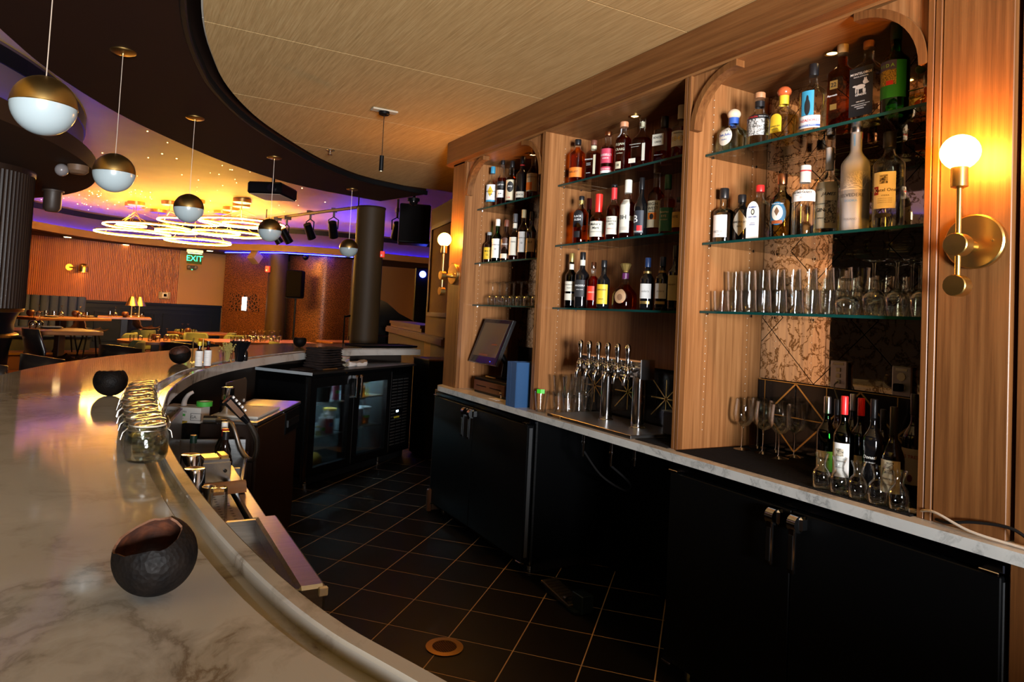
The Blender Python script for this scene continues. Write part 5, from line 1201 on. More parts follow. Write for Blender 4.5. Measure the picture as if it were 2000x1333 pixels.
# ---------------------------------------------------------------- far cooler under the bar
ca = R(36)
t = thing('glass_door_cooler', 'black glass-door cooler under the far end of the bar with lit shelves', 'cooler', (1.41, 5.495, 0), ca)
Lc, Dc, Hc = 1.60, .60, .94
inner = mat('cooler_lining', (.05, .058, .06), .35, .2)
cm = MB().box(0, .03, .08, .035, Dc, Hc-.02).box(Lc-.42, .03, .08, Lc, Dc, Hc-.02).box(0, Dc-.03, .08, Lc, Dc, Hc-.02).box(0, .03, .08, Lc, Dc, .11).box(0, .03, Hc-.10, Lc, Dc, Hc-.02).box(.58, .05, .1, .60, .14, Hc-.05)
obj('cabinet_body', cm, black_lam, t)
obj('lining', MB().box(.036, Dc-.04, .111, Lc-.421, Dc-.031, Hc-.101).box(.036, .08, .111, .042, Dc-.04, Hc-.101).box(Lc-.428, .08, .111, Lc-.422, Dc-.04, Hc-.101), inner, t)
obj('top', MB().bev(-.01, -.012, Hc-.02, Lc, Dc, Hc, .003), mat('cooler_top', (.02, .018, .017), .3, .4), t)
obj('edge_trim', MB().box(-.013, -.012, Hc-.026, -.009, Dc, Hc-.002), mat('lit_trim', (.45, .50, .54), .35, .3), t)  # pale colour stands in for bluish light caught on the steel trim
obj('corner_strip', MB().box(-.008, .0, .06, -.002, .03, Hc-.04).box(-.008, .045, .06, -.002, .055, Hc-.04), steel_dark, t)
obj('kick_plate', MB().box(.02, .09, .004, Lc-.02, Dc, .08), black_matte, t)
cglass = glass('cooler_glass', (.80, .84, .86), .8)
for x0 in (.005, .595):
    x1 = x0+.58; d = obj('door', MB().box(x0, 0, .10, x0+.07, .045, Hc-.05).box(x1-.07, 0, .10, x1, .045, Hc-.05).box(x0+.07, 0, .10, x1-.07, .045, .16).box(x0+.07, 0, Hc-.13, x1-.07, .045, Hc-.05), black_lam, t)
    obj('pane', MB().box(x0+.068, .018, .158, x1-.068, .024, Hc-.128), cglass, d)
    hx = x1-.03 if x0 < .3 else x0+.03
    obj('handle', MB().bev(hx-.018, -.045, Hc-.085, hx+.018, .0, Hc-.05, .005).bev(hx-.012, -.055, Hc-.25, hx+.012, -.042, Hc-.06, .004).bev(hx-.012, -.05, Hc-.25, hx+.012, 0, Hc-.23, .004), chrome, d, smooth=30)
    obj('door_edge', MB().box(x1-.004, -.001, .11, x1-.001, .002, Hc-.06), mat('grey_gasket', (.30, .31, .32), .5), d)
gr = MB()
for i in range(3):
    for k in range(22): gr.box(Lc-.36+i*.10, .026, .16+k*.03, Lc-.28+i*.10, .03, .17+k*.03)
o = obj('vent_louvres', gr, mat('louvre_grey', (.035, .035, .035), .5), t); o['kind'] = 'stuff'
obj('thermostat', MB().box(Lc-.30, .024, .46, Lc-.16, .03, .51), black_gloss, t); obj('readout', MB().box(Lc-.28, .022, .475, Lc-.24, .025, .495), emis('readout', (.5, .75, 1), 2.), t)
obj('yellow_sticker', MB().box(Lc-.31, .022, .42, Lc-.22, .026, .435), mat('yellow_sticker', (.5, .4, .02), .5), t)
sh_m = mat('white_wire_shelf', (.42, .48, .50), .4, .4)
for x0, x1, z in ((.04, .575, .655), (.04, .575, .38), (.605, Lc-.43, .655), (.605, Lc-.43, .38)):
    s_ = MB().box(x0, .09, z-.012, x1, .095, z)
    for k in range(int((x1-x0)/.02)): s_.box(x0+.004+k*.02, .09, z-.006, x0+.008+k*.02, Dc-.05, z)
    obj('wire_shelf', s_, sh_m, t)
obj('light_tube', MB().box(.10, .30, Hc-.108, .54, .34, Hc-.1).box(.64, .30, Hc-.108, Lc-.46, .34, Hc-.1), emis('cooler_led', (.62, .90, 1.0), 70.), t)
for X in (.06, Lc-.5): obj('foot', MB().lathe([(.02, .004), (.02, .03), (.012, .035), (.012, .1)], 12, (X, .06, 0)), chrome, t)
Mc = Matrix.Translation((1.41, 5.495, 0)) @ Matrix.Rotation(ca, 4, 'Z')
def in_cooler(name, label, x, y, z, prof, m, capp=None, tape=None, tz=(.4, .6), cat='bottle', fillm=None):
    p = Mc @ Vector((x+.17, y, z)); t = thing(name, label, cat, p, ca)
    obj('body', MB().lathe(prof, 16), m, t, smooth=40)
    if fillm: obj('contents', MB().lathe([(prof[1][0]*.92, .004), (prof[1][0]*.92, prof[-1][1]*.45)], 14), fillm, t, smooth=40)
    if capp: obj('cap', MB().lathe(capp[1], 14), capp[0], t, smooth=35)
    if tape:
        r_ = prof[1][0]; H_ = prof[-1][1]; obj('tape_label', MB().add([(r_*1.03*sin(a), -r_*1.03*cos(a), zz*H_) for a in [(-.9+1.8*k/6) for k in range(7)] for zz in tz], [(2*k, 2*k+2, 2*k+3, 2*k+1) for k in range(6)]), tape, t)
    return t
gt = mat('green_tape', (.05, .55, .02), .5); pl_w = mat('milky_plastic', (.45, .47, .47), .45); pl_p = mat('pink_plastic', (.45, .08, .14), .45)
sq_c = lambda r_, h: (mat('white_nozzle', (.7, .72, .72), .4), [(r_*.9, h), (r_*.9, h+.012), (r_*.4, h+.02), (r_*.15, h+.05), (0, h+.051)])
bt = lambda r_, h: [(r_*.9, 0), (r_, .004), (r_, h*.85), (r_*.8, h*.95), (r_*.6, h)]
in_cooler('squeeze_bottle', 'pink squeeze bottle with green tape on the upper cooler shelf', .37, .16, .656, bt(.032, .14), pl_p, sq_c(.032, .14), gt)
in_cooler('storage_tub', 'dark tub with green tape on the upper cooler shelf', .20, .20, .656, [(.085, 0), (.09, .004), (.10, .13)], mat('dark_tub', (.03, .035, .03), .4), (sh_m, [(.104, .13), (.104, .145), (0, .146)]), gt, (.6, .85), 'tub')
in_cooler('storage_tub', 'pink topped tub standing on the dark tub in the cooler', .22, .20, .803, [(.06, 0), (.065, .003), (.065, .045)], mat('pale_pink_tub', (.55, .30, .35), .5), None, gt, (.05, .3), 'tub')
in_cooler('squeeze_bottle', 'clear squeeze bottle with green tape low in the cooler', .17, .14, .381, bt(.032, .13), pl_w, sq_c(.032, .13), gt, (.25, .45))
in_cooler('squeeze_bottle', 'squeeze bottle with blue band and red syrup', .26, .13, .381, bt(.035, .125), mat('red_syrup', (.25, .03, .04), .4), sq_c(.035, .125), mat('blue_tape', (.03, .10, .30), .5), (.45, .75))
in_cooler('squeeze_bottle', 'squeeze bottle with yellow contents low in the cooler', .32, .20, .381, bt(.03, .14), mat('straw_plastic', (.35, .30, .14), .45), sq_c(.03, .14), gt, (.4, .55))
in_cooler('storage_tub', 'white tub with yellow lid low in the cooler', .40, .24, .381, [(.05, 0), (.053, .004), (.055, .17)], pl_w, (yel, [(.058, .17), (.058, .188), (0, .189)]), None, cat='tub')
in_cooler('syrup_jar', 'small clear jar low in the cooler beside the squeeze bottles', .11, .12, .381, bt(.03, .07), clear, (brass, [(.024, .068), (.024, .08), (0, .081)]), fillm=GOLD, cat='jar')
in_cooler('syrup_bottle', 'amber syrup bottle with white cap and green tape in the cooler', .70, .16, .656, bt(.033, .105), AMB, (capw, [(.022, .103), (.022, .128), (0, .129)]), gt, (.3, .6))
in_cooler('syrup_bottle', 'amber syrup bottle with white cap and bare glass in the cooler', .78, .18, .656, bt(.033, .10), AMB, (capw, [(.022, .098), (.022, .124), (0, .125)]))
in_cooler('syrup_jar', 'clear jar with gold lid in the cooler', .87, .20, .656, bt(.036, .11), clear, (brass, [(.03, .108), (.03, .124), (0, .125)]), fillm=GOLD, cat='jar')
in_cooler('storage_tub', 'white tub with purple band in the cooler', .72, .18, .381, [(.052, 0), (.054, .004), (.058, .15)], pl_w, (capw, [(.061, .15), (.061, .162), (0, .163)]), mat('purple_tape', (.22, .02, .20), .5), (.45, .85), 'tub')
in_cooler('storage_tub', 'clear tub with green tape half full of brown syrup', .86, .19, .381, [(.048, 0), (.050, .004), (.060, .155)], clear, (pl_w, [(.063, .155), (.063, .163), (0, .164)]), gt, (.4, .55), 'tub', DAMB)
in_cooler('citrus_bag', 'yellow bag on the floor of the cooler', .12, .15, .111, [(.05, 0), (.06, .02), (.05, .09), (.02, .12)], mat('yellow_bag', (.40, .25, .02), .5), cat='bag')
# things on top of the cooler: folded dark napkins, plates, white towel
np_m = mat('dark_napkin', (.016, .011, .010), .9, spec=.1)
def local(x, y, z): return Mc @ Vector((x, y, z))
def cloth(name, label, x, y, z, w, d, h, m, rz, group=None, wob=.006):
    t = thing(name, label, 'napkin', local(x, y, z), ca+rz, group); n_ = 10; vs = []; fs = []
    for k, zz in enumerate((0, h*.35, h*.7, h)):
        for i in range(n_+1):
            for j in (0, 1): pass
    m_ = MB(); L_ = []
    for zz, ins in ((0, .004), (h*.3, 0), (h*.75, 0), (h, .004)):
        ring = []
        for i in range(40):
            a = 2*pi*i/40; c, s = cos(a), sin(a); k = 1/((abs(c)**8+abs(s)**8)**.125)
            ring.append((c*k*(w/2-ins)+random.uniform(-wob, wob)*.6, s*k*(d/2-ins)+random.uniform(-wob, wob)*.6, zz+(random.uniform(-.2, .2)*h if 0 < zz < h else 0)+(wob*cos(2*a) if zz == h else 0)))
        L_.append(ring)
    vs = [p for r_ in L_ for p in r_]; fs = [(k*40+i, k*40+(i+1) % 40, k*40+40+(i+1) % 40, k*40+40+i) for k in range(3) for i in range(40)]
    fs += [tuple(range(39, -1, -1)), tuple(range(120, 160))]
    obj('folded_cloth', MB().add(vs, fs), m, t, smooth=50)
    obj('hem', MB().box(-w/2+.01, -d/2+.002, h*.45, w/2-.01, -d/2+.004, h*.55), m, t)
    return t
for k in range(9):
    cloth('napkin', 'dark folded napkin, %s from the bottom of the stack on the cooler' % ORD[k], .36+random.uniform(-.012, .012), .17+random.uniform(-.012, .012), Hc+.001+k*.0205, .30 if k > 2 else .36, .20, .0165, np_m, R(random.uniform(-5, 5)), 'stacked dark napkins')
cloth('napkin', 'dark napkin lying loose beside the napkin stack', .10, .18, Hc+.001, .22, .16, .012, np_m, R(12))
t = thing('plate', 'cream plates stacked beside the dark napkins', 'plate', local(.63, .19, Hc+.001), ca)
t['label'] = 'top cream plate of the stack beside the dark napkins'
plp = [(.001, .004), (.045, .004), (.07, .012), (.071, .015), (.045, .008), (.001, .008)]
obj('dish', MB().lathe(plp, 24, closed=False), mat('cream_china', (.55, .48, .36), .3), t, smooth=40); obj('foot_ring', MB().torus((0, 0, .003), .035, .003, 20, 6), mat('cream_china', (.55, .48, .36), .3), t)
for k in range(1, 7): o = dup(t, local(.63, .19, Hc+.001+k*.0125)); o['label'] = 'cream plate, %s from the bottom of the stack by the napkins' % ORD[k]; o['group'] = 'stacked cream plates'
t['label'] = 'cream plate at the bottom of the stack by the napkins'; t['group'] = 'stacked cream plates'
cloth('towel', 'white rumpled bar towel beside the plates', .84, .20, Hc+.001, .26, .12, .04, mat('white_towel', (.55, .52, .50), .9), R(-6), wob=.014)
t = thing('wooden_spoon', 'pale wooden spoon at the edge of the cooler top', 'spoon', local(.36, .045, Hc+.001), ca+R(5)); obj('bowl', MB().sphere((0, 0, .008), .022, 14, 8, .35), oak, t, smooth=50); obj('stick', MB().tube([(-.02, 0, .008), (-.16, .02, .008)], .006, 8), oak, t)
t = thing('serving_tray', 'flat black tray lying on the end of the bar', 'tray', (2.55, 7.05, Z1), R(14)); obj('plate', MB().bev(-.36, -.17, 0, .36, .17, .012, .003), black_lam, t); obj('raised_edge', MB().box(-.36, -.17, .012, .36, -.16, .022).box(-.36, .16, .012, .36, .17, .022).box(-.36, -.16, .012, -.35, .16, .022).box(.35, -.16, .012, .36, .16, .022), black_lam, t)

# ================================================================ steel units under the bar
def lx(Y, s): return bar_pt(Y, s).x
t = thing('drainboard', 'perforated stainless drainboard under the bar holding the shaker tins', 'drainboard', (.2, 2.45, 0))
wpart('frame', MB().box(-.14, 2.21, .70, .405, 2.95, .72).bev(.405, 2.21, .66, .455, 2.95, .815, .006).box(-.14, 2.93, .72, .405, 2.95, .81).box(-.16, 2.21, .66, -.14, 2.95, .95), steel, t)
ins = MB().box(-.14, 2.22, .790, .395, 2.93, .796)
wpart('perforated_plate', ins, steel, t)
ho = MB()
for i in range(14):
    for j in range(22): ho.lathe([(.006, 0), (0, .0003)], 8, (.37-i*.034, 2.25+j*.03, .7965), sx=1.0, sy=.5)
o = wpart('drain_holes', ho, black_matte, t); o['kind'] = 'stuff'
for Y in (2.25, 2.90): wpart('leg', MB().cyl((.38, Y, .004), (.38, Y, .66), .018), steel_dark, t)
t = thing('ice_bin', 'stainless ice bin with broad front rim under the bar', 'ice bin', (.2, 1.9, 0))
wpart('front_rim', MB().bev(.415, 1.62, .60, .482, 2.203, .822, .008), steel, t)
wpart('bin_floor', MB().box(-.16, 1.62, .770, .416, 2.19, .776), steel, t)
wpart('side_wall', MB().box(-.16, 2.19, .60, .416, 2.205, .815).box(-.16, 1.62, .60, .416, 1.634, .815).box(-.18, 1.62, .6, -.16, 2.205, .95), steel, t)
wpart('body', MB().box(-.15, 1.64, .30, .41, 2.18, .77), steel_dark, t)
for Y in (1.67, 2.15): wpart('leg', MB().cyl((.38, Y, .004), (.38, Y, .31), .018), steel_dark, t)
wpart('white_bumper', MB().bev(.462, 1.610, .797, .484, 1.622, .818, .002), capw, t)
def tin(label, px, py, r_, h):
    p = onz(px, py, .797+h); t = thing('shaker_tin', label, 'shaker', (p.x, p.y, .797), 0)
    obj('cup', MB().lathe([(r_*1.1, 0), (r_*1.12, .004), (r_, h-.004), (r_*.93, h), (0, h-.003)], 26), chrome, t, smooth=30)
    obj('rolled_rim', MB().torus((0, 0, .003), r_*1.11, .002, 28, 6), chrome, t)
tin('upturned steel shaker tin standing nearer the sink', 373, 888, .034, .125)
tin('upturned steel shaker tin standing nearer the jigger', 380.5, 915, .034, .125)
p = onz(408, 949, .90)
t = thing('jigger', 'steel double-ended jigger on the drainboard', 'jigger', (p.x, p.y, .797))
obj('upper_cup', MB().lathe([(.008, .045), (.021, .100), (.0195, .100), (.006, .048)], 20, closed=False), steel, t, smooth=30); obj('lower_cup', MB().lathe([(.017, 0), (.008, .045)], 20, closed=False), steel, t, smooth=30)
p = onz(428, 952, .907)
t = thing('mixing_glass', 'upturned clear glass on the drainboard beside the jigger', 'glass', (p.x, p.y, .797))
obj('bowl', MB().lathe([(.029, 0), (.030, .004), (.026, .104), (.024, .110), (.0005, .108)], 22, closed=False), clear_thick, t, smooth=40); obj('heavy_base', MB().lathe([(.0005, .098), (.0245, .098), (.0245, .107), (.0005, .107)], 20, closed=False), clear_thick, t, smooth=40)
p = onz(458, 952, .84)
t = thing('towel_roll', 'brown rolled hand towel on the rim of the drainboard', 'towel', (p.x-.03, p.y+.02, .816), R(8)); obj('roll', MB().cyl((-.09, 0, .02), (.07, 0, .02), .020, seg=18), mat('kraft_towel', (.36, .20, .11), .8), t, smooth=40)
obj('loose_end', MB().add([(-.09, -.02, .02), (.07, -.02, .02), (.07, -.026, .002), (-.09, -.026, .002)], [(0, 1, 2, 3)]), mat('kraft_towel', (.36, .20, .11), .8), t)
# steel utensil box with a knob
p = onz(423, 941, .80)
t = thing('utensil_box', 'steel utensil box with a black knob behind the jigger', 'box', (p.x, p.y, .797), R(6))
obj('front_plate', MB().bev(-.055, -.002, 0, .050, .004, .075, .002), mat('light_steel', (.7, .7, .7), .25, 1), t); obj('tray', MB().box(-.05, .004, 0, .045, .11, .085), steel, t); obj('knob', MB().sphere((.028, -.006, .042), .007, 12, 8), black_gloss, t, smooth=60)
obj('bar_rods', MB().box(-.045, .02, .085, .01, .10, .09).box(.018, .02, .085, .044, .10, .095), brass, t)
# bottle well
t = thing('speed_rail', 'steel bottle rail with a slanting guard under the bar', 'rail', (.3, 3.1, 0))
pA, pB = bar_pt(2.97, -.30), bar_pt(3.62, -.34)
Mr, Lr = fr((pA.x, pA.y), (pB.x, pB.y))
obj('trough', MB().box(0, 0, .62, Lr, .30, .635).box(0, .30, .62, Lr, .315, .95).box(0, 0, .62, .012, .30, .80).box(Lr-.012, 0, .62, Lr, .30, .80).xf(Matrix.Translation((-.3, -3.1, 0)) @ Mr), steel, t)
obj('guard', MB().bev(0, -.016, .66, Lr, 0, .74, .003).xf(Matrix.Translation((-.3, -3.1, 0)) @ Mr), steel_dark, t)
for u in (.03, Lr-.03): obj('leg', MB().cyl((u, .03, .004), (u, .03, .62), .016).xf(Matrix.Translation((-.3, -3.1, 0)) @ Mr), steel_dark, t)
def rail_bottle(label, u, v, r_, h, gl, labm, capm_, txts=()):
    p = Mr @ Vector((u, v, .636)); t = thing('liquor_bottle', label, 'bottle', p, R(60))
    obj('glass_body', MB().lathe([(r_*.9, 0), (r_, .005), (r_, h*.56), (r_*.38, h*.74), (r_*.36, h*.92)], 20), gl, t, smooth=40)
    obj('cap', MB().lathe([(r_*.42, h*.88), (r_*.42, h), (0, h)], 14), capm_, t, smooth=30)
    S = Surf(r_, False)
    if labm:
        obj('front_label', patch(S, -1.1*r_, 1.1*r_, h*.10, h*.48), labm, t, smooth=60)
        m_ = MB()
        for s_, z_, wd, hh in txts: q_ = lettering(S, s_, 0, z_*h, wd*r_, hh*h, .0015); m_.add(q_.v, q_.f)
        if m_.v: obj('lettering', m_, ink, t)
rail_bottle('dark brown bottle with white label in the rail', .14, .07, .034, .29, BRNG, white_p, capb, [('BITTERS', .36, 1.4, .05), ('44', .24, .6, .06)])
rail_bottle('clear bottle with yellow label in the rail', .16, .20, .034, .27, clear, mat('lime_label', (.42, .40, .06), .5), mat('dark_green_cap', (.005, .03, .02), .4), [('SODA', .34, 1.2, .05)])
rail_bottle('dark bottle with red neck in the rail', .26, .08, .034, .28, BRNG, paper, capr, [('AMARO', .34, 1.3, .05)])
rail_bottle('black bottle with white cap in the rail beside the hose', .38, .09, .035, .29, BLKG, paper, capw, [('GIN', .34, .9, .05)])
rail_bottle('green bottle at the end of the rail', .50, .10, .035, .28, DGREEN, None, capb)

# glove box, tape and steel sink beyond the rail
t = thing('hand_sink', 'stainless hand sink with gooseneck faucet under the bar', 'sink', (.3, 3.9, 0))
pA, pB = bar_pt(3.66, -.02), bar_pt(4.30, -.02)
Ms, Ls = fr((pA.x, pA.y), (pB.x, pB.y)); Mi = Matrix.Translation((-.3, -3.9, 0)) @ Ms
obj('basin', MB().box(0, 0, .60, Ls, .33, .62).box(0, 0, .62, Ls, .02, .83).box(0, .31, .62, Ls, .33, .83).box(0, 0, .62, .02, .33, .83).box(Ls-.02, 0, .62, Ls, .33, .83).xf(Mi), steel, t)
obj('splash_back', MB().box(-.02, .33, .60, Ls+.05, .34, .98).xf(Mi), steel, t)
obj('ledge', MB().box(-.03, .18, .83, Ls, .33, .845).xf(Mi), steel, t)
for u in (.04, Ls-.04): obj('leg', MB().cyl((u, .04, .004), (u, .04, .6), .018).xf(Mi), steel_dark, t)
fc = MB().tube(catmull([(.30, .28, .84), (.30, .28, .93), (.30, .25, .975), (.30, .16, .975), (.30, .10, .93)], 6), .012, 12).cyl((.22, .28, .86), (.38, .28, .86), .018).cyl((.22, .28, .845), (.22, .28, .90), .016).cyl((.38, .28, .845), (.38, .28, .90), .016)
obj('faucet', fc.xf(Mi), chrome, t, smooth=50)
p = onz(350, 829, .842)
p2 = onz(381, 829, .842)
Mg, Lg = fr((onz(316, 826, .84).x, onz(316, 826, .84).y), (p2.x, p2.y))
t = thing('glove_box', 'white cardboard glove box with green stripe under the bar', 'box', (p.x, p.y, .8455))
Mgi = Matrix.Translation((-p.x, -p.y, -.8455)) @ Mg
Lg = max(.2, min(.26, Lg))
obj('carton', MB().bev(0, 0, .8455, Lg, .11, .925, .002).xf(Mgi), mat('carton_white', (.50, .48, .45), .7), t)
obj('green_stripe', MB().box(Lg*.32, -.0012, .880, Lg*.60, 0, .892).xf(Mgi), mat('carton_green', (.05, .30, .05), .6), t)
tm = MB(); q_ = text_mb('Latex Gloves', .019); tm.add([(Lg*.38+x, -.0015, .905+y) for x, y, z in q_.v], q_.f); q_ = text_mb('GA.', .022); tm.add([(Lg*.83+x, -.0015, .877+y) for x, y, z in q_.v], q_.f)
for k in range(4): tm.box(Lg*.74+(.0 if k != 1 else .055), -.0015, .860 if k != 3 else .895, Lg*.74+(.055 if k > 1 else .002)+(.055 if k == 1 else 0), -.0008, .897 if k < 2 else (.862 if k == 2 else .897))
q_ = text_mb('powder free', .009); tm.add([(Lg*.45+x, -.0015, .870+y) for x, y, z in q_.v], q_.f)
obj('lettering', tm.xf(Mgi), ink, t)
obj('glove_slot', MB().lathe([(.05, 0), (0, .0008)], 18, (Lg*.5, .055, .9255), sy=.4).xf(Mgi), mat('slot_grey', (.15, .15, .15), .8), t)
gl_m = mat('pale_glove', (.42, .36, .33), .7)
obj('glove_tuft', MB().tube(catmull([(Lg*.42, .055, .925), (Lg*.45, .05, .955), (Lg*.56, .04, .985), (Lg*.66, .05, 1.0)], 5), lambda u: .016-.008*u, 8).xf(Mgi), gl_m, t, smooth=60)
p = Mg @ Vector((Lg*.92, .075, .926))
t = thing('tape_roll', 'roll of green masking tape lying on the glove box', 'tape', p); obj('tape', MB().lathe([(.026, 0), (.040, 0), (.040, .024), (.026, .024), (.026, 0)], 30, closed=False), mat('green_tape_roll', (.04, .34, .03), .6), t, smooth=30); obj('core', MB().lathe([(.0245, .001), (.026, .001), (.026, .0235), (.0245, .0235), (.0245, .001)], 30, closed=False), mat('core_card', (.45, .36, .24), .8), t, smooth=30)
t = thing('yellow_notepad', 'yellow notepad in front of the glove box', 'notepad', (onz(340, 842, .80).x, onz(340, 842, .80).y, .848), R(50)); obj('sheets', MB().bev(-.05, -.07, 0, .05, .07, .008, .001), mat('legal_yellow', (.42, .30, .02), .7), t); obj('print_lines', MB().box(-.04, -.05, .008, .04, -.047, .0083).box(-.04, -.02, .008, .04, -.017, .0083).box(-.04, .01, .008, .04, .013, .0083), ink, t)

# prep station with cutting board and splash guard
pA, pB = onz(501, 826, .86), onz(585, 785, .86)
Mq, Lq = fr((pA.x, pA.y), (pB.x, pB.y))
t = thing('prep_station', 'brown-sided prep station with steel top and splash guard', 'prep counter', (pA.x, pA.y, 0)); Mqi = Matrix.Translation((-pA.x, -pA.y, 0)) @ Mq
obj('cabinet_body', MB().box(0, .01, .08, Lq, .29, .845).xf(Mqi), grain('prep_brown', (.010, .004, .0016), (.020, .008, .003), (20, 20, 2), rough=.45), t)
obj('steel_top', MB().bev(-.01, -.008, .845, Lq+.01, .30, .862, .003).xf(Mqi), steel, t)
obj('splash_guard', MB().prism([(0, 0), (.34, 0), (.34, .13), (.33, .15), (.31, .16), (0, .16)], 0, .006).xf(Mqi @ Matrix.Translation((.30, .285, .862)) @ Matrix.Rotation(R(90), 4, 'X')), mat('smoked_panel', (.10, .07, .05), .2, .4), t)
obj('guard_bolt', MB().lathe([(.010, 0), (.010, .004), (0, .005)], 14).xf(Mqi @ Matrix.Translation((.60, .278, .885)) @ Matrix.Rotation(R(90), 4, 'X')), capw, t)
obj('door_seam', MB().box(Lq*.62, .006, .12, Lq*.625, .01, .84).xf(Mqi), steel, t)
obj('door', MB().bev(.012, -.006, .10, Lq*.61, .01, .835, .003).xf(Mqi), grain('prep_brown', (.010, .004, .0016), (.020, .008, .003), (20, 20, 2), rough=.45), t)
obj('drawer', MB().bev(Lq*.64, -.006, .70, Lq-.01, .01, .835, .003).xf(Mqi), black_lam, t); obj('drawer_pull', MB().box(Lq*.68, -.012, .74, Lq-.03, -.006, .78).xf(Mqi), steel_dark, t)
for u in (.04, Lq-.04): obj('foot', MB().cyl((u, .05, .004), (u, .05, .08), .018).xf(Mqi), steel_dark, t)
p = Mq @ Vector((.28, .14, .8625)); d_q = Vector((pB.x-pA.x, pB.y-pA.y))
t = thing('cutting_board', 'thin white cutting board on the prep station', 'cutting board', p, math.atan2(d_q.y, d_q.x)); obj('board', MB().bev(-.20, -.12, 0, .20, .12, .014, .004), mat('white_board', (.55, .52, .47), .5), t); obj('grip_hole', MB().box(.15, -.03, .0141, .17, .03, .0146), grey_p, t)
p = onz(442, 812, .86)
t = thing('steel_canister', 'polished steel pitcher standing behind the soda gun', 'pitcher', (p.x, p.y, .8625)); obj('cup', MB().lathe([(.036, 0), (.038, .004), (.033, .15), (.030, .152), (0, .150)], 26), chrome, t, smooth=30); obj('black_band', MB().lathe([(.0375, .055), (.0372, .085)], 26, closed=False), black_lam, t, smooth=60)
# soda gun and its hose
ps_ = [(420, 821), (446, 824), (457, 838), (470, 878), (486, 898), (498, 893), (502, 862), (494, 840), (484, 825)]
hose = [at(x, y, 3.35-.02*k) for k, (x, y) in enumerate(ps_)]
t = thing('soda_gun', 'soda gun with amber button pad on a ribbed steel hose', 'soda gun', hose[0])
hp = catmull(hose, 12)
obj('hose', MB().tube([p_-hose[0] for p_ in hp], lambda u: .0125+.0012*sin(u*620), 10), mat('hose_steel', (.40, .37, .34), .3, 1), t, smooth=60)
g0, g1 = at(484, 825, 3.19), at(443, 780, 3.15)
obj('nozzle_grip', MB().tube([g0-hose[0], (g0*.55+g1*.45)-hose[0], g1-hose[0]], lambda u: .014+.012*u, 12), black_gloss, t, smooth=60)
bd = (g1-g0).normalized(); sd = bd.cross(Vector((0, 0, 1))).normalized(); upv = sd.cross(bd)
bt_ = MB()
for k in range(5):
    for j in (-1, 1):
        c_ = g0+(g1-g0)*(.35+.14*k)+upv*.026+sd*(.009*j); bt_.cyl(c_-upv*.004-hose[0], c_+upv*.006-hose[0], .005, seg=8)
obj('buttons', bt_, mat('clear_button', (.55, .52, .48), .3), t)
obj('label_strip', MB().add([(g0+(g1-g0)*.30-sd*.027+upv*.012-hose[0]), (g0+(g1-g0)*.95-sd*.031+upv*.012-hose[0]), (g0+(g1-g0)*.95-sd*.031-upv*.012-hose[0]), (g0+(g1-g0)*.30-sd*.027-upv*.012-hose[0])], [(0, 1, 2, 3)]), mat('amber_plate', (.10, .04, .012), .3), t)
obj('holster', MB().cyl(hose[0]-hose[0]+Vector((-.05, .02, 0)), Vector((.012, 0, 0)), .02, seg=14), steel_dark, t)

# ================================================================ lights over the bar
white_glass = mat('opal_glass', (.30, .36, .38), .25, spec=.5)
spots_ = [(86, 207), (223, 338), (368.5, 407), (527, 450), (681, 485)]
lab_ = ['brass-capped white globe pendant above the lone coconut bowl', 'brass-capped white globe pendant next beyond the lone coconut bowl', 'brass-capped white globe pendant hanging before the glowing rings', 'brass-capped white globe pendant hanging below the projector', 'brass-capped white globe pendant hanging beside the round column']
for (px, py), lb in zip(spots_, lab_):
    p = onz(px, py, 2.115)
    t = thing('pendant_globe', lb, 'pendant lamp', (p.x, p.y, 2.755), group='globe pendants over the bar')
    zc = 2.115-2.755; r_ = .1
    up = [(r_*sin(R(a)), r_*cos(R(a))) for a in range(90, -1, -9)]
    obj('brass_cap', MB().lathe([(r_*1.004, -.002)]+[(x*1.004, z*1.004) for x, z in up], 32, (0, 0, zc)), brass_dk, t, smooth=60)
    lo = [(r_*sin(R(a)), -r_*cos(R(a))) for a in range(0, 91, 9)]
    obj('opal_bowl', MB().lathe(lo, 32, (0, 0, zc), closed=False), white_glass, t, smooth=60)
    obj('seam_ring', MB().torus((0, 0, zc), .1005, .0012, 36, 6), brass, t)
    obj('wire', MB().cyl((0, 0, zc+.099), (0, 0, 0), .0018, seg=6), mat('pale_wire', (.55, .45, .36), .4, .5), t)
    obj('canopy', MB().lathe([(.062, 0), (.062, -.006), (.05, -.012), (.008, -.014), (.006, -.024), (0, -.024)], 28), brass_dk, t, smooth=30)
p = onz(751, 215, 2.78)
t = thing('pencil_pendant', 'slim black cylinder pendant on a cord from the tan ceiling', 'pendant lamp', (p.x, p.y, 2.78))
obj('mount_plate', MB().bev(-.085, -.03, -.012, .085, .03, 0, .003), mat('linen_plate', (.36, .30, .22), .7), t)
obj('canopy', MB().lathe([(.035, -.012), (.035, -.03), (.03, -.034), (0, -.035)], 20), black_lam, t, smooth=30)
obj('cord', MB().cyl((0, 0, -.035), (0, 0, -.30), .0022, seg=6), black_matte, t)
obj('cylinder', MB().lathe([(.010, -.30), (.014, -.302), (.014, -.40), (.011, -.402)], 16), black_lam, t, smooth=30)
obj('lens', MB().lathe([(.010, -.4015), (0, -.403)], 12), emis('small_warm', (1, .75, .45), 1.5), t)
p = onz(645, 293, 2.78)
t = thing('sprinkler_head', 'small chrome sprinkler head in the tan ceiling', 'sprinkler', (p.x, p.y, 2.78))
obj('escutcheon', MB().lathe([(.038, 0), (.038, -.004), (.02, -.010), (0, -.011)], 20), chrome, t, smooth=30); obj('body', MB().lathe([(.008, -.01), (.008, -.035), (.022, -.038), (.022, -.041), (0, -.042)], 14), chrome, t, smooth=30)

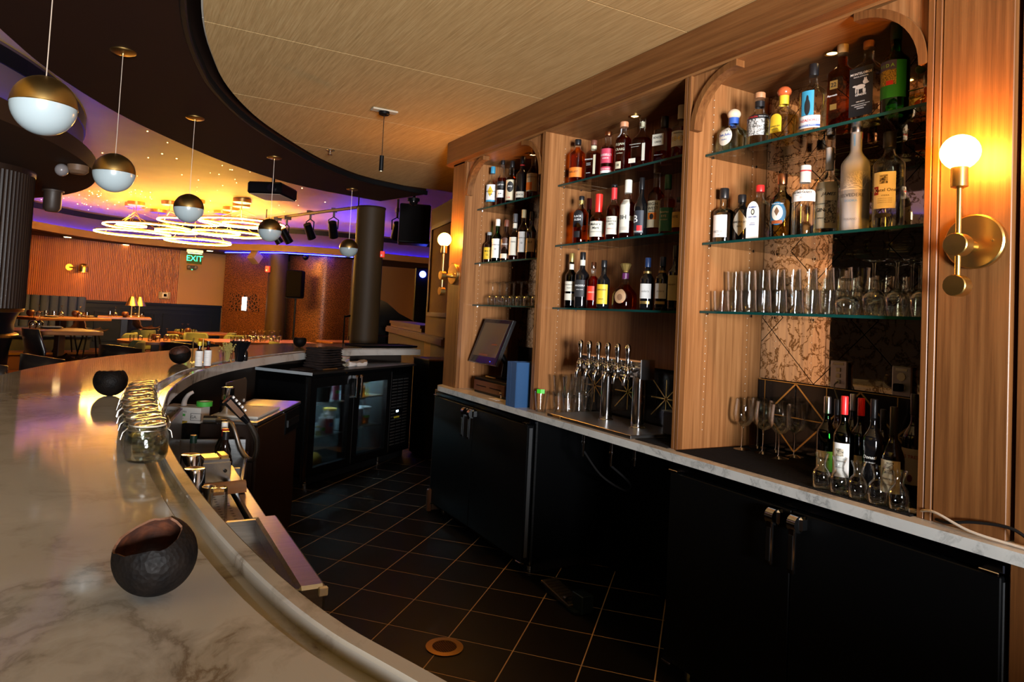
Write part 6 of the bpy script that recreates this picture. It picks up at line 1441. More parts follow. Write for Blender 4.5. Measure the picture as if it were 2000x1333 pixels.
# ================================================================ ring lights in the coffer
ring_em = emis('ring_glow', (1, .50, .075), 50.)
rings_ = [(289, 445, 156, 'widest'), (260, 457, 134, ''), (371, 434, 116, ''), (345, 453, 76, ''), (387, 473, 120, ''), (473, 437, 160, ''), (474, 439, 74, ''), (446, 458, 130, ''), (423, 455, 86, ''), (257, 441, 52, '')]
names_ = ['wide glowing brass ring hung nearest the bulkhead', 'glowing brass ring hung lowest beside the wood wall', 'glowing brass ring hung behind the middle globe pendant', 'small glowing ring between two wide ones', 'glowing brass ring hung lowest in the cluster above the exit sign', 'widest glowing brass ring hung under the projector', 'small glowing ring inside the widest ring', 'glowing brass ring low in the cluster below the widest ring', 'small glowing ring low in the middle of the cluster', 'small glowing ring inside the ring by the bulkhead']
can_px = [(249, 392), (267, 405), (304, 388), (287, 415), (376, 381), (472, 374), (469, 390), (453, 404), (438, 416), (262, 398)]
for (px, py, w, _), nm, cn in zip(rings_, names_, can_px):
    dep = 12.6; c = at(px, py, dep); R_ = w/2*dep/F
    t = thing('ring_light', nm, 'ring light', (c.x, c.y, c.z), group='glowing rings of the chandelier cluster')
    obj('brass_hoop', MB().torus((0, 0, .02), R_, .014, 48, 6), brass, t, smooth=60)
    obj('light_strip', MB().torus((0, 0, 0), R_, .0115, 44, 6), ring_em, t, smooth=60)
    k = onz(cn[0], cn[1], COF); k = Vector((c.x+(k.x-c.x)*.6, c.y+(k.y-c.y)*.6, COF))-c
    obj('canopy', MB().lathe([(.15, 0), (.15, -.06), (.145, -.065), (0, -.066)], 24, (k.x, k.y, k.z)), brass, t, smooth=30)
    wr = MB()
    for a in (20, 140, 260): wr.tube([(k.x, k.y, k.z-.18), (R_*cos(R(a)), R_*sin(R(a)), .02)], .005, 5)
    wr.cyl((k.x, k.y, k.z-.066), (k.x, k.y, k.z-.18), .006, seg=6)
    obj('hanging_wires', wr, brass, t)
# projector
Pp = at(533, 375, 8.7)
t = thing('projector', 'grey-bodied projector hung under the edge of the golden ceiling', 'projector', (Pp.x, Pp.y, Pp.z), R(-33))
obj('case', MB().bev(-.22, -.28, -.07, .22, .28, .08, .02), black_lam, t)
obj('underside', MB().box(-.20, -.26, -.073, .20, .26, -.07), mat('projector_base', (.55, .48, .38), .5), t)
obj('lens', MB().cyl((.10, -.28, 0), (.10, -.31, 0), .05, seg=20), black_gloss, t); obj('mount', MB().cyl((0, 0, .08), (0, 0, COF-Pp.z), .02).box(-.1, -.1, .08, .1, .1, .10), black_lam, t)
# lighting track with spot heads
tk0, tk1 = at(520, 428, 12.5), at(700, 405, 10.5)
t = thing('lighting_track', 'black lighting track under the blue-lit edge of the ceiling', 'track', tk0); obj('rail', MB().tube([(0, 0, 0), tk1-tk0], .025, 6), mat('track_brown', (.14, .08, .04), .6), t); obj('hanger', MB().cyl((0, 0, 0), (0, 0, COF-tk0.z), .01).cyl(tk1-tk0, (tk1.x-tk0.x, tk1.y-tk0.y, COF-tk0.z), .01), black_lam, t)
for k, (px, py, dp, lb) in enumerate(((541, 440, 12.2, 'black spotlight on the track behind the pendant below the projector'), (560, 438, 12.0, 'black spotlight on the track next beyond the projector'), (606, 428, 11.6, 'black spotlight in the middle of the track'), (652, 424, 11.1, 'black spotlight on the track beside the blue glow'), (776, 425, 10.6, 'black spotlight beyond the round column'))):
    p = at(px, py, dp); t = thing('spotlight', lb, 'spotlight', p, R(20*k), 'spotlights on the track')
    obj('head', MB().cyl((-.08, 0, -.10), (.08, 0, -.32), .065, .075, 16), black_lam, t, smooth=30); obj('yoke', MB().tube([(0, .075, -.2), (0, .08, -.05), (0, 0, 0), (0, -.08, -.05), (0, -.075, -.2)], .01, 6), black_lam, t); obj('stem', MB().cyl((0, 0, 0), (0, 0, COF-p.z if k == 4 else .12), .018).box(-.07, -.03, .08, .07, .03, .14), mat('track_grey', (.12, .08, .05), .5), t)
sl = bpy.data.lights.new('stage_spot', 'SPOT'); sl.energy = 130; sl.color = (1, .55, .2); sl.spot_size = R(50); sl.spot_blend = .6; sl.shadow_soft_size = .06
so = bpy.data.objects.new('stage_spot', sl); col.objects.link(so); so.location = at(652, 430, 11.1)+Vector((.15, .1, -.40)); so.rotation_euler = (Vector((7.2, 17.4, 2.1))-so.location).to_track_quat('-Z', 'Y').to_euler()
sl = bpy.data.lights.new('stage_uplight', 'SPOT'); sl.energy = 90; sl.color = (.01, .02, 1); sl.spot_size = R(95); sl.spot_blend = .9; sl.shadow_soft_size = .1
so = bpy.data.objects.new('stage_uplight', sl); col.objects.link(so); q0 = onz(690, 428, COF); so.location = (q0.x+.3, q0.y+.6, 2.30); so.rotation_euler = (q0-so.location).to_track_quat('-Z', 'Y').to_euler()
# security dome, ceiling speaker and emergency spot
p = onz(140, 322, 2.62)
t = thing('spot_fixture', 'white-lensed brown spot fixture under the round bulkhead', 'spotlight', p); obj('base', MB().lathe([(.085, 0), (.085, -.05), (.06, -.075), (0, -.08)], 20, (.05, 0, 0)), mat('fixture_brown', (.16, .09, .05), .5), t, smooth=40); obj('lens_head', MB().sphere((-.07, -.02, -.06), .055, 16, 10), mat('lens_white', (.22, .20, .20), .3), t, smooth=60)
p = onz(104, 372, 2.62)
t = thing('spot_fixture', 'dark can spot hanging beyond the round bulkhead', 'spotlight', (p.x, p.y, 2.62)); obj('can', MB().lathe([(.09, 0), (.09, -.20), (.06, -.24), (0, -.24)], 18), mat('can_brown', (.05, .03, .02), .5), t, smooth=40); obj('collar', MB().lathe([(.11, 0), (.11, -.02), (0, -.02)], 18), mat('can_brown', (.05, .03, .02), .5), t, smooth=40)
p = onz(808, 388, 2.755)
t = thing('security_camera', 'black dome camera under the dark soffit', 'camera', (p.x, p.y, 2.755)); obj('base', MB().lathe([(.07, 0), (.07, -.03), (0, -.03)], 20), black_lam, t, smooth=30); obj('dome', MB().sphere((0, 0, -.035), .052, 18, 10), black_gloss, t, smooth=60)
p = at(806, 440, 9.8)
t = thing('loudspeaker', 'square black loudspeaker hung behind the framed partition', 'loudspeaker', p, R(-20)); obj('cabinet', MB().bev(-.20, -.2, -.28, .24, .2, .28, .015), black_lam, t); obj('grille', MB().box(-.19, -.204, -.26, .23, -.2, .26), black_matte, t); obj('bracket', MB().cyl((0, 0, .28), (0, 0, COF-p.z), .02), black_lam, t)

# ================================================================ columns
col_m = grain('bronze_column', (.030, .016, .005), (.042, .023, .0075), (2, 2, .4), rough=.6, bump=0, metal=0, spec=.25)
P2 = at(717, 550, 8.55)
t = thing('round_column', 'plain bronze round column standing beside the end of the bar', 'column', (P2.x, P2.y, 0)); obj('shaft', MB().lathe([(.178, 0), (.178, 2.755)], 40), col_m, t, smooth=40); obj('collar', MB().lathe([(.184, 2.735), (.184, 2.755)], 40), dark_soffit, t)
P1 = at(541, 560, 15.4)
t = thing('round_column', 'plain bronze round column standing between the perforated screens', 'column', (P1.x, P1.y, 0)); obj('shaft', MB().lathe([(.215, 0), (.215, 2.70)], 40), col_m, t, smooth=40); obj('base', MB().lathe([(.235, 0), (.235, .1), (.217, .11)], 40), col_m, t)
# fluted column under the bulkhead
fc_m = grain('fluted_dark_wood', (.010, .004, .002), (.024, .010, .004), (30, 30, 1.2), rough=.5)
PF = at(-76, 480, 6.3)
t = thing('fluted_column', 'dark fluted wood column under the round bulkhead with black base', 'column', (PF.x, PF.y, 0))
def flutes(r0, zs_, n=84, dep=.010):
    m_ = MB(); seg = n*6; vs = []; 
    for z in zs_:
        for k in range(seg):
            a = 2*pi*k/seg; r_ = r0-dep*abs(sin(a*n/2)); vs.append((r_*cos(a), r_*sin(a), z))
    return m_.add(vs, [(k, (k+1) % seg, seg+(k+1) % seg, seg+k) for k in range(seg)])
obj('fluted_shaft', flutes(.535, (1.31, 2.62)), fc_m, t)
obj('capital', MB().lathe([(.536, 2.57), (.54, 2.58), (.54, 2.62)], 48), fc_m, t, smooth=30)
obj('upper_ring', MB().lathe([(.50, 1.27), (.525, 1.275), (.53, 1.30), (.515, 1.315), (.5, 1.315)], 48), brass_dk, t, smooth=40)
obj('black_skirt', MB().lathe([(.46, 1.06), (.455, 1.15), (.47, 1.22), (.50, 1.275)], 48, closed=False), black_lam, t, smooth=50)
obj('lower_ring', MB().lathe([(.44, 1.03), (.485, 1.035), (.50, 1.055), (.48, 1.07), (.44, 1.07)], 48), brass_dk, t, smooth=40)
obj('black_drum', MB().lathe([(.40, 0), (.43, .9), (.455, 1.035)], 48, closed=False), black_lam, t, smooth=50)

# ================================================================ perforated screens
def screen_mat(name, c1, c2, sc):
    m, nt, b = newmat(name); mp = coords(nt, (sc, sc, sc)); v = N(nt, 'ShaderNodeTexVoronoi', feature='DISTANCE_TO_EDGE'); v.inputs['Scale'].default_value = 1
    nt.links.new(mp.outputs[0], v.inputs['Vector']); r = ramp(nt, [(.10, c1), (.16, c2)]); nt.links.new(v.outputs[0], r.inputs[0]); nt.links.new(r.outputs[0], b.inputs['Base Color'])
    b.inputs['Roughness'].default_value = .4; b.inputs['Metallic'].default_value = .3; return m
scr = screen_mat('pierced_bronze', (.17, .062, .016), (.055, .017, .005), 26)
a0, a1 = at(437, 560, 16.2), at(528, 560, 15.5)
Mx, Lx = fr(a0[:2], a1[:2])
t = thing('pierced_screen', 'flat pierced bronze screen with a lit slot beside the dark wainscot', 'screen', (a0.x, a0.y, 0)); Mxi = Matrix.Translation((-a0.x, -a0.y, 0)) @ Mx
obj('panel', MB().box(0, 0, 0, Lx, .05, 2.62).xf(Mxi), scr, t)
wz = 1.49; x0 = Lx*.16; x1 = Lx*.80
obj('window_grille', MB().box(x0, -.012, 1.25, x1, 0, 1.66).xf(Mxi), screen_mat('dark_grille', (.16, .06, .02), (.003, .002, .002), 14), t)
obj('lit_slot', MB().box(Lx*.44, -.02, 1.27, Lx*.53, -.012, 1.58).xf(Mxi), emis('slot_daylight', (1, .86, .8), 7.), t)
b0, b1, b2 = at(563, 560, 15.8), at(630, 560, 15.45), at(688, 560, 16.0)
pth = [Vector((p.x, p.y)) for p in catmull([(b0.x, b0.y, 0), (b1.x, b1.y, 0), (b2.x, b2.y, 0)], 10)]
t = thing('pierced_screen', 'curved pierced bronze screen behind the speaker stand', 'screen', (b1.x, b1.y, 0)); o = MB().sweep(pth, [(0, 0), (0, 2.60), (.05, 2.60), (.05, 0)], normals(pth)); wpart('panel', o, scr, t, 30)
wpart('edge_post', MB().cyl((b2.x, b2.y, 0), (b2.x, b2.y, 2.6), .05), fc_m, t)
c = thing('cove_light', 'blue LED wash strip above the pierced screens', 'light strip'); q0, q1 = at(440, 488, 15.9), at(690, 498, 15.3)
obj('led_strip', MB().tube([(q0.x, q0.y, 2.60), (P1.x, P1.y-.4, 2.60), (q1.x, q1.y, 2.60)], .006, 6), emis('blue_wash', (.006, .008, 1.0), 60.), c)
# speaker on a pole, wall strobes, dome spot
p = at(580, 540, 15.0)
t = thing('speaker_stand', 'tall black speaker stand before the curved screen', 'speaker stand', (p.x, p.y, 0)); obj('pole', MB().cyl((0, 0, .02), (0, 0, 1.62), .022), black_lam, t); obj('base', MB().lathe([(.25, 0), (.25, .02), (.03, .035)], 24), black_lam, t)
p = at(579, 527, 15.0)
t = thing('loudspeaker', 'black loudspeaker on the tall stand before the curved screen', 'loudspeaker', (p.x, p.y, 1.62), R(-25)); obj('cabinet', MB().bev(-.17, -.17, 0, .17, .17, .60, .02), mat('speaker_brown', (.0016, .0009, .0006), .8, spec=.05), t); obj('foot_plate', MB().box(-.19, -.12, -.02, .16, .14, .0), black_lam, t)
p = at(498, 503, 15.2)
t = thing('loudspeaker', 'small tilted wall speaker above the lit slot', 'loudspeaker', p, R(35)); obj('cabinet', MB().bev(-.12, -.10, -.12, .12, .10, .12, .02).xf(Matrix.Rotation(R(38), 4, 'Y')), mat('speaker_tan', (.13, .08, .04), .6), t); obj('grille', MB().box(-.10, -.104, -.10, .10, -.10, .10).xf(Matrix.Rotation(R(38), 4, 'Y')), mat('speaker_grille', (.22, .14, .07), .6), t); obj('bracket', MB().cyl((0, 0, .1), (.02, .02, 2.62-p.z), .02), black_lam, t)
p = at(597, 500, 15.2)
t = thing('spotlight', 'dark hanging spot under the lip beside the stand speaker', 'spotlight', p); obj('head', MB().sphere((0, 0, -.03), .07, 14, 10), black_lam, t, smooth=60); obj('stem', MB().cyl((0, 0, 0), (0, 0, max(.05, 2.62-p.z)), .04), black_lam, t)
for px, py, dp, lb in ((523, 526, 15.2, 'red fire strobe on the screen beside the far column'), (747, 497, 8.45, 'red fire strobe beside the bronze column')):
    p = at(px, py, dp); t = thing('fire_strobe', lb, 'alarm', p, R(-28)); sc_ = .55 if dp < 10 else 1.; obj('housing', MB().bev(-.05*sc_, -.04*sc_, -.07*sc_, .05*sc_, .04*sc_, .07*sc_, .01*sc_), mat('alarm_red', (.70, .03, .02), .4, emit=(1, .06, .02), es=.15), t); obj('lens', MB().box(-.03*sc_, -.05*sc_, -.05*sc_, .0, -.04*sc_, -.01*sc_), capw, t)

# ================================================================ far wall: sconce, thermostat, exit sign
def on_wall(px, py, out=.0):                                 # point on the far wall seen at a pixel
    d = ray(px, py); n = Vector((-d_.y, d_.x)); s = ((WP0[0])*n.x+(WP0[1])*n.y-out)/(d.x*n.x+d.y*n.y); return d*s+Vector((0, 0, CZ))
rw = math.atan2(d_.y, d_.x)
p = on_wall(148, 523, .04)
t = thing('wall_sconce', 'brass dome sconce on the fluted wood wall', 'sconce', p, rw); obj('wall_plate', MB().cyl((-.12, .04, 0), (-.12, .01, 0), .07, seg=20), brass, t); obj('arm', MB().cyl((-.12, .01, 0), (-.02, -.06, 0), .012), brass, t)
obj('dome_shade', MB().lathe([(.095, -.09), (.095, .0), (.085, .05), (.05, .09), (0, .10)], 24, (.12, -.08, 0), closed=False), brass, t, smooth=50); obj('bulb', MB().sphere((.12, -.08, -.03), .035, 12, 8), emis('sconce_bulb', (1, .55, .18), 30), t)
p = on_wall(321, 577, .02)
t = thing('thermostat', 'pale thermostat with dark display on the wood wall', 'thermostat', p, rw); obj('guard', MB().bev(-.13, -.03, -.08, .13, .02, .08, .01), mat('thermo_tan', (.30, .22, .13), .5), t); obj('unit', MB().bev(-.065, -.045, -.06, .065, -.03, .06, .008), mat('thermo_white', (.62, .56, .45), .5), t); obj('display', MB().box(-.035, -.047, -.03, .035, -.045, .03), black_gloss, t)
p = at(380, 503, 14.5)
t = thing('exit_sign', 'glass exit sign with green letters hung from the low ceiling', 'sign', p, R(14))
obj('canopy', MB().bev(-.16, -.04, .10, .16, .04, .16, .008), mat('sign_white', (.62, .58, .45), .5, emit=(1, .9, .5), es=.25), t)
obj('glass_plate', MB().box(-.155, -.006, -.14, .155, .006, .10), mat('sign_dark', (.015, .035, .02), .2), t)
q_ = text_mb('EXIT', .17, 0, .0); obj('lettering', MB().add([(x, -.008, y-.03) for x, y, z in q_.v], q_.f), emis('exit_green', (.03, 1.0, .28), 2.2), t); obj('glare_line', MB().box(-.15, -.009, .075, .15, -.0085, .088), emis('exit_glare', (.7, 1, .4), 2.0), t)  # the glowing strip is a painted glare line across the glass
p = on_wall(374, 523, .03)
t = thing('emergency_light', 'dark twin-head emergency light under the exit sign', 'emergency light', p, R(14)); obj('box', MB().bev(-.10, -.04, -.05, .10, .04, .05, .01), mat('dark_bronze', (.06, .04, .03), .5), t)
for s in (-1, 1): obj('lamp_head', MB().sphere((s*.08, -.05, .01), .05, 14, 8), mat('lamp_grey', (.14, .11, .09), .4), t, smooth=60)
obj('status_led', MB().sphere((0, -.045, -.05), .012, 8, 6), emis('green_dot', (.05, 1, .2), 3), t)
for px, py, lb in ((132, 463, 'small downlight in the low ceiling above the brass dome sconce'), (246, 478, 'small downlight in the low ceiling above the brass table lamps'), (410, 490, 'small downlight in the low ceiling beside the exit sign')):
    p = onz(px, py, 2.618); t = thing('downlight', lb, 'downlight', (p.x, p.y, 2.62), 0, 'downlights over the banquettes'); obj('trim', MB().box(-.08, -.08, -.008, .08, .08, 0), lip_mat, t); obj('lens', MB().box(-.06, -.06, -.012, .06, .06, -.008), emis('downlight_glow', (1, .66, .28), 9.), t)

# ================================================================ banquette, tables, chairs
teal_v = mat('teal_velvet', (.013, .025, .085), .75)
t = thing('banquette', 'channel-tufted teal velvet banquette along the wood wall', 'banquette', (WP0[0], WP0[1], .3), rw)
for k in range(12):
    x = -1.05+k*.172
    obj('channel_cushion', MB().lathe([(.086, 0), (.086, 1.05), (.078, 1.075), (0, 1.08)], 20, (x, -.16, .02), pw=lambda z_: 3.2, sy=.8), teal_v, t, smooth=50)
obj('seat', MB().bev(-1.15, -.70, .25, .94, -.15, .46, .03), teal_v, t); obj('plinth', MB().box(-1.13, -.62, 0, .92, -.05, .25), mat('dark_plinth', (.006, .008, .008), .6), t)
walnut_t = grain('table_walnut', (.16, .055, .018), (.30, .115, .04), (3, 40, 40), rough=.35)
dark_leg = mat('dark_leg', (.02, .011, .008), .5)
TB = []
def table(label, c, w, d, h, rz, round_=False, group=None):
    TB.append((c[0], c[1], w, d, h, rz, round_, label))
    t = thing('dining_table', label, 'table', (c[0], c[1], 0 if len(c) < 3 else c[2]), rz, group)
    if round_: obj('top', MB().lathe([(w/2-.01, h-.045), (w/2, h-.04), (w/2, h-.004), (w/2-.004, h), (0, h)], 40), walnut_t, t, smooth=30)
    else: obj('top', MB().bev(-w/2, -d/2, h-.045, w/2, d/2, h, .006), walnut_t, t)
    obj('pedestal', MB().bev(-.06, -.06, .02, .06, .06, h-.045, .006), dark_leg, t); obj('base', MB().bev(-.24, -.24, 0, .24, .24, .02, .006), dark_leg, t)
    return t
def shell_chair(label, c, rz, seat, shellm, group, z0=0.):
    """moulded shell seat on splayed wire legs"""
    t = thing('shell_stool' if seat > .6 else 'dining_chair', label, 'stool' if seat > .6 else 'chair', (c[0], c[1], z0), rz, group)
    n_, m_ = 9, 10; vs = []
    prof = [(.24, .03), (.20, 0), (.10, -.02), (-.02, -.03), (-.13, -.01), (-.19, .05), (-.23, .14), (-.26, .24), (-.29, .36)]
    for y, z in prof:
        for j in range(m_+1):
            u = -1+2*j/m_; wd = .23 if z < .1 else .22-.04*max(0, z-.2)/.16
            vs.append((u*wd, y+.05*u*u*(1 if z > .05 else 0), seat+z+.05*u*u*(1 if z < .1 else 0)))
    fs = [(i*(m_+1)+j, i*(m_+1)+j+1, (i+1)*(m_+1)+j+1, (i+1)*(m_+1)+j) for i in range(n_-1) for j in range(m_)]
    o = obj('shell', MB().add(vs, fs), shellm, t, smooth=60); sm_ = o.modifiers.new('thickness', 'SOLIDIFY'); sm_.thickness = .018
    for sx in (-1, 1):
        for sy in (-1, 1):
            obj('leg', MB().tube([(sx*.12, sy*.10, seat-.03), (sx*.21, sy*.22, .0)], .010, 6).tube([(sx*.06, sy*.10, seat-.03), (sx*.21, sy*.22, .0)], .008, 6), black_lam, t)
    if seat > .6: obj('footrest', MB().tube([(-.18, .18, .26), (.18, .18, .26), (.18, -.18, .26), (-.18, -.18, .26)], .008, 6, True), black_lam, t)
    return t
def barrel_chair(label, c, rz, m_, group):
    """low upholstered chair with wrapped back on a wood frame"""
    t = thing('dining_chair', label, 'chair', (c[0], c[1], 0), rz, group)
    obj('seat', MB().lathe([(.20, .38), (.235, .40), (.24, .45), (.21, .48), (0, .485)], 24, sy=.95), m_, t, smooth=50)
    n_ = 16; vs = []
    for z, k in ((.52, 0), (.60, 1), (.76, 1.6), (.79, 1.2)):
        for i in range(n_+1):
            a = R(-160+140*i/n_); vs.append((.26*cos(a)*(1+.03*k), .25*sin(a)*(1+.05*k), z-(.07 if i in (0, n_) else .02 if i in (1, n_-1) else 0)*(z > .7)))
    o = obj('backrest', MB().add(vs, [(r_*(n_+1)+i, r_*(n_+1)+i+1, (r_+1)*(n_+1)+i+1, (r_+1)*(n_+1)+i) for r_ in range(3) for i in range(n_)]), m_, t, smooth=60)
    sm_ = o.modifiers.new('padding', 'SOLIDIFY'); sm_.thickness = .05
    fr_w = mat('chair_walnut', (.12, .05, .02), .45)
    for sx in (-1, 1):
        obj('leg', MB().tube([(sx*.17, .17, .42), (sx*.20, .21, 0)], .015, 8), fr_w, t); obj('leg', MB().tube([(sx*.16, -.25, .62), (sx*.17, -.20, .40), (sx*.20, -.24, 0)], .015, 8), fr_w, t)
    obj('back_rail', MB().tube([(-.16, -.265, .62), (.16, -.265, .62)], .012, 8), fr_w, t)
    return t
st_br = mat('brown_leather', (.06, .022, .010), .45); st_bk = mat('black_leather', (.010, .007, .006), .3)
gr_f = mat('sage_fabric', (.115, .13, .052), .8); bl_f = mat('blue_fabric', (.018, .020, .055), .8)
# stemware, tumblers, napkins for the tables
clear_keep, clear_thick_keep = clear, clear_thick
clear = glass('table_glass', (.97, .97, .97), 2.2); clear_thick = glass('table_glass_stem', (.9, .9, .9), 3.0)
tg = proto_stem(.19, .042, .09, .036, 'upturned wine glass laid on the dining tables', 'upturned glasses on the dining tables', .35, True)
tt = proto_tumbler(.095, .034, .037, 'upturned tumbler laid on the dining tables', 'tumblers on the dining tables')
clear, clear_thick = clear_keep, clear_thick_keep
first = {'g': True, 't': True}; TAKEN = []
def lay_glass(kind, x, y, z):
    pr = tg if kind == 'g' else tt
    best = min((T for T in TB if abs(T[4]-z) < .01), key=lambda T: (T[0]-x)**2+(T[1]-y)**2)
    c_, s_ = cos(best[5]), sin(best[5]); lx_, ly_ = (x-best[0])*c_+(y-best[1])*s_, -(x-best[0])*s_+(y-best[1])*c_
    hw_, hd_ = best[2]/2-.06, best[3]/2-.06
    if best[6]: hw_ = hd_ = hw_*.70
    lx_, ly_ = max(-hw_, min(hw_, lx_)), max(-hd_, min(hd_, ly_))
    def put(a, b): return best[0]+a*c_-b*s_, best[1]+a*s_+b*c_
    x, y = put(lx_, ly_)
    for k in range(400):                                   # nearest free spot on that table
        if all((x-a)**2+(y-b)**2 > .105**2 for a, b in TAKEN): break
        g_ = k*2.4; rr_ = .02*math.sqrt(k)*1.6; a_, b_ = lx_+rr_*cos(g_), ly_+rr_*sin(g_)
        a_, b_ = max(-hw_, min(hw_, a_)), max(-hd_, min(hd_, b_)); x, y = put(a_, b_)
    TAKEN.append((x, y)); tname = best[7].replace('walnut ', '')
    o = pr if first[kind] else dup(pr); first[kind] = False; o.location = (x, y, z)
    short = ' '.join(tname.split()[:9]); o['label'] = ('upturned wine glass' if kind == 'g' else 'clear tumbler')+' on the '+short; o['group'] = ('wine glasses' if kind == 'g' else 'tumblers')+' on the '+short; return o
def votive(label, x, y, z):
    TAKEN.append((x, y)); t = thing('candle_bowl', label, 'bowl', (x, y, z)); obj('shell', MB().lathe([(.025, 0), (.05, .018), (.062, .05), (.058, .085), (.042, .105), (.038, .10), (.05, .075), (.0, .02)], 20, closed=False), mat('votive_copper', (.09, .026, .007), .4, .3), t, smooth=50); obj('candle', MB().lathe([(.02, .02), (.02, .05), (0, .05)], 12), paper, t)
def setting(label, x, y, z, rz=0):
    t = thing('place_setting', label, 'plate', (x, y, z), rz, 'folded place settings'); obj('plate', MB().lathe([(.001, .004), (.09, .004), (.12, .016), (.118, .018), (.085, .008), (.001, .008)], 22, closed=False), mat('dark_plate', (.05, .035, .025), .3), t, smooth=40); obj('folded_napkin', MB().bev(-.10, -.04, .012, .10, .04, .028, .005), mat('grey_napkin', (.30, .22, .15), .8), t)
HT = 1.06
# high tables before the banquette
ta = onz(48, 620, HT); tb = onz(200, 622, HT); tc = onz(190, 618, HT); td = onz(296, 622, HT)
r1 = math.atan2(tb.y-ta.y, tb.x-ta.x); r2 = math.atan2(td.y-tc.y, td.x-tc.x)
T1 = ((ta.x+tb.x)/2-.08, (ta.y+tb.y)/2+.25); T2 = ((tc.x+td.x)/2, (tc.y+td.y)/2+.35)
table('high walnut table before the channel-tufted banquette at its pillar end', T1, (tb-ta).length, .70, HT, r1)
table('high walnut table under the brass lamps', T2, (td-tc).length, .70, HT, r2)
votive('copper candle bowl on the pillar end of the high table', *onz(59, 618, HT)[:2], HT); votive('copper candle bowl in the middle of the high table', *onz(147, 619, HT)[:2], HT); votive('copper candle bowl beside the brass lamps', *onz(244, 620, HT)[:2], HT)
for px, lb in ((100, 'folded napkin on a dark plate by the pillar-end candle bowl'), (170, 'folded napkin on a dark plate beyond the middle candle bowl')): p = onz(px, 620, HT); setting(lb, p.x, p.y, HT, r1)
# brass lamps on that table
for px, lb in ((256, 'brass cone table lamp standing nearer the banquette'), (271, 'brass cone table lamp standing nearer the thermostat')):
    p = onz(px, 619, HT); z0 = HT; TAKEN.append((p.x, p.y))
    t = thing('table_lamp', lb, 'lamp', (p.x, p.y, z0)); obj('base', MB().lathe([(.10, 0), (.10, .02), (.012, .03)], 20), brass, t, smooth=30); obj('pole', MB().cyl((0, 0, .02), (0, 0, .34), .012), brass, t); obj('cone_shade', MB().lathe([(.12, .22), (.045, .40), (.02, .41)], 24, closed=False), brass, t, smooth=40)
for px, k in ((73, 'g'), (95, 't'), (113, 't'), (126, 'g'), (165, 'g'), (177, 't')):
    p = onz(px, 616 if k == 't' else 615, HT); q_ = Vector(T1).lerp(Vector((p.x, p.y)), 1); lay_glass(k, p.x, min(p.y, T1[1]+.2), HT)
for px, k in ((215, 't'), (225, 'g'), (262, 'g'), (269, 't')):
    p = onz(px, 618, HT); lay_glass(k, p.x, p.y-.1, HT)
# stools and near high table
p0 = onz(98, 646, HT)
table('near high walnut table beside the fluted column', (p0.x-.15, p0.y+.2), 1.15, .70, HT, R(20))
for px, py in ((64, 642), (70, 640)): p = onz(px, py, HT); lay_glass('g', p.x, p.y, HT)
setting('dark plate with folded napkin on the near high table', *onz(100, 642, HT)[:2], HT, R(20))
for px, py, dp, rz, mm, lb in ((104, 697, 7.0, -62, st_bk, 'black leather bar stool pulled up to the near high table'), (178, 652, 13.0, -70, st_br, 'brown leather bar stool under the middle of the high table'), (130, 648, 13.2, 110, st_br, 'brown leather bar stool tucked under the pillar end of the high table'), (282, 650, 15.2, -70, st_br, 'brown leather bar stool under the table with the brass lamps')):
    p = at(px, py, dp); shell_chair(lb, (p.x, p.y), R(rz), .74, mm, 'leather bar stools')
# bar stool backs against the guests' side of the bar
def bar_stool(label, px, py, dp, rz):
    p = at(px, py, dp); t = thing('bar_stool', label, 'stool', (p.x, p.y, 0), rz, 'curved bar stools along the bar'); n_ = 16; vs = []
    for z in (.80, 1.0):
        for i in range(n_+1): a = R(-170+160*i/n_); vs.append((.25*cos(a), .23*sin(a), z+(.0 if z < .9 else .03*sin(pi*i/n_)-.03)))
    o = obj('backrest', MB().add(vs, [(i, i+1, n_+2+i, n_+1+i) for i in range(n_)]), st_bk, t, smooth=60); sm_ = o.modifiers.new('padding', 'SOLIDIFY'); sm_.thickness = .035
    obj('seat', MB().lathe([(.20, .70), (.225, .72), (.22, .77), (0, .79)], 24), st_bk, t, smooth=50)
    for sx in (-1, 1):
        for sy in (-1, 1): obj('leg', MB().tube([(sx*.14, sy*.14, .71), (sx*.20, sy*.20, 0)], .012, 6), brass_dk, t)
    obj('footrest', MB().torus((0, 0, .25), .24, .009, 24, 6), brass_dk, t)
for px, py, dp, rz, lb in ((108, 702, 5.35, -62, 'curved black bar stool by the bar nearest the fluted column'), (8, 728, 4.75, -70, 'curved black bar stool half hidden by the bar edge'), (246, 688, 6.75, -48, 'curved black bar stool further along the bar'), (358, 678, 7.6, -38, 'curved black bar stool beyond the jars')):
    bar_stool(lb, px, py, dp, R(rz))
CHAIRS = []
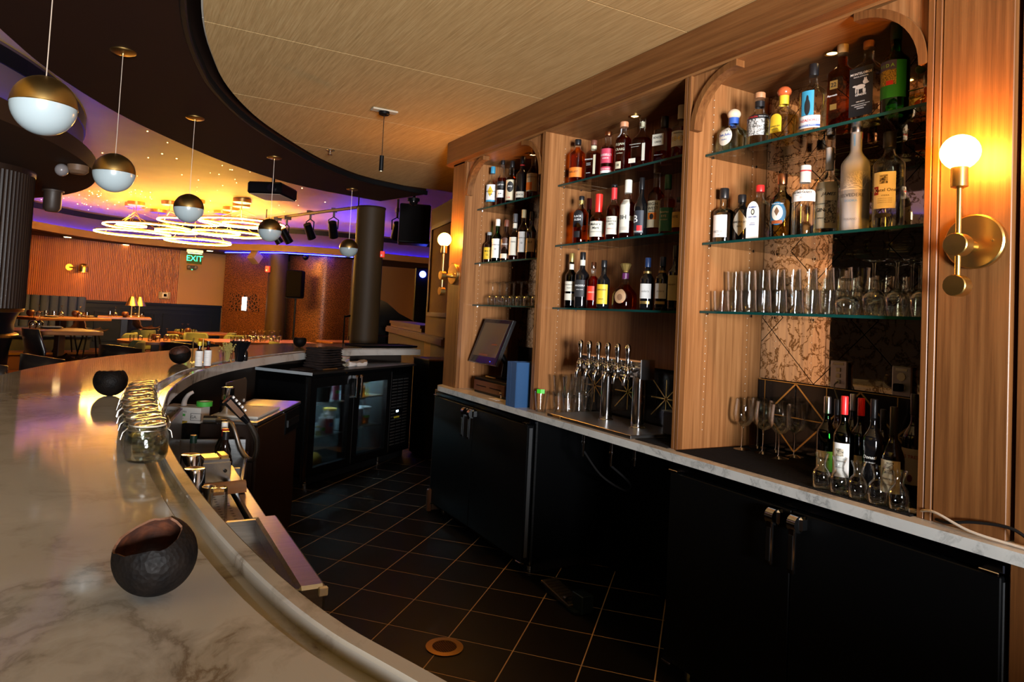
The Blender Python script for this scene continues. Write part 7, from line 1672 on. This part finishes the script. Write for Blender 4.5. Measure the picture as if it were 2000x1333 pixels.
# low tables with sage chairs
g1 = onz(305, 667, .75); g2 = onz(352, 653, .75); g3 = onz(500, 668, .75); g4 = onz(545, 662, .75)
table('round low walnut table with sage chairs', (g1.x, g1.y+.3), 1.15, 1.15, .75, 0, True); table('low walnut table behind the round one', (onz(395, 650, .75).x, onz(395, 650, .75).y), 1.2, .8, .75, R(18))
table('low walnut table crowded with glasses before the flat screen', (g3.x+.1, g3.y+.3), 1.9, 1.0, .75, R(10)); table('low walnut table before the round column', (onz(672, 667, .75).x, onz(672, 667, .75).y), .9, .8, .75, R(10))
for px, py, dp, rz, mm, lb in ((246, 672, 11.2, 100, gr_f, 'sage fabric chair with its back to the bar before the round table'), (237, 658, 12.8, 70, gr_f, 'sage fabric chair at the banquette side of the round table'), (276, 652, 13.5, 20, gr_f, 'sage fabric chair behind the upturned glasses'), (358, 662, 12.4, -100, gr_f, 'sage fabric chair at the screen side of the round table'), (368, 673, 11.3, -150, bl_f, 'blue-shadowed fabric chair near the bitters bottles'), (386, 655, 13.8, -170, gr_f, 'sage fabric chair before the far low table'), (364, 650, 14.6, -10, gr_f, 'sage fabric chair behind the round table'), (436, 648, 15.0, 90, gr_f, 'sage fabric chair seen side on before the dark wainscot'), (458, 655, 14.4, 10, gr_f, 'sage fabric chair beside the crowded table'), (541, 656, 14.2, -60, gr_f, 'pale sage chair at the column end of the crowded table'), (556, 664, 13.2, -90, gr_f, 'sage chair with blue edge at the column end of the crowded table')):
    for k in range(40):                                    # slide along the aisle until the chair stands clear
        p = at(px, py, dp+(k//2)*.08*(-1 if k % 2 else 1)); ok = all((p.x-a)**2+(p.y-b)**2 > .60**2 for a, b in CHAIRS)
        for T in TB:
            c_, s_ = cos(T[5]), sin(T[5]); u_, v_ = (p.x-T[0])*c_+(p.y-T[1])*s_, -(p.x-T[0])*s_+(p.y-T[1])*c_
            if abs(u_) < T[2]/2+.30 and abs(v_) < T[3]/2+.30: ok = False
        if ok: break
    CHAIRS.append((p.x, p.y)); barrel_chair(lb, (p.x, p.y), R(rz), mm, 'fabric dining chairs')
votive('copper candle bowl on the round low table', *onz(302, 665, .75)[:2], .75); votive('copper candle bowl on the far low table', *onz(367, 651, .75)[:2], .75)
for px, py, k in ((255, 666, 't'), (269, 666, 'g'), (293, 667, 't'), (308, 668, 'g'), (323, 666, 't'), (337, 666, 't'), (309, 662, 'g'), (294, 660, 't'), (323, 661, 'g'), (340, 659, 'g'), (349, 655, 't'), (357, 655, 'g'), (378, 653, 'g'), (385, 654, 't')):
    p = onz(px, py, .75); lay_glass(k, p.x, p.y, .75)
for k in range(26):
    px = random.uniform(470, 545); p = onz(px, random.uniform(659, 671), .75); lay_glass(random.choice('ggt'), p.x, p.y, .75)
for px, k in ((647, 't'), (660, 'g'), (677, 't')): p = onz(px, 661, .75); lay_glass(k, p.x, p.y, .75)

# ================================================================ stage
p = at(806, 640, 12.6)
t = thing('grand_piano', 'black grand piano with raised lid on the stage', 'piano', (p.x-.3, p.y+1.2, 0), R(-25))
pblk = mat('piano_black', (.0015, .0015, .0018), .3, spec=.06); lidp = [(-.35, 0), (1.0, 0), (1.0, .25), (.7, .30), (.45, .42), (.2, .62), (-.0, .70), (-.35, .68)]
obj('raised_lid', MB().prism(lidp, 0, .03).xf(Matrix.Translation((0, 0, .98)) @ Matrix.Rotation(R(86), 4, 'X')), pblk, t)
obj('case', MB().bev(-.35, -.75, .62, 1.0, .05, .98, .03), pblk, t)
for x, y in ((-.25, -.6), (.85, -.6), (.3, 0)): obj('leg', MB().cyl((x, y, 0), (x, y, .63), .05, .07), black_gloss, t)
obj('music_desk', MB().box(-.2, -.55, .98, .4, -.53, 1.12), pblk, t)
p = at(829, 537, 12.2)
t = thing('stage_light', 'tall black stage light glowing blue beside the piano', 'stage light', (p.x, p.y, 0), R(-28)); obj('housing', MB().bev(-.16, -.10, .05, .16, .10, 2.25, .02), black_lam, t); obj('base', MB().bev(-.25, -.2, 0, .25, .2, .05, .01), black_lam, t); obj('lamp_cluster', MB().sphere((-.02, -.12, p.z), .06, 12, 8), emis('stage_blue', (.05, .08, 1.0), 12), t)
p = at(672, 640, 10.2)
t = thing('microphone_stand', 'thin black microphone stand by the bronze column', 'stand', (p.x, p.y, 0)); obj('pole', MB().cyl((0, 0, .03), (0, 0, 1.35), .012), black_lam, t); obj('base', MB().lathe([(.14, 0), (.14, .02), (.02, .03)], 20), black_lam, t); obj('microphone', MB().cyl((0, 0, 1.33), (.12, -.05, 1.36), .014, .022), black_lam, t)
# small bar fridge corner beside the counter end
p = Vector((2.92, 6.42, 0))
t = thing('service_cabinet', 'black service cabinet with a brass-edged top at the end of the bar', 'cabinet', (p.x, p.y, 0), 0); obj('body', MB().box(-.16, -.2, .02, .18, .2, .985), black_lam, t); obj('top', MB().bev(-.17, -.21, .985, .19, .21, 1.0, .003), oak, t); obj('kick', MB().box(-.14, -.18, .003, .16, .18, .02), black_matte, t); obj('pipe', MB().cyl((.05, -.23, .55), (.05, -.23, .90), .02).sphere((.05, -.23, .92), .03, 12, 8), chrome, t, smooth=40)
